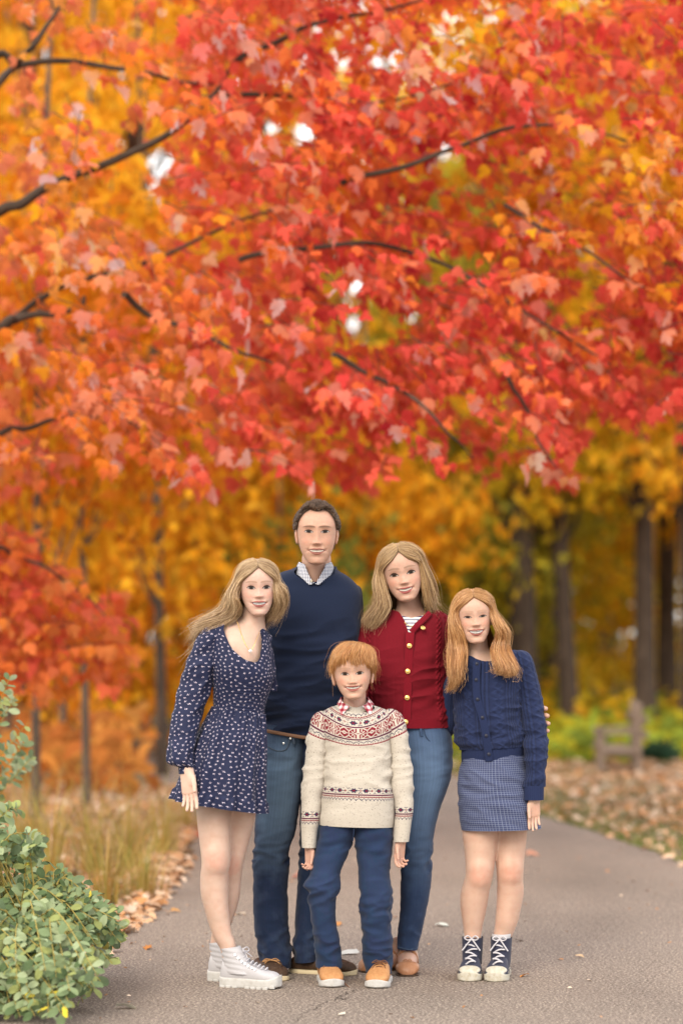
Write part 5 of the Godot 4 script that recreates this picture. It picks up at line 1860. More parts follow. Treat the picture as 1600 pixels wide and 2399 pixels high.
	flat_shoe(root, G(954, 2291) - Vector3(-0.04, 0, 1.0).normalized() * 0.235, Vector3(-0.04, 0, 1.0), 0.235, W(953, 2262, d))
	flat_shoe(root, G(846, 2281) - Vector3(-0.78, 0, 0.60).normalized() * 0.235, Vector3(-0.78, 0, 0.60), 0.235, W(900, 2262, d) - Vector3(0, 0, 0.08))

func flat_shoe(root: Node3D, heel: Vector3, fwd: Vector3, L: float, ankle: Vector3) -> void:
	fwd = fwd.normalized()
	var right := fwd.cross(Vector3.UP)
	var up := Vector3.UP
	var shoe := Node3D.new()
	shoe.name = "shoe"
	root.add_child(shoe, true)
	# the bare instep
	var mb := MB.new()
	var fd := Field.new(heel + fwd * 0.1 - Vector3(0.15, 0.13, 0.15), heel + fwd * 0.1 + Vector3(0.15, 0.16, 0.15), 0.006)
	fd.capsule(heel + fwd * 0.05 + up * 0.10, 0.030, heel + fwd * 0.06 + up * 0.055, 0.034, 0.03)
	fd.capsule(heel + fwd * 0.045 + up * 0.035, 0.027, heel + fwd * L * 0.62 + up * 0.032, 0.028, 0.03)
	fd.capsule(heel + fwd * 0.07 + up * 0.062, 0.030, heel + fwd * L * 0.62 + right * 0.008 + up * 0.032, 0.026, 0.03)
	fd.add_to(mb)
	part(shoe, "bare_foot", mb.mesh(), body_mat({"seed": 11, "skin": Color(0.52, 0.32, 0.245)}))
	mb = MB.new()
	shoe_shell(mb, heel, fwd, L, upper_secs(0.046, [0.03, 0.048, 0.040, 0.034, 0.036, 0.058, 0.052, 0.036, 0.02], 0.012), 2.4)
	part(shoe, "upper", mb.mesh(), M.flat_leather)
	mb = MB.new()
	shoe_shell(mb, heel, fwd, L, sole_secs(0.045, 0.011, 0.002), 5.0)
	part(shoe, "sole", mb.mesh(), M.brown_leather)
	mb = MB.new()
	var arc := []
	for k in 9:
		var a := PI * k / 8.0
		arc.append(heel + fwd * (0.075 + 0.03 * sin(a)) + right * cos(a) * 0.036 + up * (0.035 + 0.062 * sin(a)))
	line_tube(mb, arc, 0.006, 7, 30, 0.35, fwd + up * 0.6)
	part(shoe, "strap", mb.mesh(), M.flat_leather)
	mb = MB.new()
	var bow := heel + fwd * L * 0.74 + up * 0.059
	for s in [-1.0, 1.0]:
		line_tube(mb, [bow, bow + right * s * 0.008 + up * 0.005, bow + right * s * 0.016 - up * 0.001, bow + right * s * 0.008 - up * 0.001, bow], 0.0018, 5)
		line_tube(mb, [bow, bow + right * s * 0.006 + fwd * 0.010 - up * 0.002, bow + right * s * 0.012 + fwd * 0.022 - up * 0.006], 0.0016, 5)
	part(shoe, "bow", mb.mesh(), M.flat_leather)

func build_girl() -> void:
	var d := 9.28
	var root := person("girl in navy openwork cardigan and blue checked skirt, dark canvas high-tops", Vector3(W(1140, 2300, d).x, 0, -d))
	var f := {"chin": [1114.5, 1507.0], "high": 125.0, "depth": d - 0.02, "roll": 4.5, "yaw": 1.0, "pitch": 3.0, "wide": 0.330, "jaw": 0.98, "eye": 0.510, "nose": 0.370, "mouth": 0.222, "ex": 0.140, "mw": 0.145,
		"smile": 0.036, "teeth": 0.028, "braces": true, "open": 0.50, "lash": 0.9, "brow": 0.098, "brow_ink": 0.42, "brow_tone": Color(0.32, 0.18, 0.10), "iris": Color(0.06, 0.05, 0.045), "lip": Color(0.28, 0.085, 0.07),
		"blush": 0.8, "stubble": 0.0, "freckles": 14, "skin": Color(0.54, 0.34, 0.26), "limb": Color(0.56, 0.37, 0.285), "seed": 17, "fold": 1.0}
	var H := head_frame(f)
	var skin := MB.new()
	add_body(skin, [
		[[1120, 1570, -0.01, 0.05], [1119, 1540, -0.015, 0.042], [1116, 1492, -0.03, 0.042]],
		[[1080, 1575, -0.02, 0.035], [1118, 1552, -0.02, 0.04], [1205, 1556, -0.02, 0.035]],
		[[1120, 1590, -0.01, 0.07], [1130, 1680, -0.01, 0.07], [1135, 1780, -0.01, 0.075]], [[1165, 1590, -0.01, 0.065], [1168, 1680, -0.01, 0.065], [1175, 1780, -0.01, 0.075]],
		[[1130, 1800, 0.0, 0.08], [1125, 1880, 0.01, 0.075], [1123, 1941, 0.015, 0.068], [1123, 2005, 0.02, 0.056], [1121, 2048, 0.028, 0.051], [1116, 2072, 0.022, 0.0495], [1110, 2104, 0.01, 0.0505], [1108, 2142, 0.0, 0.0435], [1107, 2180, -0.005, 0.034], [1107, 2215, -0.005, 0.031], [1107, 2260, 0.0, 0.031]],
		[[1185, 1800, -0.02, 0.08], [1198, 1880, -0.02, 0.068], [1200, 1941, -0.02, 0.0585], [1196, 2005, -0.015, 0.053], [1195, 2042, -0.01, 0.050], [1195, 2066, -0.015, 0.0485], [1196, 2094, -0.025, 0.050], [1188, 2155, -0.03, 0.043], [1179, 2190, -0.03, 0.034], [1172, 2218, -0.025, 0.031], [1170, 2260, -0.02, 0.031]],
		[[1122, 2032, 0.052, 0.029], [1120, 2056, 0.056, 0.026]], [[1196, 2028, 0.016, 0.029], [1195, 2050, 0.020, 0.026]], [[1112, 2085, 0.036, 0.016], [1108, 2160, 0.014, 0.013]], [[1194, 2080, 0.004, 0.016], [1184, 2160, -0.008, 0.013]], [[1112, 2090, -0.012, 0.040], [1109, 2130, -0.02, 0.036]],
		[[1205, 1570, -0.01, 0.036], [1244, 1690, 0.025, 0.028], [1248, 1800, 0.078, 0.025], [1246, 1872, 0.10, 0.020]],
		[[1080, 1580, -0.04, 0.036], [1062, 1680, -0.10, 0.028], [1000, 1690, -0.15, 0.025]]], d, 0.0105)
	add_hand(skin, W(1246, 1866, d) + Vector3(0, 0, 0.10), Vector3(-0.03, -1, 0.03), Vector3(-0.97, 0, 0.25), 0.122, [0.14, 0.20, 0.24, 0.30, -1.0], 0.12, 0.003, 0.02)
	flush(skin, [[W(1121, 2048, d) + Vector3(0, 0, 0.08), 0.055, 0.9], [W(1195, 2045, d) + Vector3(0, 0, 0.04), 0.055, 0.9], [W(1246, 1895, d) + Vector3(0, 0, 0.11), 0.04, 0.45]])
	var face := MB.new()
	add_head(face, f)
	var am := ArrayMesh.new()
	skin.mesh(am, body_mat(f))
	face.mesh(am, skin_mat(f))
	part(root, "body", am, null)

	var soft := func(sx, cz, jt, y, u, v): return 0.008 * (wrinkle(u - v * 0.4, v, 150.0, 260.0, 84.0) - 0.3) * smoothstep(1550.0, 1670.0, y) + 0.005 * (wrinkle(u, v, 120.0, 420.0, 91.0) - 0.2) * exp(-pow((y - 1725.0) / 26.0, 2.0))
	var mb := MB.new()
	loft(mb, [[1524, 1085, 1200, -0.02, 0.055], [1530, 1072, 1214, -0.02, 0.066], [1540, 1064, 1224, -0.02, 0.075], [1555, 1060, 1228, -0.015, 0.083], [1590, 1060, 1226, -0.01, 0.094], [1632, 1062, 1222, -0.005, 0.098], [1687, 1066, 1224, 0.0, 0.102], [1722, 1067, 1228, 0.0, 0.106], [1738, 1070, 1230, 0.0, 0.106], [1747, 1077, 1230, 0.0, 0.100], [1752, 1079, 1229, 0.0, 0.098]], d,
		{"slope": -0.06, "nu": 260, "nv": 190, "push": func(sx, cz, jt, y, u, v): return soft.call(sx, cz, jt, y, u, v) + cable_relief(u, v, 0.085, 0.0032, 0.6), "start": func(sx, cz): return curve([-1.0, -0.55, -0.38, -0.1, 0.12, 0.3, 0.55, 1.0], [1534.0, 1534.0, 1541.0, 1548.0, 1547.0, 1540.0, 1527.0, 1526.0], sx) if cz > 0.0 else 1526.0})
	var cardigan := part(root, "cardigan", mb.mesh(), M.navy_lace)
	mb = MB.new()
	loft(mb, [[1746, 1078, 1230, 0.0, 0.0985], [1752, 1080, 1230, 0.0, 0.099], [1768, 1080, 1229, 0.0, 0.099], [1780, 1081, 1228, 0.0, 0.0975]], d, {"slope": -0.06, "nu": 120, "nv": 14, "hollow": 0.03})
	part(cardigan, "hem", mb.mesh(), M.navy_rib)
	mb = MB.new()
	loft(mb, [[1523, 1204, 1222, -0.01, 0.015], [1527, 1200, 1233, -0.008, 0.03], [1536, 1198, 1242, -0.005, 0.038], [1550, 1199, 1248, 0.0, 0.042], [1572, 1202, 1254, 0.0, 0.044], [1600, 1206, 1260, 0.005, 0.044], [1640, 1211, 1268, 0.01, 0.044], [1690, 1218, 1274, 0.03, 0.044], [1722, 1222, 1277, 0.045, 0.044], [1773, 1226, 1276, 0.068, 0.042], [1806, 1225, 1272, 0.08, 0.040], [1832, 1223, 1271, 0.087, 0.038], [1840, 1222, 1268, 0.09, 0.034]], d, {"nu": 110, "nv": 200, "push": func(sx, cz, jt, y, u, v): return soft.call(sx, cz, jt, y, u, v) + cable_relief(u + 0.02, v, 0.085, 0.0032, 0.6)})
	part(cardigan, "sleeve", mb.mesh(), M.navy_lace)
	mb = MB.new()
	loft(mb, [[1837, 1222, 1269, 0.09, 0.035], [1870, 1222, 1268, 0.098, 0.033]], d, {"nu": 70, "nv": 8})
	part(cardigan, "cuff", mb.mesh(), M.navy_rib)
	mb = MB.new()
	line_tube(mb, row_pts(d, [[1082, 1560, -0.03], [1060, 1610, -0.06], [1054, 1660, -0.085], [1053, 1700, -0.09], [1030, 1722, -0.13], [990, 1700, -0.17]]), 0.034, 14, 26)
	part(cardigan, "sleeve", mb.mesh(), M.navy_lace)
	mb = MB.new()
	line_tube(mb, row_pts(d, [[1114, 1549, 0.078], [1112, 1591, 0.090], [1114, 1637, 0.098], [1126, 1679, 0.104], [1134, 1721, 0.108], [1142, 1780, 0.101]]), 0.016, 10, 44, 0.15, Vector3(0, 0, 1))
	part(cardigan, "button_band", mb.mesh(), M.navy_rib)
	buttons(cardigan, "button", M.dark_button, d, [[1114, 1555, 0.081], [1112, 1592, 0.093], [1115, 1637, 0.101], [1126, 1679, 0.107], [1134.6, 1721, 0.111], [1141, 1764, 0.106]], 0.0070, 0.0025)

	mb = MB.new()
	loft(mb, [[1764, 1083, 1228, 0.0, 0.096], [1784, 1080, 1231, 0.0, 0.1], [1817, 1074, 1238, 0.005, 0.108], [1850, 1072, 1246, 0.005, 0.112], [1882, 1073, 1254, 0.01, 0.116], [1915, 1076, 1262, 0.01, 0.118], [1941, 1080, 1267, 0.01, 0.119]], d,
		{"nu": 120, "nv": 70, "hollow": 0.12, "slope": -0.02, "push": func(sx, cz, jt, y, u, v): return 0.0055 * (wrinkle(u + v * 0.5, v - u * 0.5, 130.0, 260.0, 93.0) - 0.3) * (0.4 + 0.6 * sin(jt * PI)),
		"skip": func(sx, cz, y): return cz > 0.0 and sx > 0.605 and sx < 0.645 and y > 1898.0})
	part(root, "skirt", mb.mesh(), M.window_check)

	# hair
	rng.seed = 505
	var tones := [Color(0.251, 0.108, 0.036), Color(0.536, 0.274, 0.108), Color(0.752, 0.467, 0.228)]
	var cen := H * Vector3(0, 0.55, -0.05)
	mb = MB.new()
	hair_cap(mb, f, func(a): return curve([0.0, 0.35, 0.7, 1.0, 1.3, 1.7, 2.2, 3.2], [0.90, 0.885, 0.82, 0.70, 0.58, 0.42, 0.12, 0.06], absf(a)), 0.024, Color(0.38, 0.19, 0.075))
	hair_sheet(mb, joined(parted(H, -1.0, 0.02), [[[1073, 1474, 0.065], [1077, 1500, 0.06], [1087, 1528, 0.08], [1087, 1558, 0.105], [1074, 1588, 0.12], [1052, 1612, 0.115]],
		[[1057, 1474, 0.055], [1062, 1508, 0.06], [1073, 1540, 0.09], [1070, 1572, 0.11], [1058, 1596, 0.115], [1044, 1614, 0.11]],
		[[1046, 1478, 0.02], [1048, 1512, 0.04], [1055, 1548, 0.075], [1055, 1580, 0.095], [1048, 1604, 0.095], [1038, 1622, 0.09]],
		[[1060, 1470, -0.085], [1060, 1500, -0.08], [1064, 1525, -0.07], [1068, 1545, -0.06], [1066, 1565, -0.05], [1062, 1585, -0.04]]]), d, 290, 0.0046, tones, {"twist": 0.35, "wave": 0.019, "waves": 2.3, "centre": cen, "face": f, "tip": 0.004, "fly": 0.05})
	hair_sheet(mb, joined(parted(H, 1.0, 0.02), [[[1158, 1470, 0.065], [1156, 1494, 0.06], [1150, 1520, 0.085], [1158, 1546, 0.105], [1152, 1566, 0.12], [1132, 1574, 0.125]],
		[[1172, 1470, 0.05], [1170, 1498, 0.05], [1174, 1528, 0.08], [1186, 1554, 0.10], [1182, 1578, 0.115], [1160, 1576, 0.128]],
		[[1182, 1474, 0.02], [1184, 1502, 0.03], [1196, 1530, 0.06], [1208, 1556, 0.085], [1200, 1580, 0.10], [1180, 1578, 0.115]],
		[[1164, 1465, -0.085], [1166, 1490, -0.08], [1168, 1510, -0.07], [1170, 1530, -0.06], [1172, 1550, -0.05], [1172, 1565, -0.04]]]), d, 300, 0.0046, tones, {"twist": 0.35, "wave": 0.019, "waves": 2.3, "centre": cen, "face": f, "tip": 0.004, "fly": 0.05})
	hair_sheet(mb, [[[-2.3, 0.6, 0.05, H], [-2.4, 0.35, 0.05, H], [1072, 1510, -0.08], [1075, 1560, -0.06]], [[3.1, 0.6, 0.05, H], [3.1, 0.35, 0.05, H], [1115, 1510, -0.10], [1118, 1560, -0.09]], [[2.3, 0.6, 0.05, H], [2.4, 0.35, 0.05, H], [1160, 1505, -0.08], [1165, 1555, -0.06]]], d, 90, 0.007, [tones[0], tones[0], tones[1]], {"n": 10, "centre": cen, "face": f})
	part(root, "hair", mb.mesh(), M.hair)

	canvas_shoe(root, G(1098, 2302) - Vector3(-0.13, 0, 1).normalized() * 0.245, Vector3(-0.13, 0, 1), 0.245)
	canvas_shoe(root, G(1159, 2303) - Vector3(-0.20, 0, 1).normalized() * 0.245, Vector3(-0.20, 0, 1), 0.245)

func canvas_shoe(root: Node3D, heel: Vector3, fwd: Vector3, L: float) -> void:
	fwd = fwd.normalized()
	var right := fwd.cross(Vector3.UP)
	var up := Vector3.UP
	var shoe := Node3D.new()
	shoe.name = "shoe"
	root.add_child(shoe, true)
	var mb := MB.new()
	shoe_shell(mb, heel, fwd, L, upper_secs(0.0435, [0.05, 0.09, 0.092, 0.092, 0.078, 0.058, 0.046, 0.036, 0.026], 0.02))
	var P := PackedVector3Array()
	for j in 17:
		var t := j / 16.0
		for i in 33:
			var a := TAU * i / 32.0
			var rx := lerpf(0.037, 0.041, t)
			var rz := lerpf(0.066, 0.048, pow(t, 0.7))
			var c := heel + fwd * lerpf(0.085, 0.060, t) + up * lerpf(0.05, 0.150, t)
			P.append(c + fwd * cos(a) * rz + right * sin(a) * rx)
	mb.grid(P, 33, 17, PackedVector2Array(), true, true)
	part(shoe, "upper", mb.mesh(), M.navy_canvas)
	mb = MB.new()
	shoe_shell(mb, heel - fwd * 0.004, fwd, L + 0.009, sole_secs(0.0475, 0.033, 0.006), 5.0)
	part(shoe, "sole", mb.mesh(), M.rubber)
	mb = MB.new()
	line_tube(mb, foxing(heel, fwd, right, L, 0.048, 0.0325), 0.0014, 5, 80)
	part(shoe, "stripe", mb.mesh(), M.dark_button)
	mb = MB.new()
	shoe_shell(mb, heel + fwd * L * 0.775, fwd, L * 0.222, [[0.0, 0.034, 0.058, 0.03], [0.3, 0.0405, 0.0555, 0.03], [0.6, 0.036, 0.0475, 0.03], [0.85, 0.022, 0.039, 0.028], [1.0, 0.0, 0.03, 0.026]], 2.6)
	part(shoe, "toe_cap", mb.mesh(), M.rubber)
	mb = MB.new()
	for k in 7:
		var t := 0.375 + 0.058 * k
		var y := curve([0.36, 0.45, 0.6, 0.75], [0.146, 0.118, 0.088, 0.066], t)
		var c := heel + fwd * (t * L + 0.010) + up * y
		var e := 0.024 - 0.001 * k
		var sl := 0.007 * (1 if k % 2 else -1)
		line_tube(mb, [c - right * e - up * (0.004 + sl) - fwd * 0.006, c + up * 0.003 + fwd * 0.003, c + right * e - up * (0.004 - sl) - fwd * 0.006], 0.0034, 5, 7, 0.6, fwd + up * 0.5)
	var bow := heel + fwd * (0.375 * L + 0.016) + up * 0.148
	for s in [-1.0, 1.0]:
		line_tube(mb, [bow, bow + right * s * 0.014 + up * 0.012 + fwd * 0.006, bow + right * s * 0.026 + up * 0.004 + fwd * 0.012, bow + right * s * 0.014 - up * 0.004 + fwd * 0.008, bow], 0.0028, 5)
		line_tube(mb, [bow, bow + right * s * 0.016 - up * 0.018 + fwd * 0.014, bow + right * s * 0.034 - up * 0.042 + fwd * 0.022], 0.0028, 5)
	part(shoe, "laces", mb.mesh(), M.lace_white)
	mb = MB.new()
	P = PackedVector3Array()
	for j in 6:
		for i in 25:
			var a := TAU * i / 24.0
			P.append(heel + fwd * 0.062 + up * (0.135 + 0.006 * j) + fwd * cos(a) * 0.041 + right * sin(a) * (0.0355 + 0.001 * sin(j * 2.0)))
	mb.grid(P, 25, 6, PackedVector2Array(), true, true)
	part(shoe, "sock", mb.mesh(), M.sock)

func foxing(heel: Vector3, fwd: Vector3, right: Vector3, L: float, w: float, y: float) -> Array:
	var out := []
	for k in 41:
		var q := k / 40.0
		var t := 1.0 - absf(2.0 * q - 1.0)
		t = 0.25 + 0.75 * t
		t = lerpf(t, 0.5 - 0.5 * cos(PI * t), 0.6)
		out.append(heel + fwd * t * L + right * (1.0 if q < 0.5 else -1.0) * outline_w(t, w) + Vector3.UP * y)
	return out

# ------------------------------------------------------------------ leaves and trees
func leaf_mesh(kind: String, fold: float, droop: float) -> ArrayMesh:
	var half := []
	if kind == "maple":
		half = [[0.02, 0.02], [0.20, -0.06], [0.19, 0.05], [0.44, 0.06], [0.37, 0.17], [0.54, 0.36], [0.39, 0.37], [0.47, 0.60], [0.24, 0.50], [0.17, 0.52], [0.25, 0.78], [0.13, 0.76], [0.0, 1.0]]
	elif kind == "oval":
		half = [[0.0, 0.0], [0.16, 0.12], [0.27, 0.34], [0.31, 0.56], [0.27, 0.78], [0.15, 0.95], [0.0, 1.0]]
	else:
		half = [[0.0, 0.0], [0.22, 0.22], [0.30, 0.50], [0.16, 0.82], [0.0, 1.0]]
	var line := []
	for q in half:
		line.append(Vector2(q[0], q[1]))
	for k in range(half.size() - 2, -1, -1):
		if half[k][0] > 0.0:
			line.append(Vector2(-half[k][0], half[k][1]))
	var v := PackedVector3Array()
	var n := PackedVector3Array()
	var ix := PackedInt32Array()
	var lift := func(p: Vector2) -> Vector3:
		return Vector3(p.x * (1.0 - 0.15 * fold), p.y, fold * absf(p.x) - droop * p.y * p.y + 0.05 * sin(p.x * 9.0 + p.y * 5.0))
	v.append(lift.call(Vector2(0.0, 0.36)))
	for p in line:
		v.append(lift.call(p))
	n.resize(v.size())
	for k in line.size():
		var a := 0
		var b := 1 + k
		var c := 1 + (k + 1) % line.size()
		var q := (v[c] - v[a]).cross(v[b] - v[a])
		if q.z < 0.0:
			var s := b
			b = c
			c = s
			q = -q
		ix.append_array([a, b, c])
		for e in [a, b, c]:
			n[e] += q
	for k in n.size():
		n[k] = n[k].normalized()
	var m := ArrayMesh.new()
	var arr := []
	arr.resize(Mesh.ARRAY_MAX)
	arr[Mesh.ARRAY_VERTEX] = v
	arr[Mesh.ARRAY_NORMAL] = n
	arr[Mesh.ARRAY_INDEX] = ix
	m.add_surface_from_arrays(Mesh.PRIMITIVE_TRIANGLES, arr)
	return m

func leaf_at(p: Vector3, tip: Vector3, face: Vector3, size: float) -> Transform3D:
	var y := tip.normalized()
	var x := y.cross(face)
	if x.length() < 0.05:
		x = y.cross(Vector3(1, 0.2, 0.3))
	x = x.normalized()
	var z := x.cross(y)
	return Transform3D(Basis(x * size, y * size, z * size), p)

func around(spread: float) -> Vector3:
	return Vector3(rng.randfn(), rng.randfn(), rng.randfn()) * spread

func leaf_mat(tint: Color, through: float, rough := 0.6) -> StandardMaterial3D:
	var m := mat(tint, maxf(rough, 0.7))
	m.metallic_specular = 0.18
	m.vertex_color_use_as_albedo = true
	m.backlight_enabled = true
	m.backlight = Color(through, through, through)
	m.cull_mode = BaseMaterial3D.CULL_DISABLED
	return m

# Many leaves of one kind as one part.
func swarm(parent: Node, called: String, mesh: Mesh, m: Material, at: Array, cols: Array) -> MultiMeshInstance3D:
	var mm := MultiMesh.new()
	mm.transform_format = MultiMesh.TRANSFORM_3D
	mm.use_colors = true
	mm.mesh = mesh
	mm.instance_count = at.size()
	var back := Vector3.ZERO
	if parent is Node3D and parent != self:
		back = -parent.position
	for k in at.size():
		var t: Transform3D = at[k]
		t.origin += back
		mm.set_instance_transform(k, t)
		mm.set_instance_color(k, cols[k])
	var o := MultiMeshInstance3D.new()
	o.name = called
	o.multimesh = mm
	o.material_override = m
	parent.add_child(o, true)
	o.set_meta("kind", "stuff")
	return o

func px_of(p: Vector3) -> Vector2:
	return Vector2(800.0 + p.x / -p.z * LENS_PX, HORIZON - (p.y - EYE) / -p.z * LENS_PX)

# Openings in the foliage through which the sky shows, as [px, py, radius].
const GAPS := [[786.0, 588.0, 17.0], [812.0, 622.0, 15.0], [768.0, 640.0, 13.0], [834.0, 656.0, 24.0], [803.0, 692.0, 22.0], [852.0, 694.0, 15.0], [792.0, 738.0, 17.0], [822.0, 752.0, 24.0], [846.0, 784.0, 15.0], [864.0, 722.0, 12.0], [776.0, 566.0, 12.0], [310.0, 318.0, 34.0], [375.0, 372.0, 36.0], [352.0, 432.0, 22.0], [112.0, 122.0, 24.0], [192.0, 790.0, 18.0], [240.0, 838.0, 11.0], [660.0, 172.0, 20.0], [566.0, 172.0, 14.0], [625.0, 285.0, 26.0], [716.0, 300.0, 26.0], [1044.0, 345.0, 24.0], [868.0, 332.0, 16.0], [968.0, 735.0, 20.0], [1372.0, 572.0, 14.0], [882.0, 140.0, 16.0], [1024.0, 75.0, 14.0], [1030.0, 440.0, 12.0], [280.0, 250.0, 12.0], [240.0, 275.0, 10.0], [330.0, 275.0, 10.0], [40.0, 365.0, 14.0], [118.0, 365.0, 12.0], [170.0, 368.0, 10.0]]

func in_gap(p: Vector2, grow: float) -> bool:
	for g in GAPS:
		if absf(p.x - g[0]) < 80.0 and p.distance_to(Vector2(g[0], g[1])) < g[2] * grow:
			return true
	return false

func limb(mb: MB, pts: Array, r0: float, r1: float, sides := 8) -> void:
	var p := smooth_line(pts, pts.size() * 5)
	var rad := PackedFloat32Array()
	for k in p.size():
		var t := float(k) / (p.size() - 1)
		rad.append(lerpf(r0, r1, t))
		p[k] += Vector3(noise.get_noise_2d(t * 60.0, r0 * 999.0), noise.get_noise_2d(t * 60.0, 50.0 + r0 * 999.0), 0) * r0 * 1.2 * (1.0 if k > 0 else 0.0)
	mb.tube(p, rad, sides)

# A woodland tree: trunk from the ground, limbs, and a crown of clumped leaves.
func wood_tree(label: String, called: String, base: Vector3, lean: float, high: float, r: float, crown: Array, count: int, size: float, tones: Array, group: String, bark: Material) -> void:
	var root := thing(called, label, "tree", base, group)
	var mb := MB.new()
	var top := base + Vector3(lean * high, high, 0)
	var mid := base + Vector3(lean * high * 0.45 + rng.randf_range(-0.08, 0.08), high * 0.5, rng.randf_range(-0.1, 0.1))
	var line := smooth_line([base - Vector3(0, 0.1, 0), mid, top], 14)
	var rad := PackedFloat32Array()
	for k in 14:
		var t := k / 13.0
		rad.append(r * (1.0 + 0.45 * exp(-t * 22.0)) * lerpf(1.0, 0.35, t))
	mb.tube(line, rad, 14)
	part(root, "trunk", mb.mesh(), bark)
	mb = MB.new()
	var clumps := []
	for c in crown:
		# centre offset, radii, share
		for k in int(c[2]):
			var q := Vector3(rng.randfn(), rng.randfn(), rng.randfn())
			q = q.normalized() * pow(rng.randf(), 0.45)
			clumps.append([base + c[0] + q * c[1], rng.randf_range(0.35, 0.75)])
	for k in mini(clumps.size(), 16):
		var c: Array = clumps[k * clumps.size() / mini(clumps.size(), 16)]
		var t := clampf((c[0].y - base.y) / high * 0.75, 0.25, 0.95)
		var s := line[int(t * 13.0)]
		limb(mb, [s, s.lerp(c[0], 0.5) + Vector3(0, 0.15, 0), c[0]], r * 0.28, r * 0.06, 6)
	part(root, "limbs", mb.mesh(), bark)
	var at := []
	var cols := []
	for k in count:
		var c: Array = clumps[rng.randi() % clumps.size()]
		var p: Vector3 = c[0] + around(c[1] * 0.55) * Vector3(1.25, 0.6, 1.0)
		if p.y < 0.15 or in_gap(px_of(p), 1.2):
			continue
		at.append(leaf_at(p, Vector3(0, -0.7, 0) + around(0.6), Vector3(0, 0.6, 0.7) + around(0.5), size * rng.randf_range(0.7, 1.3)))
		var col: Color = tones[rng.randi() % tones.size()]
		cols.append(col * rng.randf_range(0.75, 1.2))
	swarm(root, "crown", M.leaf_simple, M.foliage, at, cols)

# ------------------------------------------------------------------ the place
func build_place() -> void:
	var bark_im := noise_image(256, 256, 0.02, 4, 40)
	M.bark = mat(Color.WHITE, 0.95)
	M.bark.albedo_texture = tex(ramp(bark_im, [[0.0, lin(0.05, 0.038, 0.030)], [0.5, lin(0.12, 0.092, 0.074)], [1.0, lin(0.20, 0.155, 0.125)]]))
	M.bark.uv1_scale = Vector3(1.6, 0.35, 1)
	bump(M.bark, bark_im, 1.5)
	M.dark_bark = mat(Color.WHITE, 0.95)
	M.dark_bark.albedo_texture = tex(ramp(bark_im, [[0.0, lin(0.028, 0.019, 0.014)], [1.0, lin(0.11, 0.078, 0.058)]]))
	M.dark_bark.uv1_scale = Vector3(2.0, 0.5, 1)
	M.foliage = leaf_mat(Color.WHITE, 0.95)
	M.leaf_simple = leaf_mesh("simple", 0.35, 0.25)
	lay_ground()
	grow_maple()
	grow_wood()
	grow_shrub()
	grow_grass()
	drop_leaves()
	make_bench()

const EDGE_D := [0.0, 7.0, 9.0, 11.0, 12.5, 15.0, 17.5, 21.0, 26.0, 32.0]
const EDGE_L := [-1.7, -1.3, -1.12, -0.97, -0.93, -1.02, -1.15, -1.5, -2.4, -4.2]
const EDGE_R := [2.7, 2.45, 2.35, 2.2, 2.1, 1.86, 1.52, 1.25, 0.75, -0.8]

func path_edge(dz: float, right: bool) -> float:
	var x := curve(EDGE_D, EDGE_R if right else EDGE_L, dz)
	return x + 0.05 * noise.get_noise_2d(dz * 6.0, 300.0 if right else 100.0) + 0.02 * noise.get_noise_2d(dz * 40.0, 500.0 if right else 700.0)

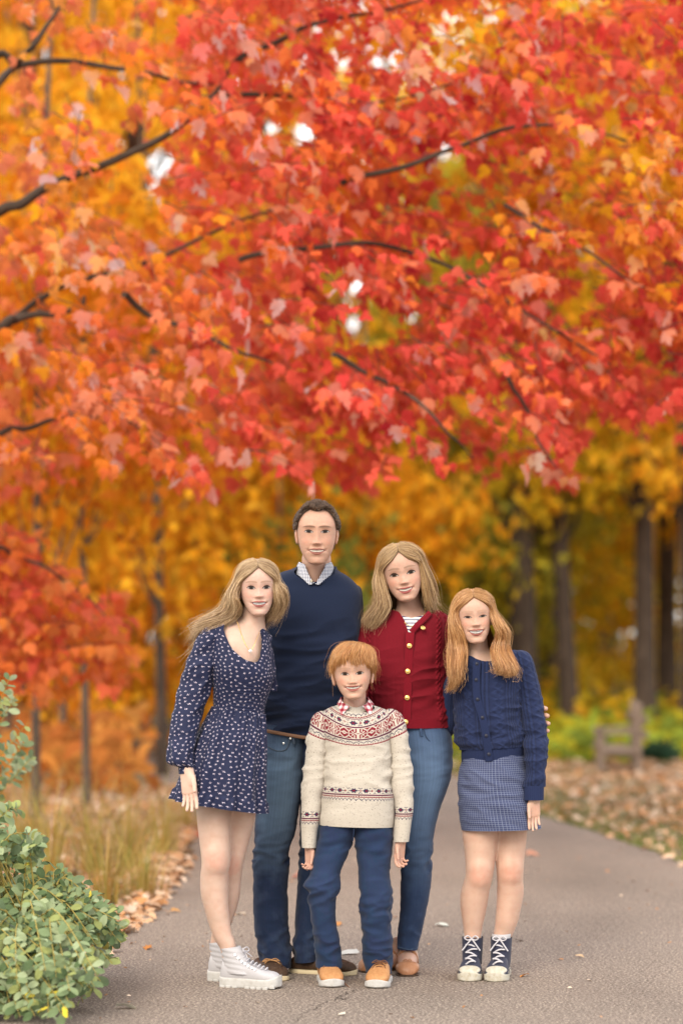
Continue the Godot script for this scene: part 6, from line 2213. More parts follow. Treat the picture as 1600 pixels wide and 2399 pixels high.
func lay_ground() -> void:
	var soil := noise_image(512, 512, 0.02, 5, 61)
	var m := mat(Color.WHITE, 0.95)
	m.albedo_texture = tex(ramp(soil, [[0.0, lin(0.07, 0.055, 0.03)], [0.35, lin(0.13, 0.10, 0.05)], [0.6, lin(0.20, 0.15, 0.09)], [1.0, lin(0.30, 0.22, 0.15)]]))
	m.uv1_triplanar = true
	m.uv1_world_triplanar = true
	m.uv1_scale = Vector3(0.45, 0.45, 0.45)
	var P := PackedVector3Array()
	for j in 81:
		for i in 61:
			var z := 12.0 - pow(j / 80.0, 1.6) * 190.0
			var x := (i - 30) / 30.0
			x = signf(x) * pow(absf(x), 1.8) * 90.0
			var far := smoothstep(26.0, 60.0, -z)
			var side := maxf(0.0, absf(x) - 3.0)
			P.append(Vector3(x, 0.10 * noise.get_noise_2d(x * 2.0, z * 2.0) * smoothstep(0.5, 4.0, side) + far * 0.9, z))
	var mb := MB.new()
	mb.grid(P, 61, 81, PackedVector2Array(), false, false)
	structure("ground", mb.mesh(), m)

	# the path: worn asphalt with a coarse grain
	var grain := noise_image(1024, 1024, 0.11, 3, 71)
	var speck := noise_image(1024, 1024, 0.4, 1, 72, FastNoiseLite.TYPE_VALUE)
	grain.convert(Image.FORMAT_L8)
	speck.convert(Image.FORMAT_L8)
	var g := grain.get_data()
	var s := speck.get_data()
	for k in g.size():
		g[k] = clampi((g[k] * 2 + s[k]) / 3, 0, 255)
	grain = Image.create_from_data(1024, 1024, false, Image.FORMAT_L8, g)
	var am := mat(Color.WHITE, 0.85)
	am.albedo_texture = tex(ramp(grain, [[0.0, lin(0.07, 0.052, 0.043)], [0.36, lin(0.134, 0.105, 0.087)], [0.5, lin(0.218, 0.174, 0.144)], [0.62, lin(0.29, 0.236, 0.198)], [0.72, lin(0.50, 0.41, 0.33)], [1.0, lin(0.60, 0.51, 0.44)]]))
	am.vertex_color_use_as_albedo = true
	am.uv1_triplanar = true
	am.uv1_world_triplanar = true
	am.uv1_scale = Vector3(0.62, 0.62, 0.62)
	bump(am, grain, 0.8)
	P = PackedVector3Array()
	var C := PackedColorArray()
	for j in 161:
		for i in 41:
			var dz := 33.0 * j / 160.0
			var x := lerpf(path_edge(dz, false), path_edge(dz, true), i / 40.0)
			P.append(Vector3(x, 0.004, -dz + 1.0 if j == 0 else -dz))
			var q := 0.95 + 0.18 * noise.get_noise_2d(x * 9.0, dz * 5.0) + 0.14 * noise.get_noise_2d(x * 40.0, dz * 14.0)
			C.append(Color(q, q * 0.99, q * 0.98))
	mb = MB.new()
	mb.grid(P, 41, 161, PackedVector2Array(), false, false, C)
	var path := structure("path", mb.mesh(), am)
	# cracks filled with grit
	rng.seed = 15
	var grit := mat(lin(0.06, 0.045, 0.036), 0.95)
	for line in [[[690, 2399], [716, 2375], [745, 2362], [772, 2350], [792, 2340], [812, 2330], [840, 2322]], [[792, 2340], [806, 2346], [812, 2338]], [[1160, 2140], [1240, 2150], [1330, 2146]]]:
		mb = MB.new()
		var pts := []
		for q in line:
			pts.append(G(q[0], q[1], 0.0065))
		var sm := smooth_line(pts, pts.size() * 6)
		for k in sm.size():
			sm[k] += Vector3(rng.randf_range(-0.012, 0.012), 0, rng.randf_range(-0.02, 0.02))
		for k in sm.size() - 1:
			var side := (sm[k + 1] - sm[k]).cross(Vector3.UP).normalized() * rng.randf_range(0.0006, 0.0022)
			mb.quad(sm[k] - side, sm[k] + side, sm[k + 1] + side, sm[k + 1] - side, true)
		var o := part(path, "crack", mb.mesh(), grit)
		o.set_meta("kind", "structure")

# ------------------------------------------------------------------ the red maple overhead
func maple_tone(px: float, py: float) -> Color:
	var red := Color(0.68, 0.075, 0.055)
	var coral := Color(0.74, 0.135, 0.082)
	var orange := Color(0.76, 0.22, 0.030)
	var salmon := Color(0.70, 0.22, 0.11)
	var yellow := Color(0.80, 0.42, 0.02)
	var crimson := Color(0.50, 0.035, 0.045)
	var w := rng.randf()
	var c: Color
	if px < 420.0:
		c = salmon if w < 0.34 else (orange if w < 0.74 else (coral if w < 0.94 else yellow))
	elif px < 720.0:
		c = coral if w < 0.40 else (red if w < 0.58 else (orange if w < 0.84 else salmon))
	else:
		c = red if w < 0.36 else (coral if w < 0.74 else (orange if w < 0.93 else crimson))
	var gold := gauss(px - 1330.0, py - 400.0, 180.0, 130.0) + gauss(px - 1080.0, py - 60.0, 130.0, 90.0) + 0.6 * gauss(px - 1580.0, py - 300.0, 110.0, 260.0) + 0.32 * gauss(px - 120.0, py - 300.0, 240.0, 320.0)
	if rng.randf() < gold * 0.7:
		c = yellow
	if rng.randf() < 0.02:
		c = Color(0.58, 0.36, 0.22)
	return c * rng.randf_range(0.8, 1.15)

func grow_maple() -> void:
	rng.seed = 900
	var foot := Vector3(W(-430, 2000, 13.4).x, 0, -13.4)
	var root := thing("maple_tree", "maple in full red leaf, branches arching over the family", "tree", foot)
	var mb := MB.new()
	limb(mb, [foot - Vector3(0, 0.1, 0), foot + Vector3(0.05, 1.6, 0), foot + Vector3(0.0, 3.4, 0.1), foot + Vector3(0.15, 5.6, 0.1)], 0.19, 0.09, 16)
	part(root, "trunk", mb.mesh(), M.dark_bark)
	# branches, traced where they show between the leaves: [start height on the trunk, depth, thickness, points]
	for b in [[2.3, 12.3, 0.034, [[-60, 545], [60, 470], [150, 425], [280, 370], [400, 300], [500, 215], [560, 140]]],
		[1.9, 12.2, 0.030, [[-40, 800], [40, 752], [110, 735], [180, 715], [205, 700]]],
		[2.0, 12.6, 0.020, [[40, 745], [110, 690], [210, 655], [330, 620], [450, 565], [560, 520], [700, 480]]],
		[2.9, 12.5, 0.026, [[-50, 170], [40, 158], [150, 148], [290, 158], [420, 190], [520, 205]]],
		[3.2, 12.2, 0.026, [[-40, 230], [20, 170], [70, 110], [120, 45], [170, -40]]],
		[3.0, 12.4, 0.018, [[460, 240], [600, 215], [700, 232], [820, 240], [960, 225], [1080, 190]]],
		[1.7, 12.0, 0.018, [[290, 690], [370, 745], [450, 780], [560, 820], [640, 850]]],
		[1.5, 12.4, 0.020, [[-40, 1040], [60, 1010], [140, 980], [230, 975], [330, 1000]]],
		[2.4, 12.0, 0.016, [[560, 610], [700, 580], [850, 570], [1000, 610], [1150, 680], [1300, 770], [1430, 850]]],
		[2.6, 11.8, 0.016, [[800, 430], [930, 390], [1060, 350], [1200, 300], [1330, 290], [1480, 330]]],
		[2.2, 11.7, 0.014, [[780, 830], [880, 880], [980, 950], [1060, 1020], [1110, 1070]]],
		[2.2, 11.7, 0.012, [[1180, 860], [1220, 940], [1260, 1030], [1300, 1090]]],
		[3.4, 12.0, 0.018, [[560, 140], [700, 70], [860, 30], [1040, -10]]],
		[2.0, 11.9, 0.012, [[1180, 480], [1320, 560], [1450, 640], [1600, 720]]],
		[1.2, 12.9, 0.014, [[-60, 1290], [40, 1310], [120, 1340], [200, 1390], [250, 1440]]]]:
		mb = MB.new()
		var pts := []
		if b[3][0][0] < 60:
			pts.append(foot + Vector3(0.02, b[0], 0))
		for q in b[3]:
			pts.append(W(q[0], q[1], b[1] + 0.9 + rng.randf_range(-0.15, 0.15)))
		limb(mb, pts, b[2], b[2] * 0.3, 8)
		part(root, "branch", mb.mesh(), M.dark_bark)
	# sprays of leaves on thin twigs
	var low_x := [-260.0, 0.0, 100.0, 210.0, 300.0, 420.0, 520.0, 640.0, 760.0, 860.0, 930.0, 985.0, 1060.0, 1125.0, 1175.0, 1215.0, 1255.0, 1305.0, 1345.0, 1410.0, 1500.0, 1600.0, 1860.0]
	var low_y := [1120.0, 1130.0, 1110.0, 1070.0, 1050.0, 1110.0, 1060.0, 1080.0, 1080.0, 1110.0, 1150.0, 1040.0, 1050.0, 1060.0, 940.0, 990.0, 1060.0, 1090.0, 960.0, 930.0, 930.0, 930.0, 900.0]
	var twig := MB.new()
	var all := []
	var sprays := 0
	var tries := 0
	while sprays < 2700 and tries < 140000:
		tries += 1
		var px := rng.randf_range(-260.0, 1860.0)
		var py := rng.randf_range(-300.0, 1240.0)
		var fringe := false
		if rng.randf() < 0.055:
			# the low spray at the side, seen past the shrub
			px = rng.randf_range(-160.0, 265.0)
			py = rng.randf_range(1225.0, 1550.0)
			if py < 1225.0 + maxf(px - 20.0, 0.0) * 0.8 or rng.randf() > 0.55 + 0.8 * noise.get_noise_2d(px * 0.3, py * 0.3 + 40.0):
				continue
			fringe = true
		elif py > curve(low_x, low_y, px) - 12.0 + 60.0 * noise.get_noise_2d(px * 0.5, 3.0):
			continue
		if not fringe:
			var dens := 0.46 + 1.5 * noise.get_noise_2d(px * 0.09 + py * 0.05, py * 0.2)
			if px < 480.0 and py < 780.0:
				dens -= 0.62 * (1.0 - smoothstep(240.0, 580.0, px))
			if py > 940.0 and px < 420.0:
				dens -= 0.12
			if rng.randf() > dens or in_gap(Vector2(px, py), 1.5):
				continue
		sprays += 1
		var d := rng.randf_range(12.3, 17.6) if not fringe else rng.randf_range(13.8, 16.0)
		var p := W(px, py, d)
		var dir := (Vector3(0.75 if px > 150.0 else 0.35, -0.35, 0.15) + around(0.5)).normalized()
		var ln := rng.randf_range(0.22, 0.48)
		var pts := PackedVector3Array()
		var rad := PackedFloat32Array()
		for k in 5:
			var t := k / 4.0
			pts.append(p + dir * ln * (t - 0.5) + Vector3(0, -0.10 * t * t, 0))
			rad.append(0.0030 * (1.0 - 0.8 * t))
		twig.tube(pts, rad, 4)
		var tone := maple_tone(px, py)
		if fringe:
			tone = [Color(0.80, 0.20, 0.07), Color(0.78, 0.13, 0.08), Color(0.80, 0.30, 0.06)][rng.randi() % 3]
		var nodes := rng.randi_range(4, 6)
		var flat := rng.randf() < (0.25 if px < 500.0 else 0.55)
		for k in nodes:
			var q: Vector3 = pts[mini(int(4.0 * (k + 0.6) / nodes), 3)].lerp(pts[mini(int(4.0 * (k + 0.6) / nodes) + 1, 4)], rng.randf())
			for s in 2:
				var stalk := (dir.cross(Vector3.UP).normalized() * (1.0 if s else -1.0) + Vector3(0, -0.5, 0.25) + around(0.35)).normalized() * rng.randf_range(0.03, 0.06)
				var lp := q + stalk
				var at := px_of(lp)
				if in_gap(at, 0.95):
					continue
				var tip := Vector3(0.12, -0.85, 0.1) + stalk * 8.0 + around(0.32)
				var face := Vector3(0.0, 0.45, 0.75) + around(0.45)
				if flat:
					tip = Vector3(0.35, -0.35, 0.35) + stalk * 14.0 + around(0.35)
					face = Vector3(0.0, 0.9, 0.25) + around(0.35)
				var c := tone.lerp(maple_tone(at.x, at.y), 0.45) * rng.randf_range(0.85, 1.15)
				all.append([leaf_at(lp, tip, face, (0.052 + 0.060 * pow(rng.randf(), 1.4))), c, at, d])
	part(root, "twigs", twig.mesh(), M.dark_bark).set_meta("kind", "stuff")
	# the largest three hundred are parts of their own
	var seen := []
	for k in all.size():
		var e: Array = all[k]
		if e[2].x > 10.0 and e[2].x < 1590.0 and e[2].y > 10.0 and e[2].y < 1560.0:
			seen.append([e[0].basis.y.length() / e[3], k])
	seen.sort_custom(func(a, b): return a[0] > b[0])
	var single := {}
	for k in mini(300, seen.size()):
		single[seen[k][1]] = true
	var shapes := [leaf_mesh("maple", 0.30, 0.30), leaf_mesh("maple", -0.22, 0.18), leaf_mesh("maple", 0.12, 0.55)]
	var tones := {}
	var at := [[], [], []]
	var cols := [[], [], []]
	for k in all.size():
		var e: Array = all[k]
		if single.has(k):
			var key := "%d_%d_%d" % [int(e[1].r * 8.0), int(e[1].g * 14.0), int(e[1].b * 14.0)]
			if not tones.has(key):
				tones[key] = leaf_mat(e[1].linear_to_srgb(), 0.95)
			var o := MeshInstance3D.new()
			o.name = "leaf"
			o.mesh = shapes[k % 3]
			o.material_override = tones[key]
			root.add_child(o, true)
			o.transform = Transform3D(e[0].basis, e[0].origin - foot)
		else:
			at[k % 3].append(e[0])
			cols[k % 3].append(e[1])
	for k in 3:
		swarm(root, "foliage", shapes[k], M.foliage, at[k], cols[k])

# ------------------------------------------------------------------ the wood behind
func grow_wood() -> void:
	rng.seed = 77
	var gold := [Color(0.750, 0.350, 0.015), Color(0.825, 0.425, 0.025), Color(0.688, 0.275, 0.015), Color(0.625, 0.325, 0.025)]
	var amber := [Color(0.725, 0.250, 0.015), Color(0.775, 0.325, 0.025), Color(0.600, 0.200, 0.019), Color(0.750, 0.375, 0.019)]
	var yellow := [Color(0.80, 0.52, 0.03), Color(0.775, 0.475, 0.019), Color(0.688, 0.450, 0.025), Color(0.562, 0.400, 0.025), Color(0.750, 0.375, 0.025)]
	var olive := [Color(0.42, 0.36, 0.04), Color(0.36, 0.31, 0.04), Color(0.46, 0.37, 0.03), Color(0.27, 0.27, 0.045), Color(0.58, 0.42, 0.025)]
	var green := [Color(0.125, 0.200, 0.037), Color(0.200, 0.250, 0.050), Color(0.275, 0.275, 0.044)]
	var russet := [Color(0.450, 0.150, 0.037), Color(0.550, 0.213, 0.050), Color(0.625, 0.275, 0.062)]
	var V := func(a, b, c): return Vector3(a, b, c)
	# [label, name, px of the trunk, depth, lean, height, trunk radius, crown list, leaves, leaf size, tones, bark]
	var list := [
		["slender tree with bare grey trunk under orange leaves, nearest the shrub's tall shoots", "young_tree", 84.0, 17.0, 0.022, 6.5, 0.034, [[V.call(0.1, 3.6, -0.4), V.call(1.1, 1.7, 0.9), 26]], 2300, 0.12, amber, 0],
		["slender straight tree with golden leaves beside the tall dry grass", "young_tree", 205.0, 18.5, 0.012, 7.0, 0.032, [[V.call(0.0, 3.9, -0.4), V.call(1.2, 2.0, 0.9), 28]], 2600, 0.12, gold, 0],
		["dark twin-stemmed tree in gold leaf behind the floral-dressed girl", "young_tree", 382.0, 23.0, -0.035, 8.0, 0.055, [[V.call(0.1, 4.2, -0.5), V.call(1.6, 2.6, 1.0), 34]], 3200, 0.13, gold, 1],
		["gold-leaved tree with dark trunk showing high above the dry grass", "woodland_tree", 225.0, 30.0, 0.0, 11.0, 0.06, [[V.call(-0.3, 5.6, 0), V.call(2.4, 3.8, 1.4), 60]], 5200, 0.16, gold, 1],
		["gold-leaved tree behind the man's head", "woodland_tree", 610.0, 33.0, 0.0, 10.0, 0.13, [[V.call(0.0, 5.0, 0), V.call(2.2, 3.6, 1.4), 56]], 5000, 0.17, gold, 1],
		["green-leaved sapling low behind the man's shoulder", "young_tree", 655.0, 27.0, 0.0, 3.2, 0.04, [[V.call(0.0, 2.0, 0), V.call(0.75, 0.8, 0.4), 14]], 1300, 0.13, green, 1],
		["yellow and orange tree behind the woman's hair", "woodland_tree", 905.0, 36.0, 0.0, 9.0, 0.16, [[V.call(0.3, 4.0, 0), V.call(2.2, 2.5, 1.4), 50]], 4400, 0.17, yellow, 1],
		["olive-green tree between the woman and the checked-skirt girl", "woodland_tree", 1030.0, 40.0, 0.0, 9.0, 0.14, [[V.call(0.4, 3.6, 0), V.call(2.0, 2.4, 1.4), 44]], 3600, 0.17, olive, 1],
		["thick dark trunk in shade with olive leaves behind the checked-skirt girl's shoulder", "woodland_tree", 1225.0, 31.0, -0.01, 12.0, 0.20, [[V.call(0.0, 5.6, -1.0), V.call(2.0, 2.6, 1.0), 40]], 3400, 0.17, olive, 1],
		["leaning brown trunk with yellow leaves, between dark trunk and bench", "woodland_tree", 1338.0, 31.0, -0.05, 12.0, 0.125, [[V.call(-0.6, 4.6, -0.5), V.call(1.6, 1.9, 1.0), 36]], 2900, 0.17, yellow, 0],
		["tall straight brown trunk behind the bench, yellow leaves", "woodland_tree", 1510.0, 31.0, -0.008, 14.0, 0.14, [[V.call(-0.8, 4.2, 0.6), V.call(1.0, 1.6, 0.6), 20], [V.call(-0.5, 8.5, 0), V.call(2.4, 2.6, 1.4), 40]], 4200, 0.16, yellow, 0],
		["slimmer straight trunk beside the tall brown one behind the bench", "woodland_tree", 1562.0, 33.5, -0.004, 14.0, 0.14, [[V.call(0.6, 4.6, 0.4), V.call(1.2, 2.0, 0.8), 24], [V.call(0.2, 8.5, 0), V.call(2.2, 2.8, 1.2), 36]], 4200, 0.16, gold, 0],
		["dark trunk at the wood's edge past the bench, gold leaves", "woodland_tree", 1625.0, 29.0, -0.006, 13.0, 0.16, [[V.call(0.3, 6.0, 0), V.call(2.2, 3.6, 1.2), 50]], 4000, 0.16, gold, 1],
		["tall amber tree rising behind the red maple's thin side", "woodland_tree", 60.0, 27.0, 0.0, 12.0, 0.16, [[V.call(0.0, 6.0, 0), V.call(2.2, 4.2, 1.4), 60]], 5200, 0.16, gold, 1],
		["tall yellow tree rising behind the maple's middle", "woodland_tree", 470.0, 38.0, 0.0, 14.0, 0.18, [[V.call(0.0, 7.0, 0), V.call(2.8, 4.2, 1.6), 64]], 5600, 0.18, yellow, 1],
		["tall yellow tree behind the maple's densest red", "woodland_tree", 1120.0, 44.0, 0.0, 15.0, 0.2, [[V.call(0.0, 8.0, 0), V.call(3.2, 4.4, 1.6), 64]], 5200, 0.19, yellow, 1],
		["tall gold tree above the bench", "woodland_tree", 1420.0, 46.0, 0.0, 15.0, 0.2, [[V.call(0.0, 8.0, 0), V.call(3.2, 5.0, 1.6), 64]], 5200, 0.19, gold, 1],
	]
	var low := [["low gold tree just past the dry grass", 20.0, 25.0, gold], ["low amber tree between the two slender trees", 150.0, 24.0, amber], ["low gold tree behind the floral-dressed girl's sleeve", 330.0, 26.0, gold], ["low amber tree behind the floral-dressed girl's hair", 480.0, 28.0, amber], ["low yellow tree behind the man's sweater", 700.0, 30.0, yellow], ["low gold tree between the man and the woman", 850.0, 29.0, gold], ["low olive tree behind the crimson cardigan", 1010.0, 31.0, olive], ["low olive tree behind the checked-skirt girl's head", 1130.0, 34.0, olive], ["low green tree between the cardigans", 1075.0, 38.0, green], ["low yellow-green tree beside the man's sleeve", 900.0, 33.0, olive], ["low olive tree just past the checked-skirt girl", 1185.0, 36.0, olive], ["low yellow tree between the leaning trunk and the straight ones", 1425.0, 41.0, yellow], ["low gold tree behind the bench's back", 1560.0, 36.0, yellow]]
	for e in low:
		list.append([e[0], "understory_tree", e[1], e[2], 0.0, 5.5, 0.04, [[Vector3(0, 2.9, 0), Vector3(1.5, 2.5, 0.8), 40]], 3400, 0.14, e[3], 1])
	for e in [["tall gold tree filling the sky above the slender trees", 100.0, 34.0, gold], ["tall amber tree behind the maple's long lower branch", 330.0, 40.0, amber], ["tall amber tree behind the maple's crown top", 760.0, 48.0, amber], ["tall gold tree behind the maple's golden sprays", 1280.0, 38.0, gold], ["tall orange tree at the wood's edge above the bench", 1560.0, 42.0, amber], ["tall yellow tree behind the man and woman", 900.0, 52.0, yellow], ["tall gold tree topping the maple's thin side", 40.0, 31.0, gold], ["tall amber tree topping the maple's long limb", 300.0, 33.0, amber]]:
		list.append([e[0], "woodland_tree", e[1], e[2], 0.0, e[2] * 0.34, 0.15, [[Vector3(0, e[2] * (0.27 if e[2] < 33.5 else 0.2), 0), Vector3(2.9, e[2] * 0.105, 1.4), 64]], 5600, 0.19, e[3], 0])
	for e in list:
		wood_tree(e[0], e[1], Vector3(W(e[2], HORIZON, e[3]).x, 0.0 if e[3] < 26.0 else smoothstep(26.0, 60.0, e[3]) * 0.9, -e[3]), e[4], e[5], e[6], e[7], e[8], e[9], e[10], "trees of the wood behind the path", M.dark_bark if (e[11] and e[3] < 24.0) or e[2] > 1200.0 else M.bark)
	# the far edge of the wood: crowns that close the view
	for k in 15:
		var d := rng.randf_range(50.0, 62.0)
		var px := -150.0 + 1900.0 * (k + 0.5) / 15.0 + rng.randf_range(-40.0, 40.0)
		var which := rng.randi() % 6
		var tn: Array = [yellow, olive, gold, russet, olive, amber][which]
		wood_tree("far %s tree closing the view at the back of the wood" % ["yellow", "olive", "gold", "russet", "olive", "amber"][which], "woodland_tree", Vector3(W(px, HORIZON, d).x, 0.8, -d), 0.0, rng.randf_range(11.0, 14.0), 0.2, [[Vector3(0, 5.0, 0), Vector3(2.5, 5.2, 1.6), 70]], 4600, 0.28, tn, "far trees closing the view", M.dark_bark)
	# the wood goes on to both sides
	for e in [[-420.0, 30.0, gold, "gold", "maple's trunk"], [-900.0, 34.0, amber, "amber", "maple's trunk"], [-1400.0, 32.0, yellow, "yellow", "maple's trunk"], [2000.0, 32.0, gold, "gold", "bench"], [2400.0, 36.0, olive, "olive", "bench"], [2900.0, 34.0, amber, "amber", "bench"]]:
		wood_tree("%s tree further along the wood, beyond the %s" % [e[3], e[4]], "woodland_tree", Vector3(W(e[0], HORIZON, e[1]).x, 0.0, -e[1]), 0.0, 11.0, 0.14, [[Vector3(0, 5.0, 0), Vector3(2.6, 4.6, 1.4), 50]], 4200, 0.18, e[2], "trees of the wood behind the path", M.dark_bark)
	# low growth at the foot of the wood
	for row in [[25.0, 36.0, 3600, 0.5, [Color(0.30, 0.36, 0.04), Color(0.40, 0.40, 0.03), Color(0.22, 0.28, 0.04), Color(0.52, 0.44, 0.03)], "yellow-green ground cover at the foot of the wood", "ground_cover", 820.0, 1900.0], [30.0, 48.0, 3600, 1.1, yellow, "yellow undergrowth below the trees behind the path", "undergrowth", -300.0, 1900.0], [19.0, 30.0, 1500, 0.9, russet, "brown and orange undergrowth behind the dry grass", "undergrowth", -300.0, 560.0]]:
		var at := []
		var cols := []
		for k in row[2]:
			var d := rng.randf_range(row[0], row[1])
			var px := rng.randf_range(row[7], row[8])
			var x := W(px, HORIZON, d).x
			if x > path_edge(d, false) - 0.2 and x < path_edge(d, true) + 0.2 and d < 31.0:
				continue
			var hgt: float = row[3] * (0.5 + 0.5 * noise.get_noise_2d(x * 4.0, d * 4.0 + 90.0)) * pow(rng.randf(), 0.8)
			var g := smoothstep(26.0, 60.0, d) * 0.9
			at.append(leaf_at(Vector3(x, g + 0.05 + hgt, -d), Vector3(0, -0.2, 0) + around(0.7), Vector3(0, 0.7, 0.5) + around(0.4), rng.randf_range(0.14, 0.26)))
			cols.append(row[4][rng.randi() % row[4].size()] * rng.randf_range(0.6, 1.2))
		var o := swarm(self, numbered(row[6]), M.leaf_simple, M.foliage, at, cols)
		tag(o, row[5], "undergrowth")

# ------------------------------------------------------------------ shrub, grass, litter, bench
func grow_shrub() -> void:
	rng.seed = 41
	var sage := [Color(0.15, 0.205, 0.10), Color(0.20, 0.255, 0.13), Color(0.28, 0.335, 0.19), Color(0.09, 0.135, 0.06), Color(0.25, 0.28, 0.10)]
	var shapes := [leaf_mesh("oval", 0.25, 0.15), leaf_mesh("oval", -0.12, 0.35)]
	var lm := leaf_mat(Color.WHITE, 0.45, 0.5)
	var sm := mat(lin(0.36, 0.28, 0.07), 0.7)
	for which in 2:
		var foot := Vector3(W(40, 2430, 8.7).x, 0, -8.85) if which == 0 else Vector3(W(-130, 2200, 10.8).x, 0, -10.9)
		var root := thing("shrub", ["low spreading shrub with rounded sage-green leaves at the path's edge", "tall shrub with sage-green leaves reaching past the orange spray"][which], "shrub", foot)
		var stems := MB.new()
		var all := []
		for k in (270 if which == 0 else 52):
			var end: Vector3
			if which == 0:
				var px := rng.randf_range(-140.0, 300.0)
				var top := curve([-140.0, 40.0, 110.0, 160.0, 210.0, 270.0, 310.0], [1860.0, 1885.0, 1960.0, 2050.0, 2090.0, 2130.0, 2170.0], px)
				var bot := curve([-140.0, 100.0, 200.0, 260.0, 310.0], [2440.0, 2420.0, 2360.0, 2270.0, 2190.0], px)
				var py := lerpf(top, bot, pow(rng.randf(), 0.8))
				end = W(px, py, rng.randf_range(8.45, 9.3) if py < 2270.0 else rng.randf_range(7.95, 8.4))
			else:
				var px := rng.randf_range(-200.0, 85.0)
				var py: float = [1420.0, 1600.0, 1700.0, 1740.0][rng.randi() % 4] + rng.randfn() * 34.0
				if px > 60.0 - absf(py - 1700.0) * 0.25 and py < 1640.0:
					continue
				end = W(px, py, rng.randf_range(10.2, 11.2))
			end.y = maxf(end.y, 0.03)
			var b := foot + Vector3(rng.randf_range(-0.18, 0.18), 0, rng.randf_range(-0.15, 0.15))
			var mid := b.lerp(end, 0.5) + Vector3(-0.05, 0.22 if which == 0 else 0.1, 0.02) + around(0.03)
			var line := smooth_line([b, mid, end], 14)
			var rad := PackedFloat32Array()
			for q in 14:
				rad.append(lerpf(0.0042, 0.0012, q / 13.0))
			stems.tube(line, rad, 4)
			var len_ := b.distance_to(end)
			var pairs := int(clampf(len_ * 17.0, 5.0, 13.0))
			for q in pairs:
				var t := lerpf(0.45, 1.0, (q + rng.randf() * 0.4) / pairs)
				var i := mini(int(t * 13.0), 12)
				var p := line[i].lerp(line[i + 1], t * 13.0 - i)
				if p.x > path_edge(-p.z, false) + 0.45:
					continue
				var dir := (line[i + 1] - line[i]).normalized()
				for s in [-1.0, 1.0]:
					var side: Vector3 = dir.cross(Vector3(0.2, 0.3, 1.0)).normalized() * s
					var tip: Vector3 = (side * 0.8 + dir * 0.55 + around(0.3)).normalized()
					var c: Color = sage[rng.randi() % 5] * rng.randf_range(0.85, 1.15)
					if rng.randf() < 0.008:
						c = Color(0.62, 0.52, 0.06)
					all.append([leaf_at(p, tip, Vector3(0, 0.6, 0.6) + around(0.4), rng.randf_range(0.020, 0.052)), c, 9.0])
		part(root, "stems", stems.mesh(), sm).set_meta("kind", "stuff")
		var order := []
		for k in all.size():
			var a := px_of(all[k][0].origin)
			if a.x > 5.0 and a.y < 2390.0 and a.x < 1600.0:
				order.append([all[k][0].basis.y.length() / -all[k][0].origin.z, k])
		order.sort_custom(func(a, b): return a[0] > b[0])
		var single := {}
		for k in mini(300 if which == 0 else 120, order.size()):
			single[order[k][1]] = true
		var at := []
		var cols := []
		var tones := {}
		for k in all.size():
			var e: Array = all[k]
			if single.has(k):
				var key := "%d_%d" % [int(e[1].r * 20.0), int(e[1].g * 20.0)]
				if not tones.has(key):
					tones[key] = leaf_mat(e[1].linear_to_srgb(), 0.45, 0.5)
				var o := MeshInstance3D.new()
				o.name = "leaf"
				o.mesh = shapes[k % 2]
				o.material_override = tones[key]
				root.add_child(o, true)
				o.transform = Transform3D(e[0].basis, e[0].origin - foot)
			else:
				at.append(e[0])
				cols.append(e[1])
		swarm(root, "foliage", shapes[0], lm, at, cols)

func grow_grass() -> void:
	rng.seed = 52
	var straw := [Color(0.42, 0.30, 0.09), Color(0.50, 0.36, 0.13), Color(0.36, 0.30, 0.08), Color(0.30, 0.29, 0.07), Color(0.48, 0.27, 0.07)]
	var m := leaf_mat(Color.WHITE, 0.5, 0.6)
	var clumps := [[120, 2070, 0.85, 150, "behind the low shrub"], [215, 2050, 0.78, 170, "beside the slender straight tree"], [300, 2045, 0.70, 170, "in the middle of the verge"], [385, 2005, 0.62, 140, "closest to the floral-dressed girl"], [340, 2100, 0.45, 170, "drooping over the fallen leaves"], [250, 2120, 0.5, 150, "just above the low shrub's outer shoots"], [60, 2010, 0.9, 120, "under the tall shrub"], [440, 1940, 0.4, 90, "at the path's far edge"]]
	for c in clumps:
		var base := G(c[0], c[1])
		var root := thing("grass_clump", "clump of dry straw-coloured grass " + c[4], "grass", base, "dry grass clumps on the verge")
		var mb := MB.new()
		for k in c[3]:
			var a := rng.randf() * TAU
			var out := Vector3(cos(a), 0, sin(a) * 0.8)
			var hgt: float = c[2] * rng.randf_range(0.45, 1.1)
			var reach := hgt * rng.randf_range(0.15, 0.9)
			var b: Vector3 = base + out * rng.randf_range(0.0, 0.13)
			var w := rng.randf_range(0.0014, 0.0032)
			var col: Color = straw[rng.randi() % 5] * rng.randf_range(0.8, 1.2)
			var prev := b
			var side := out.cross(Vector3.UP).normalized()
			var dr := rng.randf_range(0.2, 1.0)
			for q in range(1, 8):
				var t := q / 7.0
				var p: Vector3 = b + out * reach * t * t + Vector3.UP * hgt * (t - dr * 0.5 * t * t * t) 
				var w0 := w * (1.0 - (q - 1) / 7.5)
				var w1 := w * (1.0 - q / 7.5)
				var s0 := side * w0
				var s1 := side * w1
				mb.tri(prev - s0, prev + s0, p + s1, col)
				mb.tri(prev - s0, p + s1, p - s1, col)
				prev = p
		part(root, "blades", mb.mesh(), m).set_meta("kind", "stuff")

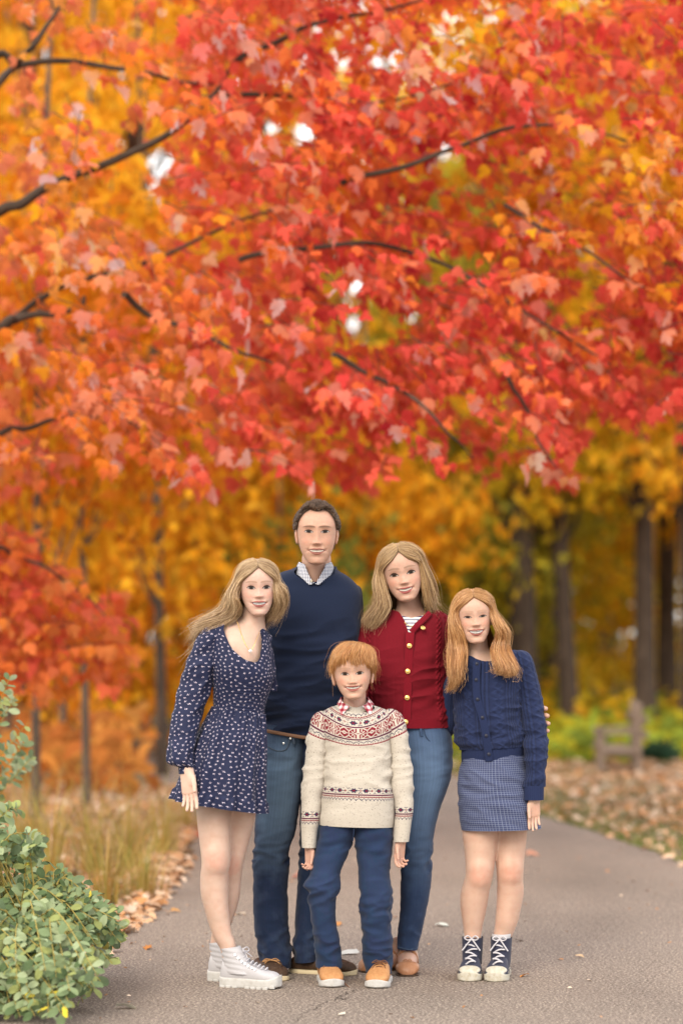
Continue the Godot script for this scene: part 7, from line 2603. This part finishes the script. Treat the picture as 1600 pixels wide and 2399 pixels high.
func drop_leaves() -> void:
	rng.seed = 63
	var tan := [Color(0.52, 0.33, 0.20), Color(0.44, 0.24, 0.13), Color(0.60, 0.42, 0.29), Color(0.36, 0.18, 0.09), Color(0.66, 0.51, 0.39), Color(0.54, 0.26, 0.11), Color(0.48, 0.30, 0.19)]
	var shapes := [leaf_mesh("maple", 0.35, 0.25), leaf_mesh("oval", 0.4, 0.3)]
	var m := leaf_mat(Color.WHITE, 0.3, 0.75)
	for zone in 2:
		var at := [[], []]
		var cols := [[], []]
		for k in (16000 if zone == 0 else 5200):
			var d: float
			var x: float
			if zone == 0:
				d = 11.0 + 22.0 * pow(rng.randf(), 0.85)
				var e := path_edge(d, true)
				x = e - 0.05 + 6.0 * pow(rng.randf(), 1.15)
				if x - e < 0.55 and rng.randf() < 0.62:
					continue
			else:
				d = rng.randf_range(9.6, 21.0)
				x = path_edge(d, false) + 0.06 - 1.9 * pow(rng.randf(), 1.5)
			var p := Vector3(x, rng.randf_range(0.006, 0.03), -d)
			var face := (Vector3(0, 1, 0.12) + around(0.26)).normalized()
			var tip := Vector3(rng.randfn(), 0, rng.randfn())
			var k2 := rng.randi() % 2
			at[k2].append(leaf_at(p, tip - face * tip.dot(face), face, rng.randf_range(0.045, 0.095)))
			cols[k2].append(tan[rng.randi() % 7] * rng.randf_range(0.8, 1.25))
		for k2 in 2:
			var o := swarm(self, numbered("fallen_leaves"), shapes[k2], m, at[k2], cols[k2])
			tag(o, [["tan lobed leaves lying thick on the lawn by the bench", "tan oval leaves lying thick on the lawn by the bench"], ["pale lobed leaves heaped along the grassy verge", "pale oval leaves heaped along the grassy verge"]][zone][k2], "leaf litter")
	# short turf showing between the leaves beside the path
	var turf := MB.new()
	for k in 9000:
		var d := 11.5 + 14.0 * rng.randf()
		var x := path_edge(d, true) - 0.02 + 1.5 * pow(rng.randf(), 1.6)
		var b := Vector3(x, 0.0, -d)
		var a := rng.randf() * TAU
		var s := Vector3(cos(a), 0, sin(a)) * 0.004
		turf.tri(b - s, b + s, b + Vector3(rng.randf_range(-0.03, 0.03), rng.randf_range(0.03, 0.06), rng.randf_range(-0.03, 0.03)), [Color(0.10, 0.15, 0.03), Color(0.16, 0.19, 0.05), Color(0.24, 0.22, 0.07)][rng.randi() % 3])
	var to := MeshInstance3D.new()
	to.name = "turf"
	to.mesh = turf.mesh()
	to.material_override = leaf_mat(Color.WHITE, 0.3, 0.7)
	add_child(to)
	to.set_meta("kind", "stuff")
	tag(to, "short green turf along the path's edge", "grass")
	# crumbs and scraps of leaf scattered thinly over the asphalt
	var bits := []
	var bit_cols := []
	for k in 420:
		var d := 8.2 + 16.0 * pow(rng.randf(), 1.2)
		var l := path_edge(d, false)
		var r := path_edge(d, true)
		var q := rng.randf()
		var x := lerpf(l, r, q if rng.randf() < 0.5 else (q * q * 0.5 if rng.randf() < 0.6 else 1.0 - q * q * 0.3))
		var face := (Vector3(0, 1, 0.1) + around(0.15)).normalized()
		var tip := Vector3(rng.randfn(), 0, rng.randfn())
		bits.append(leaf_at(Vector3(x, 0.008, -d), tip - face * tip.dot(face), face, rng.randf_range(0.008, 0.028)))
		bit_cols.append(tan[rng.randi() % 7] * rng.randf_range(0.5, 1.1))
	tag(swarm(self, numbered("leaf_scraps"), shapes[1], m, bits, bit_cols), "crumbs of dry leaf scattered over the asphalt", "leaf litter")
	# single leaves on the asphalt: [px, py, size, colour, label]
	var singles := [[270, 2366, 0.075, Color(0.62, 0.60, 0.48), "pale underside-up leaf on the asphalt in front of the low shrub"], [356, 2226, 0.06, Color(0.42, 0.17, 0.05), "rust-brown curled leaf on the asphalt beside the low shrub"], [320, 2214, 0.03, Color(0.50, 0.26, 0.12), "tiny tan leaf scrap beside the low shrub's shoots"], [810, 2382, 0.035, Color(0.66, 0.58, 0.48), "cream leaf scrap on the asphalt below the cracked patch"], [842, 2238, 0.09, Color(0.66, 0.64, 0.60), "pale grey leaf between the boy's shoes"], [1018, 2173, 0.085, Color(0.62, 0.62, 0.55), "silvery folded leaf on the path behind the woman"], [1241, 2290, 0.045, Color(0.58, 0.24, 0.06), "small orange leaf beside the canvas high-tops"], [1204, 2208, 0.045, Color(0.30, 0.19, 0.10), "brown curled leaf just behind the canvas high-tops"], [1150, 2072, 0.06, Color(0.20, 0.20, 0.10), "greenish leaf on the path behind the bare-legged girl"], [722, 2058, 0.10, Color(0.56, 0.22, 0.16), "pinkish red leaf on the path behind the man's jeans"], [1232, 2006, 0.08, Color(0.50, 0.24, 0.16), "reddish leaf on the path towards the lawn"], [1344, 2246, 0.04, Color(0.52, 0.36, 0.22), "tan leaf alone on the open asphalt"], [800, 2170, 0.05, Color(0.48, 0.22, 0.08), "orange-brown leaf between the boy's legs"], [448, 1962, 0.09, Color(0.55, 0.07, 0.05), "bright red leaf at the path's grassy edge"], [575, 2146, 0.045, Color(0.58, 0.46, 0.34), "beige leaf scrap on the path between the dress and jeans"], [400, 2140, 0.05, Color(0.42, 0.22, 0.08), "brown leaf blown off the heap onto the asphalt"]]
	for e in singles:
		var o := MeshInstance3D.new()
		o.name = numbered("fallen_leaf")
		o.mesh = shapes[1] if e[2] < 0.05 or e[3].b > 0.4 else shapes[0]
		o.material_override = leaf_mat(e[3].linear_to_srgb(), 0.3, 0.7)
		add_child(o)
		var face := (Vector3(0, 1, 0.1) + around(0.16)).normalized()
		var tip := Vector3(1.0 * signf(rng.randfn()), 0, rng.randf_range(-0.5, 0.5))
		o.transform = leaf_at(G(e[0], e[1], 0.012), tip - face * tip.dot(face), face, e[2])
		tag(o, e[4], "leaf", "single leaves on the asphalt")

func make_bench() -> void:
	var d := 23.4
	var base := Vector3(W(1450, HORIZON, d).x, 0, -d)
	var root := thing("bench", "weathered wooden bench at the wood's edge, seen from its end", "bench", base)
	var m := mat(Color.WHITE, 0.9)
	m.albedo_texture = tex(ramp(noise_image(128, 128, 0.05, 3, 99), [[0.0, lin(0.17, 0.125, 0.095)], [1.0, lin(0.33, 0.25, 0.195)]]))
	m.uv1_triplanar = true
	m.uv1_scale = Vector3(3, 3, 3)
	for k in 2:
		var back := Vector3(0.12 * k, 0, -1.35 * k)
		for q in [["leg", 1407.0, 0.41], ["post", 1494.0, 0.68]]:
			var mb := MB.new()
			var x := W(q[1], HORIZON, d).x
			mb.box(Vector3(x, q[2] / 2, -d) + back, Vector3(0.036, q[2] / 2, 0.036), Basis(), 0.008)
			part(root, q[0], mb.mesh(), m)
		var mb := MB.new()
		mb.box(W(1445, 1718, d) + back, Vector3(0.22, 0.018, 0.036), Basis(Vector3(0, 0, 1), 0.05), 0.008)
		part(root, "armrest", mb.mesh(), m)
		mb = MB.new()
		mb.box(W(1450, 1768, d) + back, Vector3(0.17, 0.022, 0.025), Basis(), 0.006)
		part(root, "seat_rail", mb.mesh(), m)
	for k in 4:
		var mb := MB.new()
		mb.box(W(1416 + 20 * k, 1762, d) + Vector3(0.06, 0, -0.68), Vector3(0.036, 0.016, 0.74), Basis(), 0.004)
		part(root, "seat_slat", mb.mesh(), m)
	for k in 2:
		var mb := MB.new()
		mb.box(W(1496, 1722 - 36 * k, d) + Vector3(0.06, 0, -0.68), Vector3(0.016, 0.04, 0.72), Basis(), 0.004)
		part(root, "back_slat", mb.mesh(), m)
	# a small dark evergreen beside it
	rng.seed = 88
	var foot := Vector3(W(1545, HORIZON, 24.5).x, 0, -24.5)
	var bush := thing("evergreen_bush", "small dark green bush beside the bench", "bush", foot)
	var at := []
	var cols := []
	for k in 900:
		var q := Vector3(rng.randfn(), rng.randfn(), rng.randfn()).normalized() * pow(rng.randf(), 0.4)
		var p := foot + Vector3(q.x * 0.20, 0.10 + absf(q.y) * 0.17, q.z * 0.2)
		at.append(leaf_at(p, q + around(0.3), Vector3(0, 0.7, 0.4) + around(0.4), rng.randf_range(0.03, 0.06)))
		cols.append([Color(0.03, 0.07, 0.035), Color(0.05, 0.10, 0.05), Color(0.04, 0.08, 0.05)][rng.randi() % 3])
	swarm(bush, "foliage", M.leaf_simple, M.foliage, at, cols)

func _ready() -> void:
	set_camera_and_light()
	noise.seed = 9
	noise.frequency = 0.04
	noise.fractal_octaves = 2
	cloth_mats()
	build_place()
	build_teen()
	build_dad()
	build_mum()
	build_girl()
	build_boy()

func set_camera_and_light() -> void:
	var cam := Camera3D.new()
	cam.name = "camera"
	add_child(cam)
	cam.position = Vector3(0, EYE, 0)
	var near := 0.1
	var optics := CameraAttributesPhysical.new()
	optics.frustum_focal_length = 85.0
	optics.frustum_focus_distance = 9.12
	optics.frustum_near = near
	optics.frustum_far = 400.0
	optics.exposure_aperture = 1.4
	cam.attributes = optics
	cam.projection = Camera3D.PROJECTION_FRUSTUM
	cam.near = near
	cam.far = 400.0
	cam.size = near * (VIEW[3] - VIEW[1]) / LENS_PX
	cam.frustum_offset = Vector2(((VIEW[0] + VIEW[2]) / 2.0 - 800.0) / LENS_PX, (HORIZON - (VIEW[1] + VIEW[3]) / 2.0) / LENS_PX) * near
	cam.current = true
	var env := Environment.new()
	var sky := ProceduralSkyMaterial.new()
	sky.sky_top_color = Color(0.90, 0.905, 0.92)
	sky.sky_horizon_color = Color(0.95, 0.94, 0.92)
	sky.sky_curve = 0.3
	sky.ground_horizon_color = Color(0.42, 0.36, 0.30)
	sky.ground_bottom_color = Color(0.36, 0.31, 0.26)
	sky.sun_angle_max = 1.0
	sky.sky_energy_multiplier = 0.9
	env.background_mode = Environment.BG_SKY
	env.sky = Sky.new()
	env.sky.sky_material = sky
	env.tonemap_mode = Environment.TONE_MAPPER_LINEAR
	env.tonemap_exposure = 3.3
	env.sdfgi_enabled = true
	env.ssao_enabled = true
	env.ssil_enabled = true
	var we := WorldEnvironment.new()
	we.name = "environment"
	we.environment = env
	add_child(we)
	var sun := DirectionalLight3D.new()
	sun.name = "sun"
	sun.light_color = Color(1.0, 0.96, 0.9)
	sun.light_energy = 0.36
	sun.light_angular_distance = 35.0
	sun.shadow_enabled = true
	add_child(sun)
	sun.look_at_from_position(Vector3(-4, 8, 10), Vector3.ZERO)
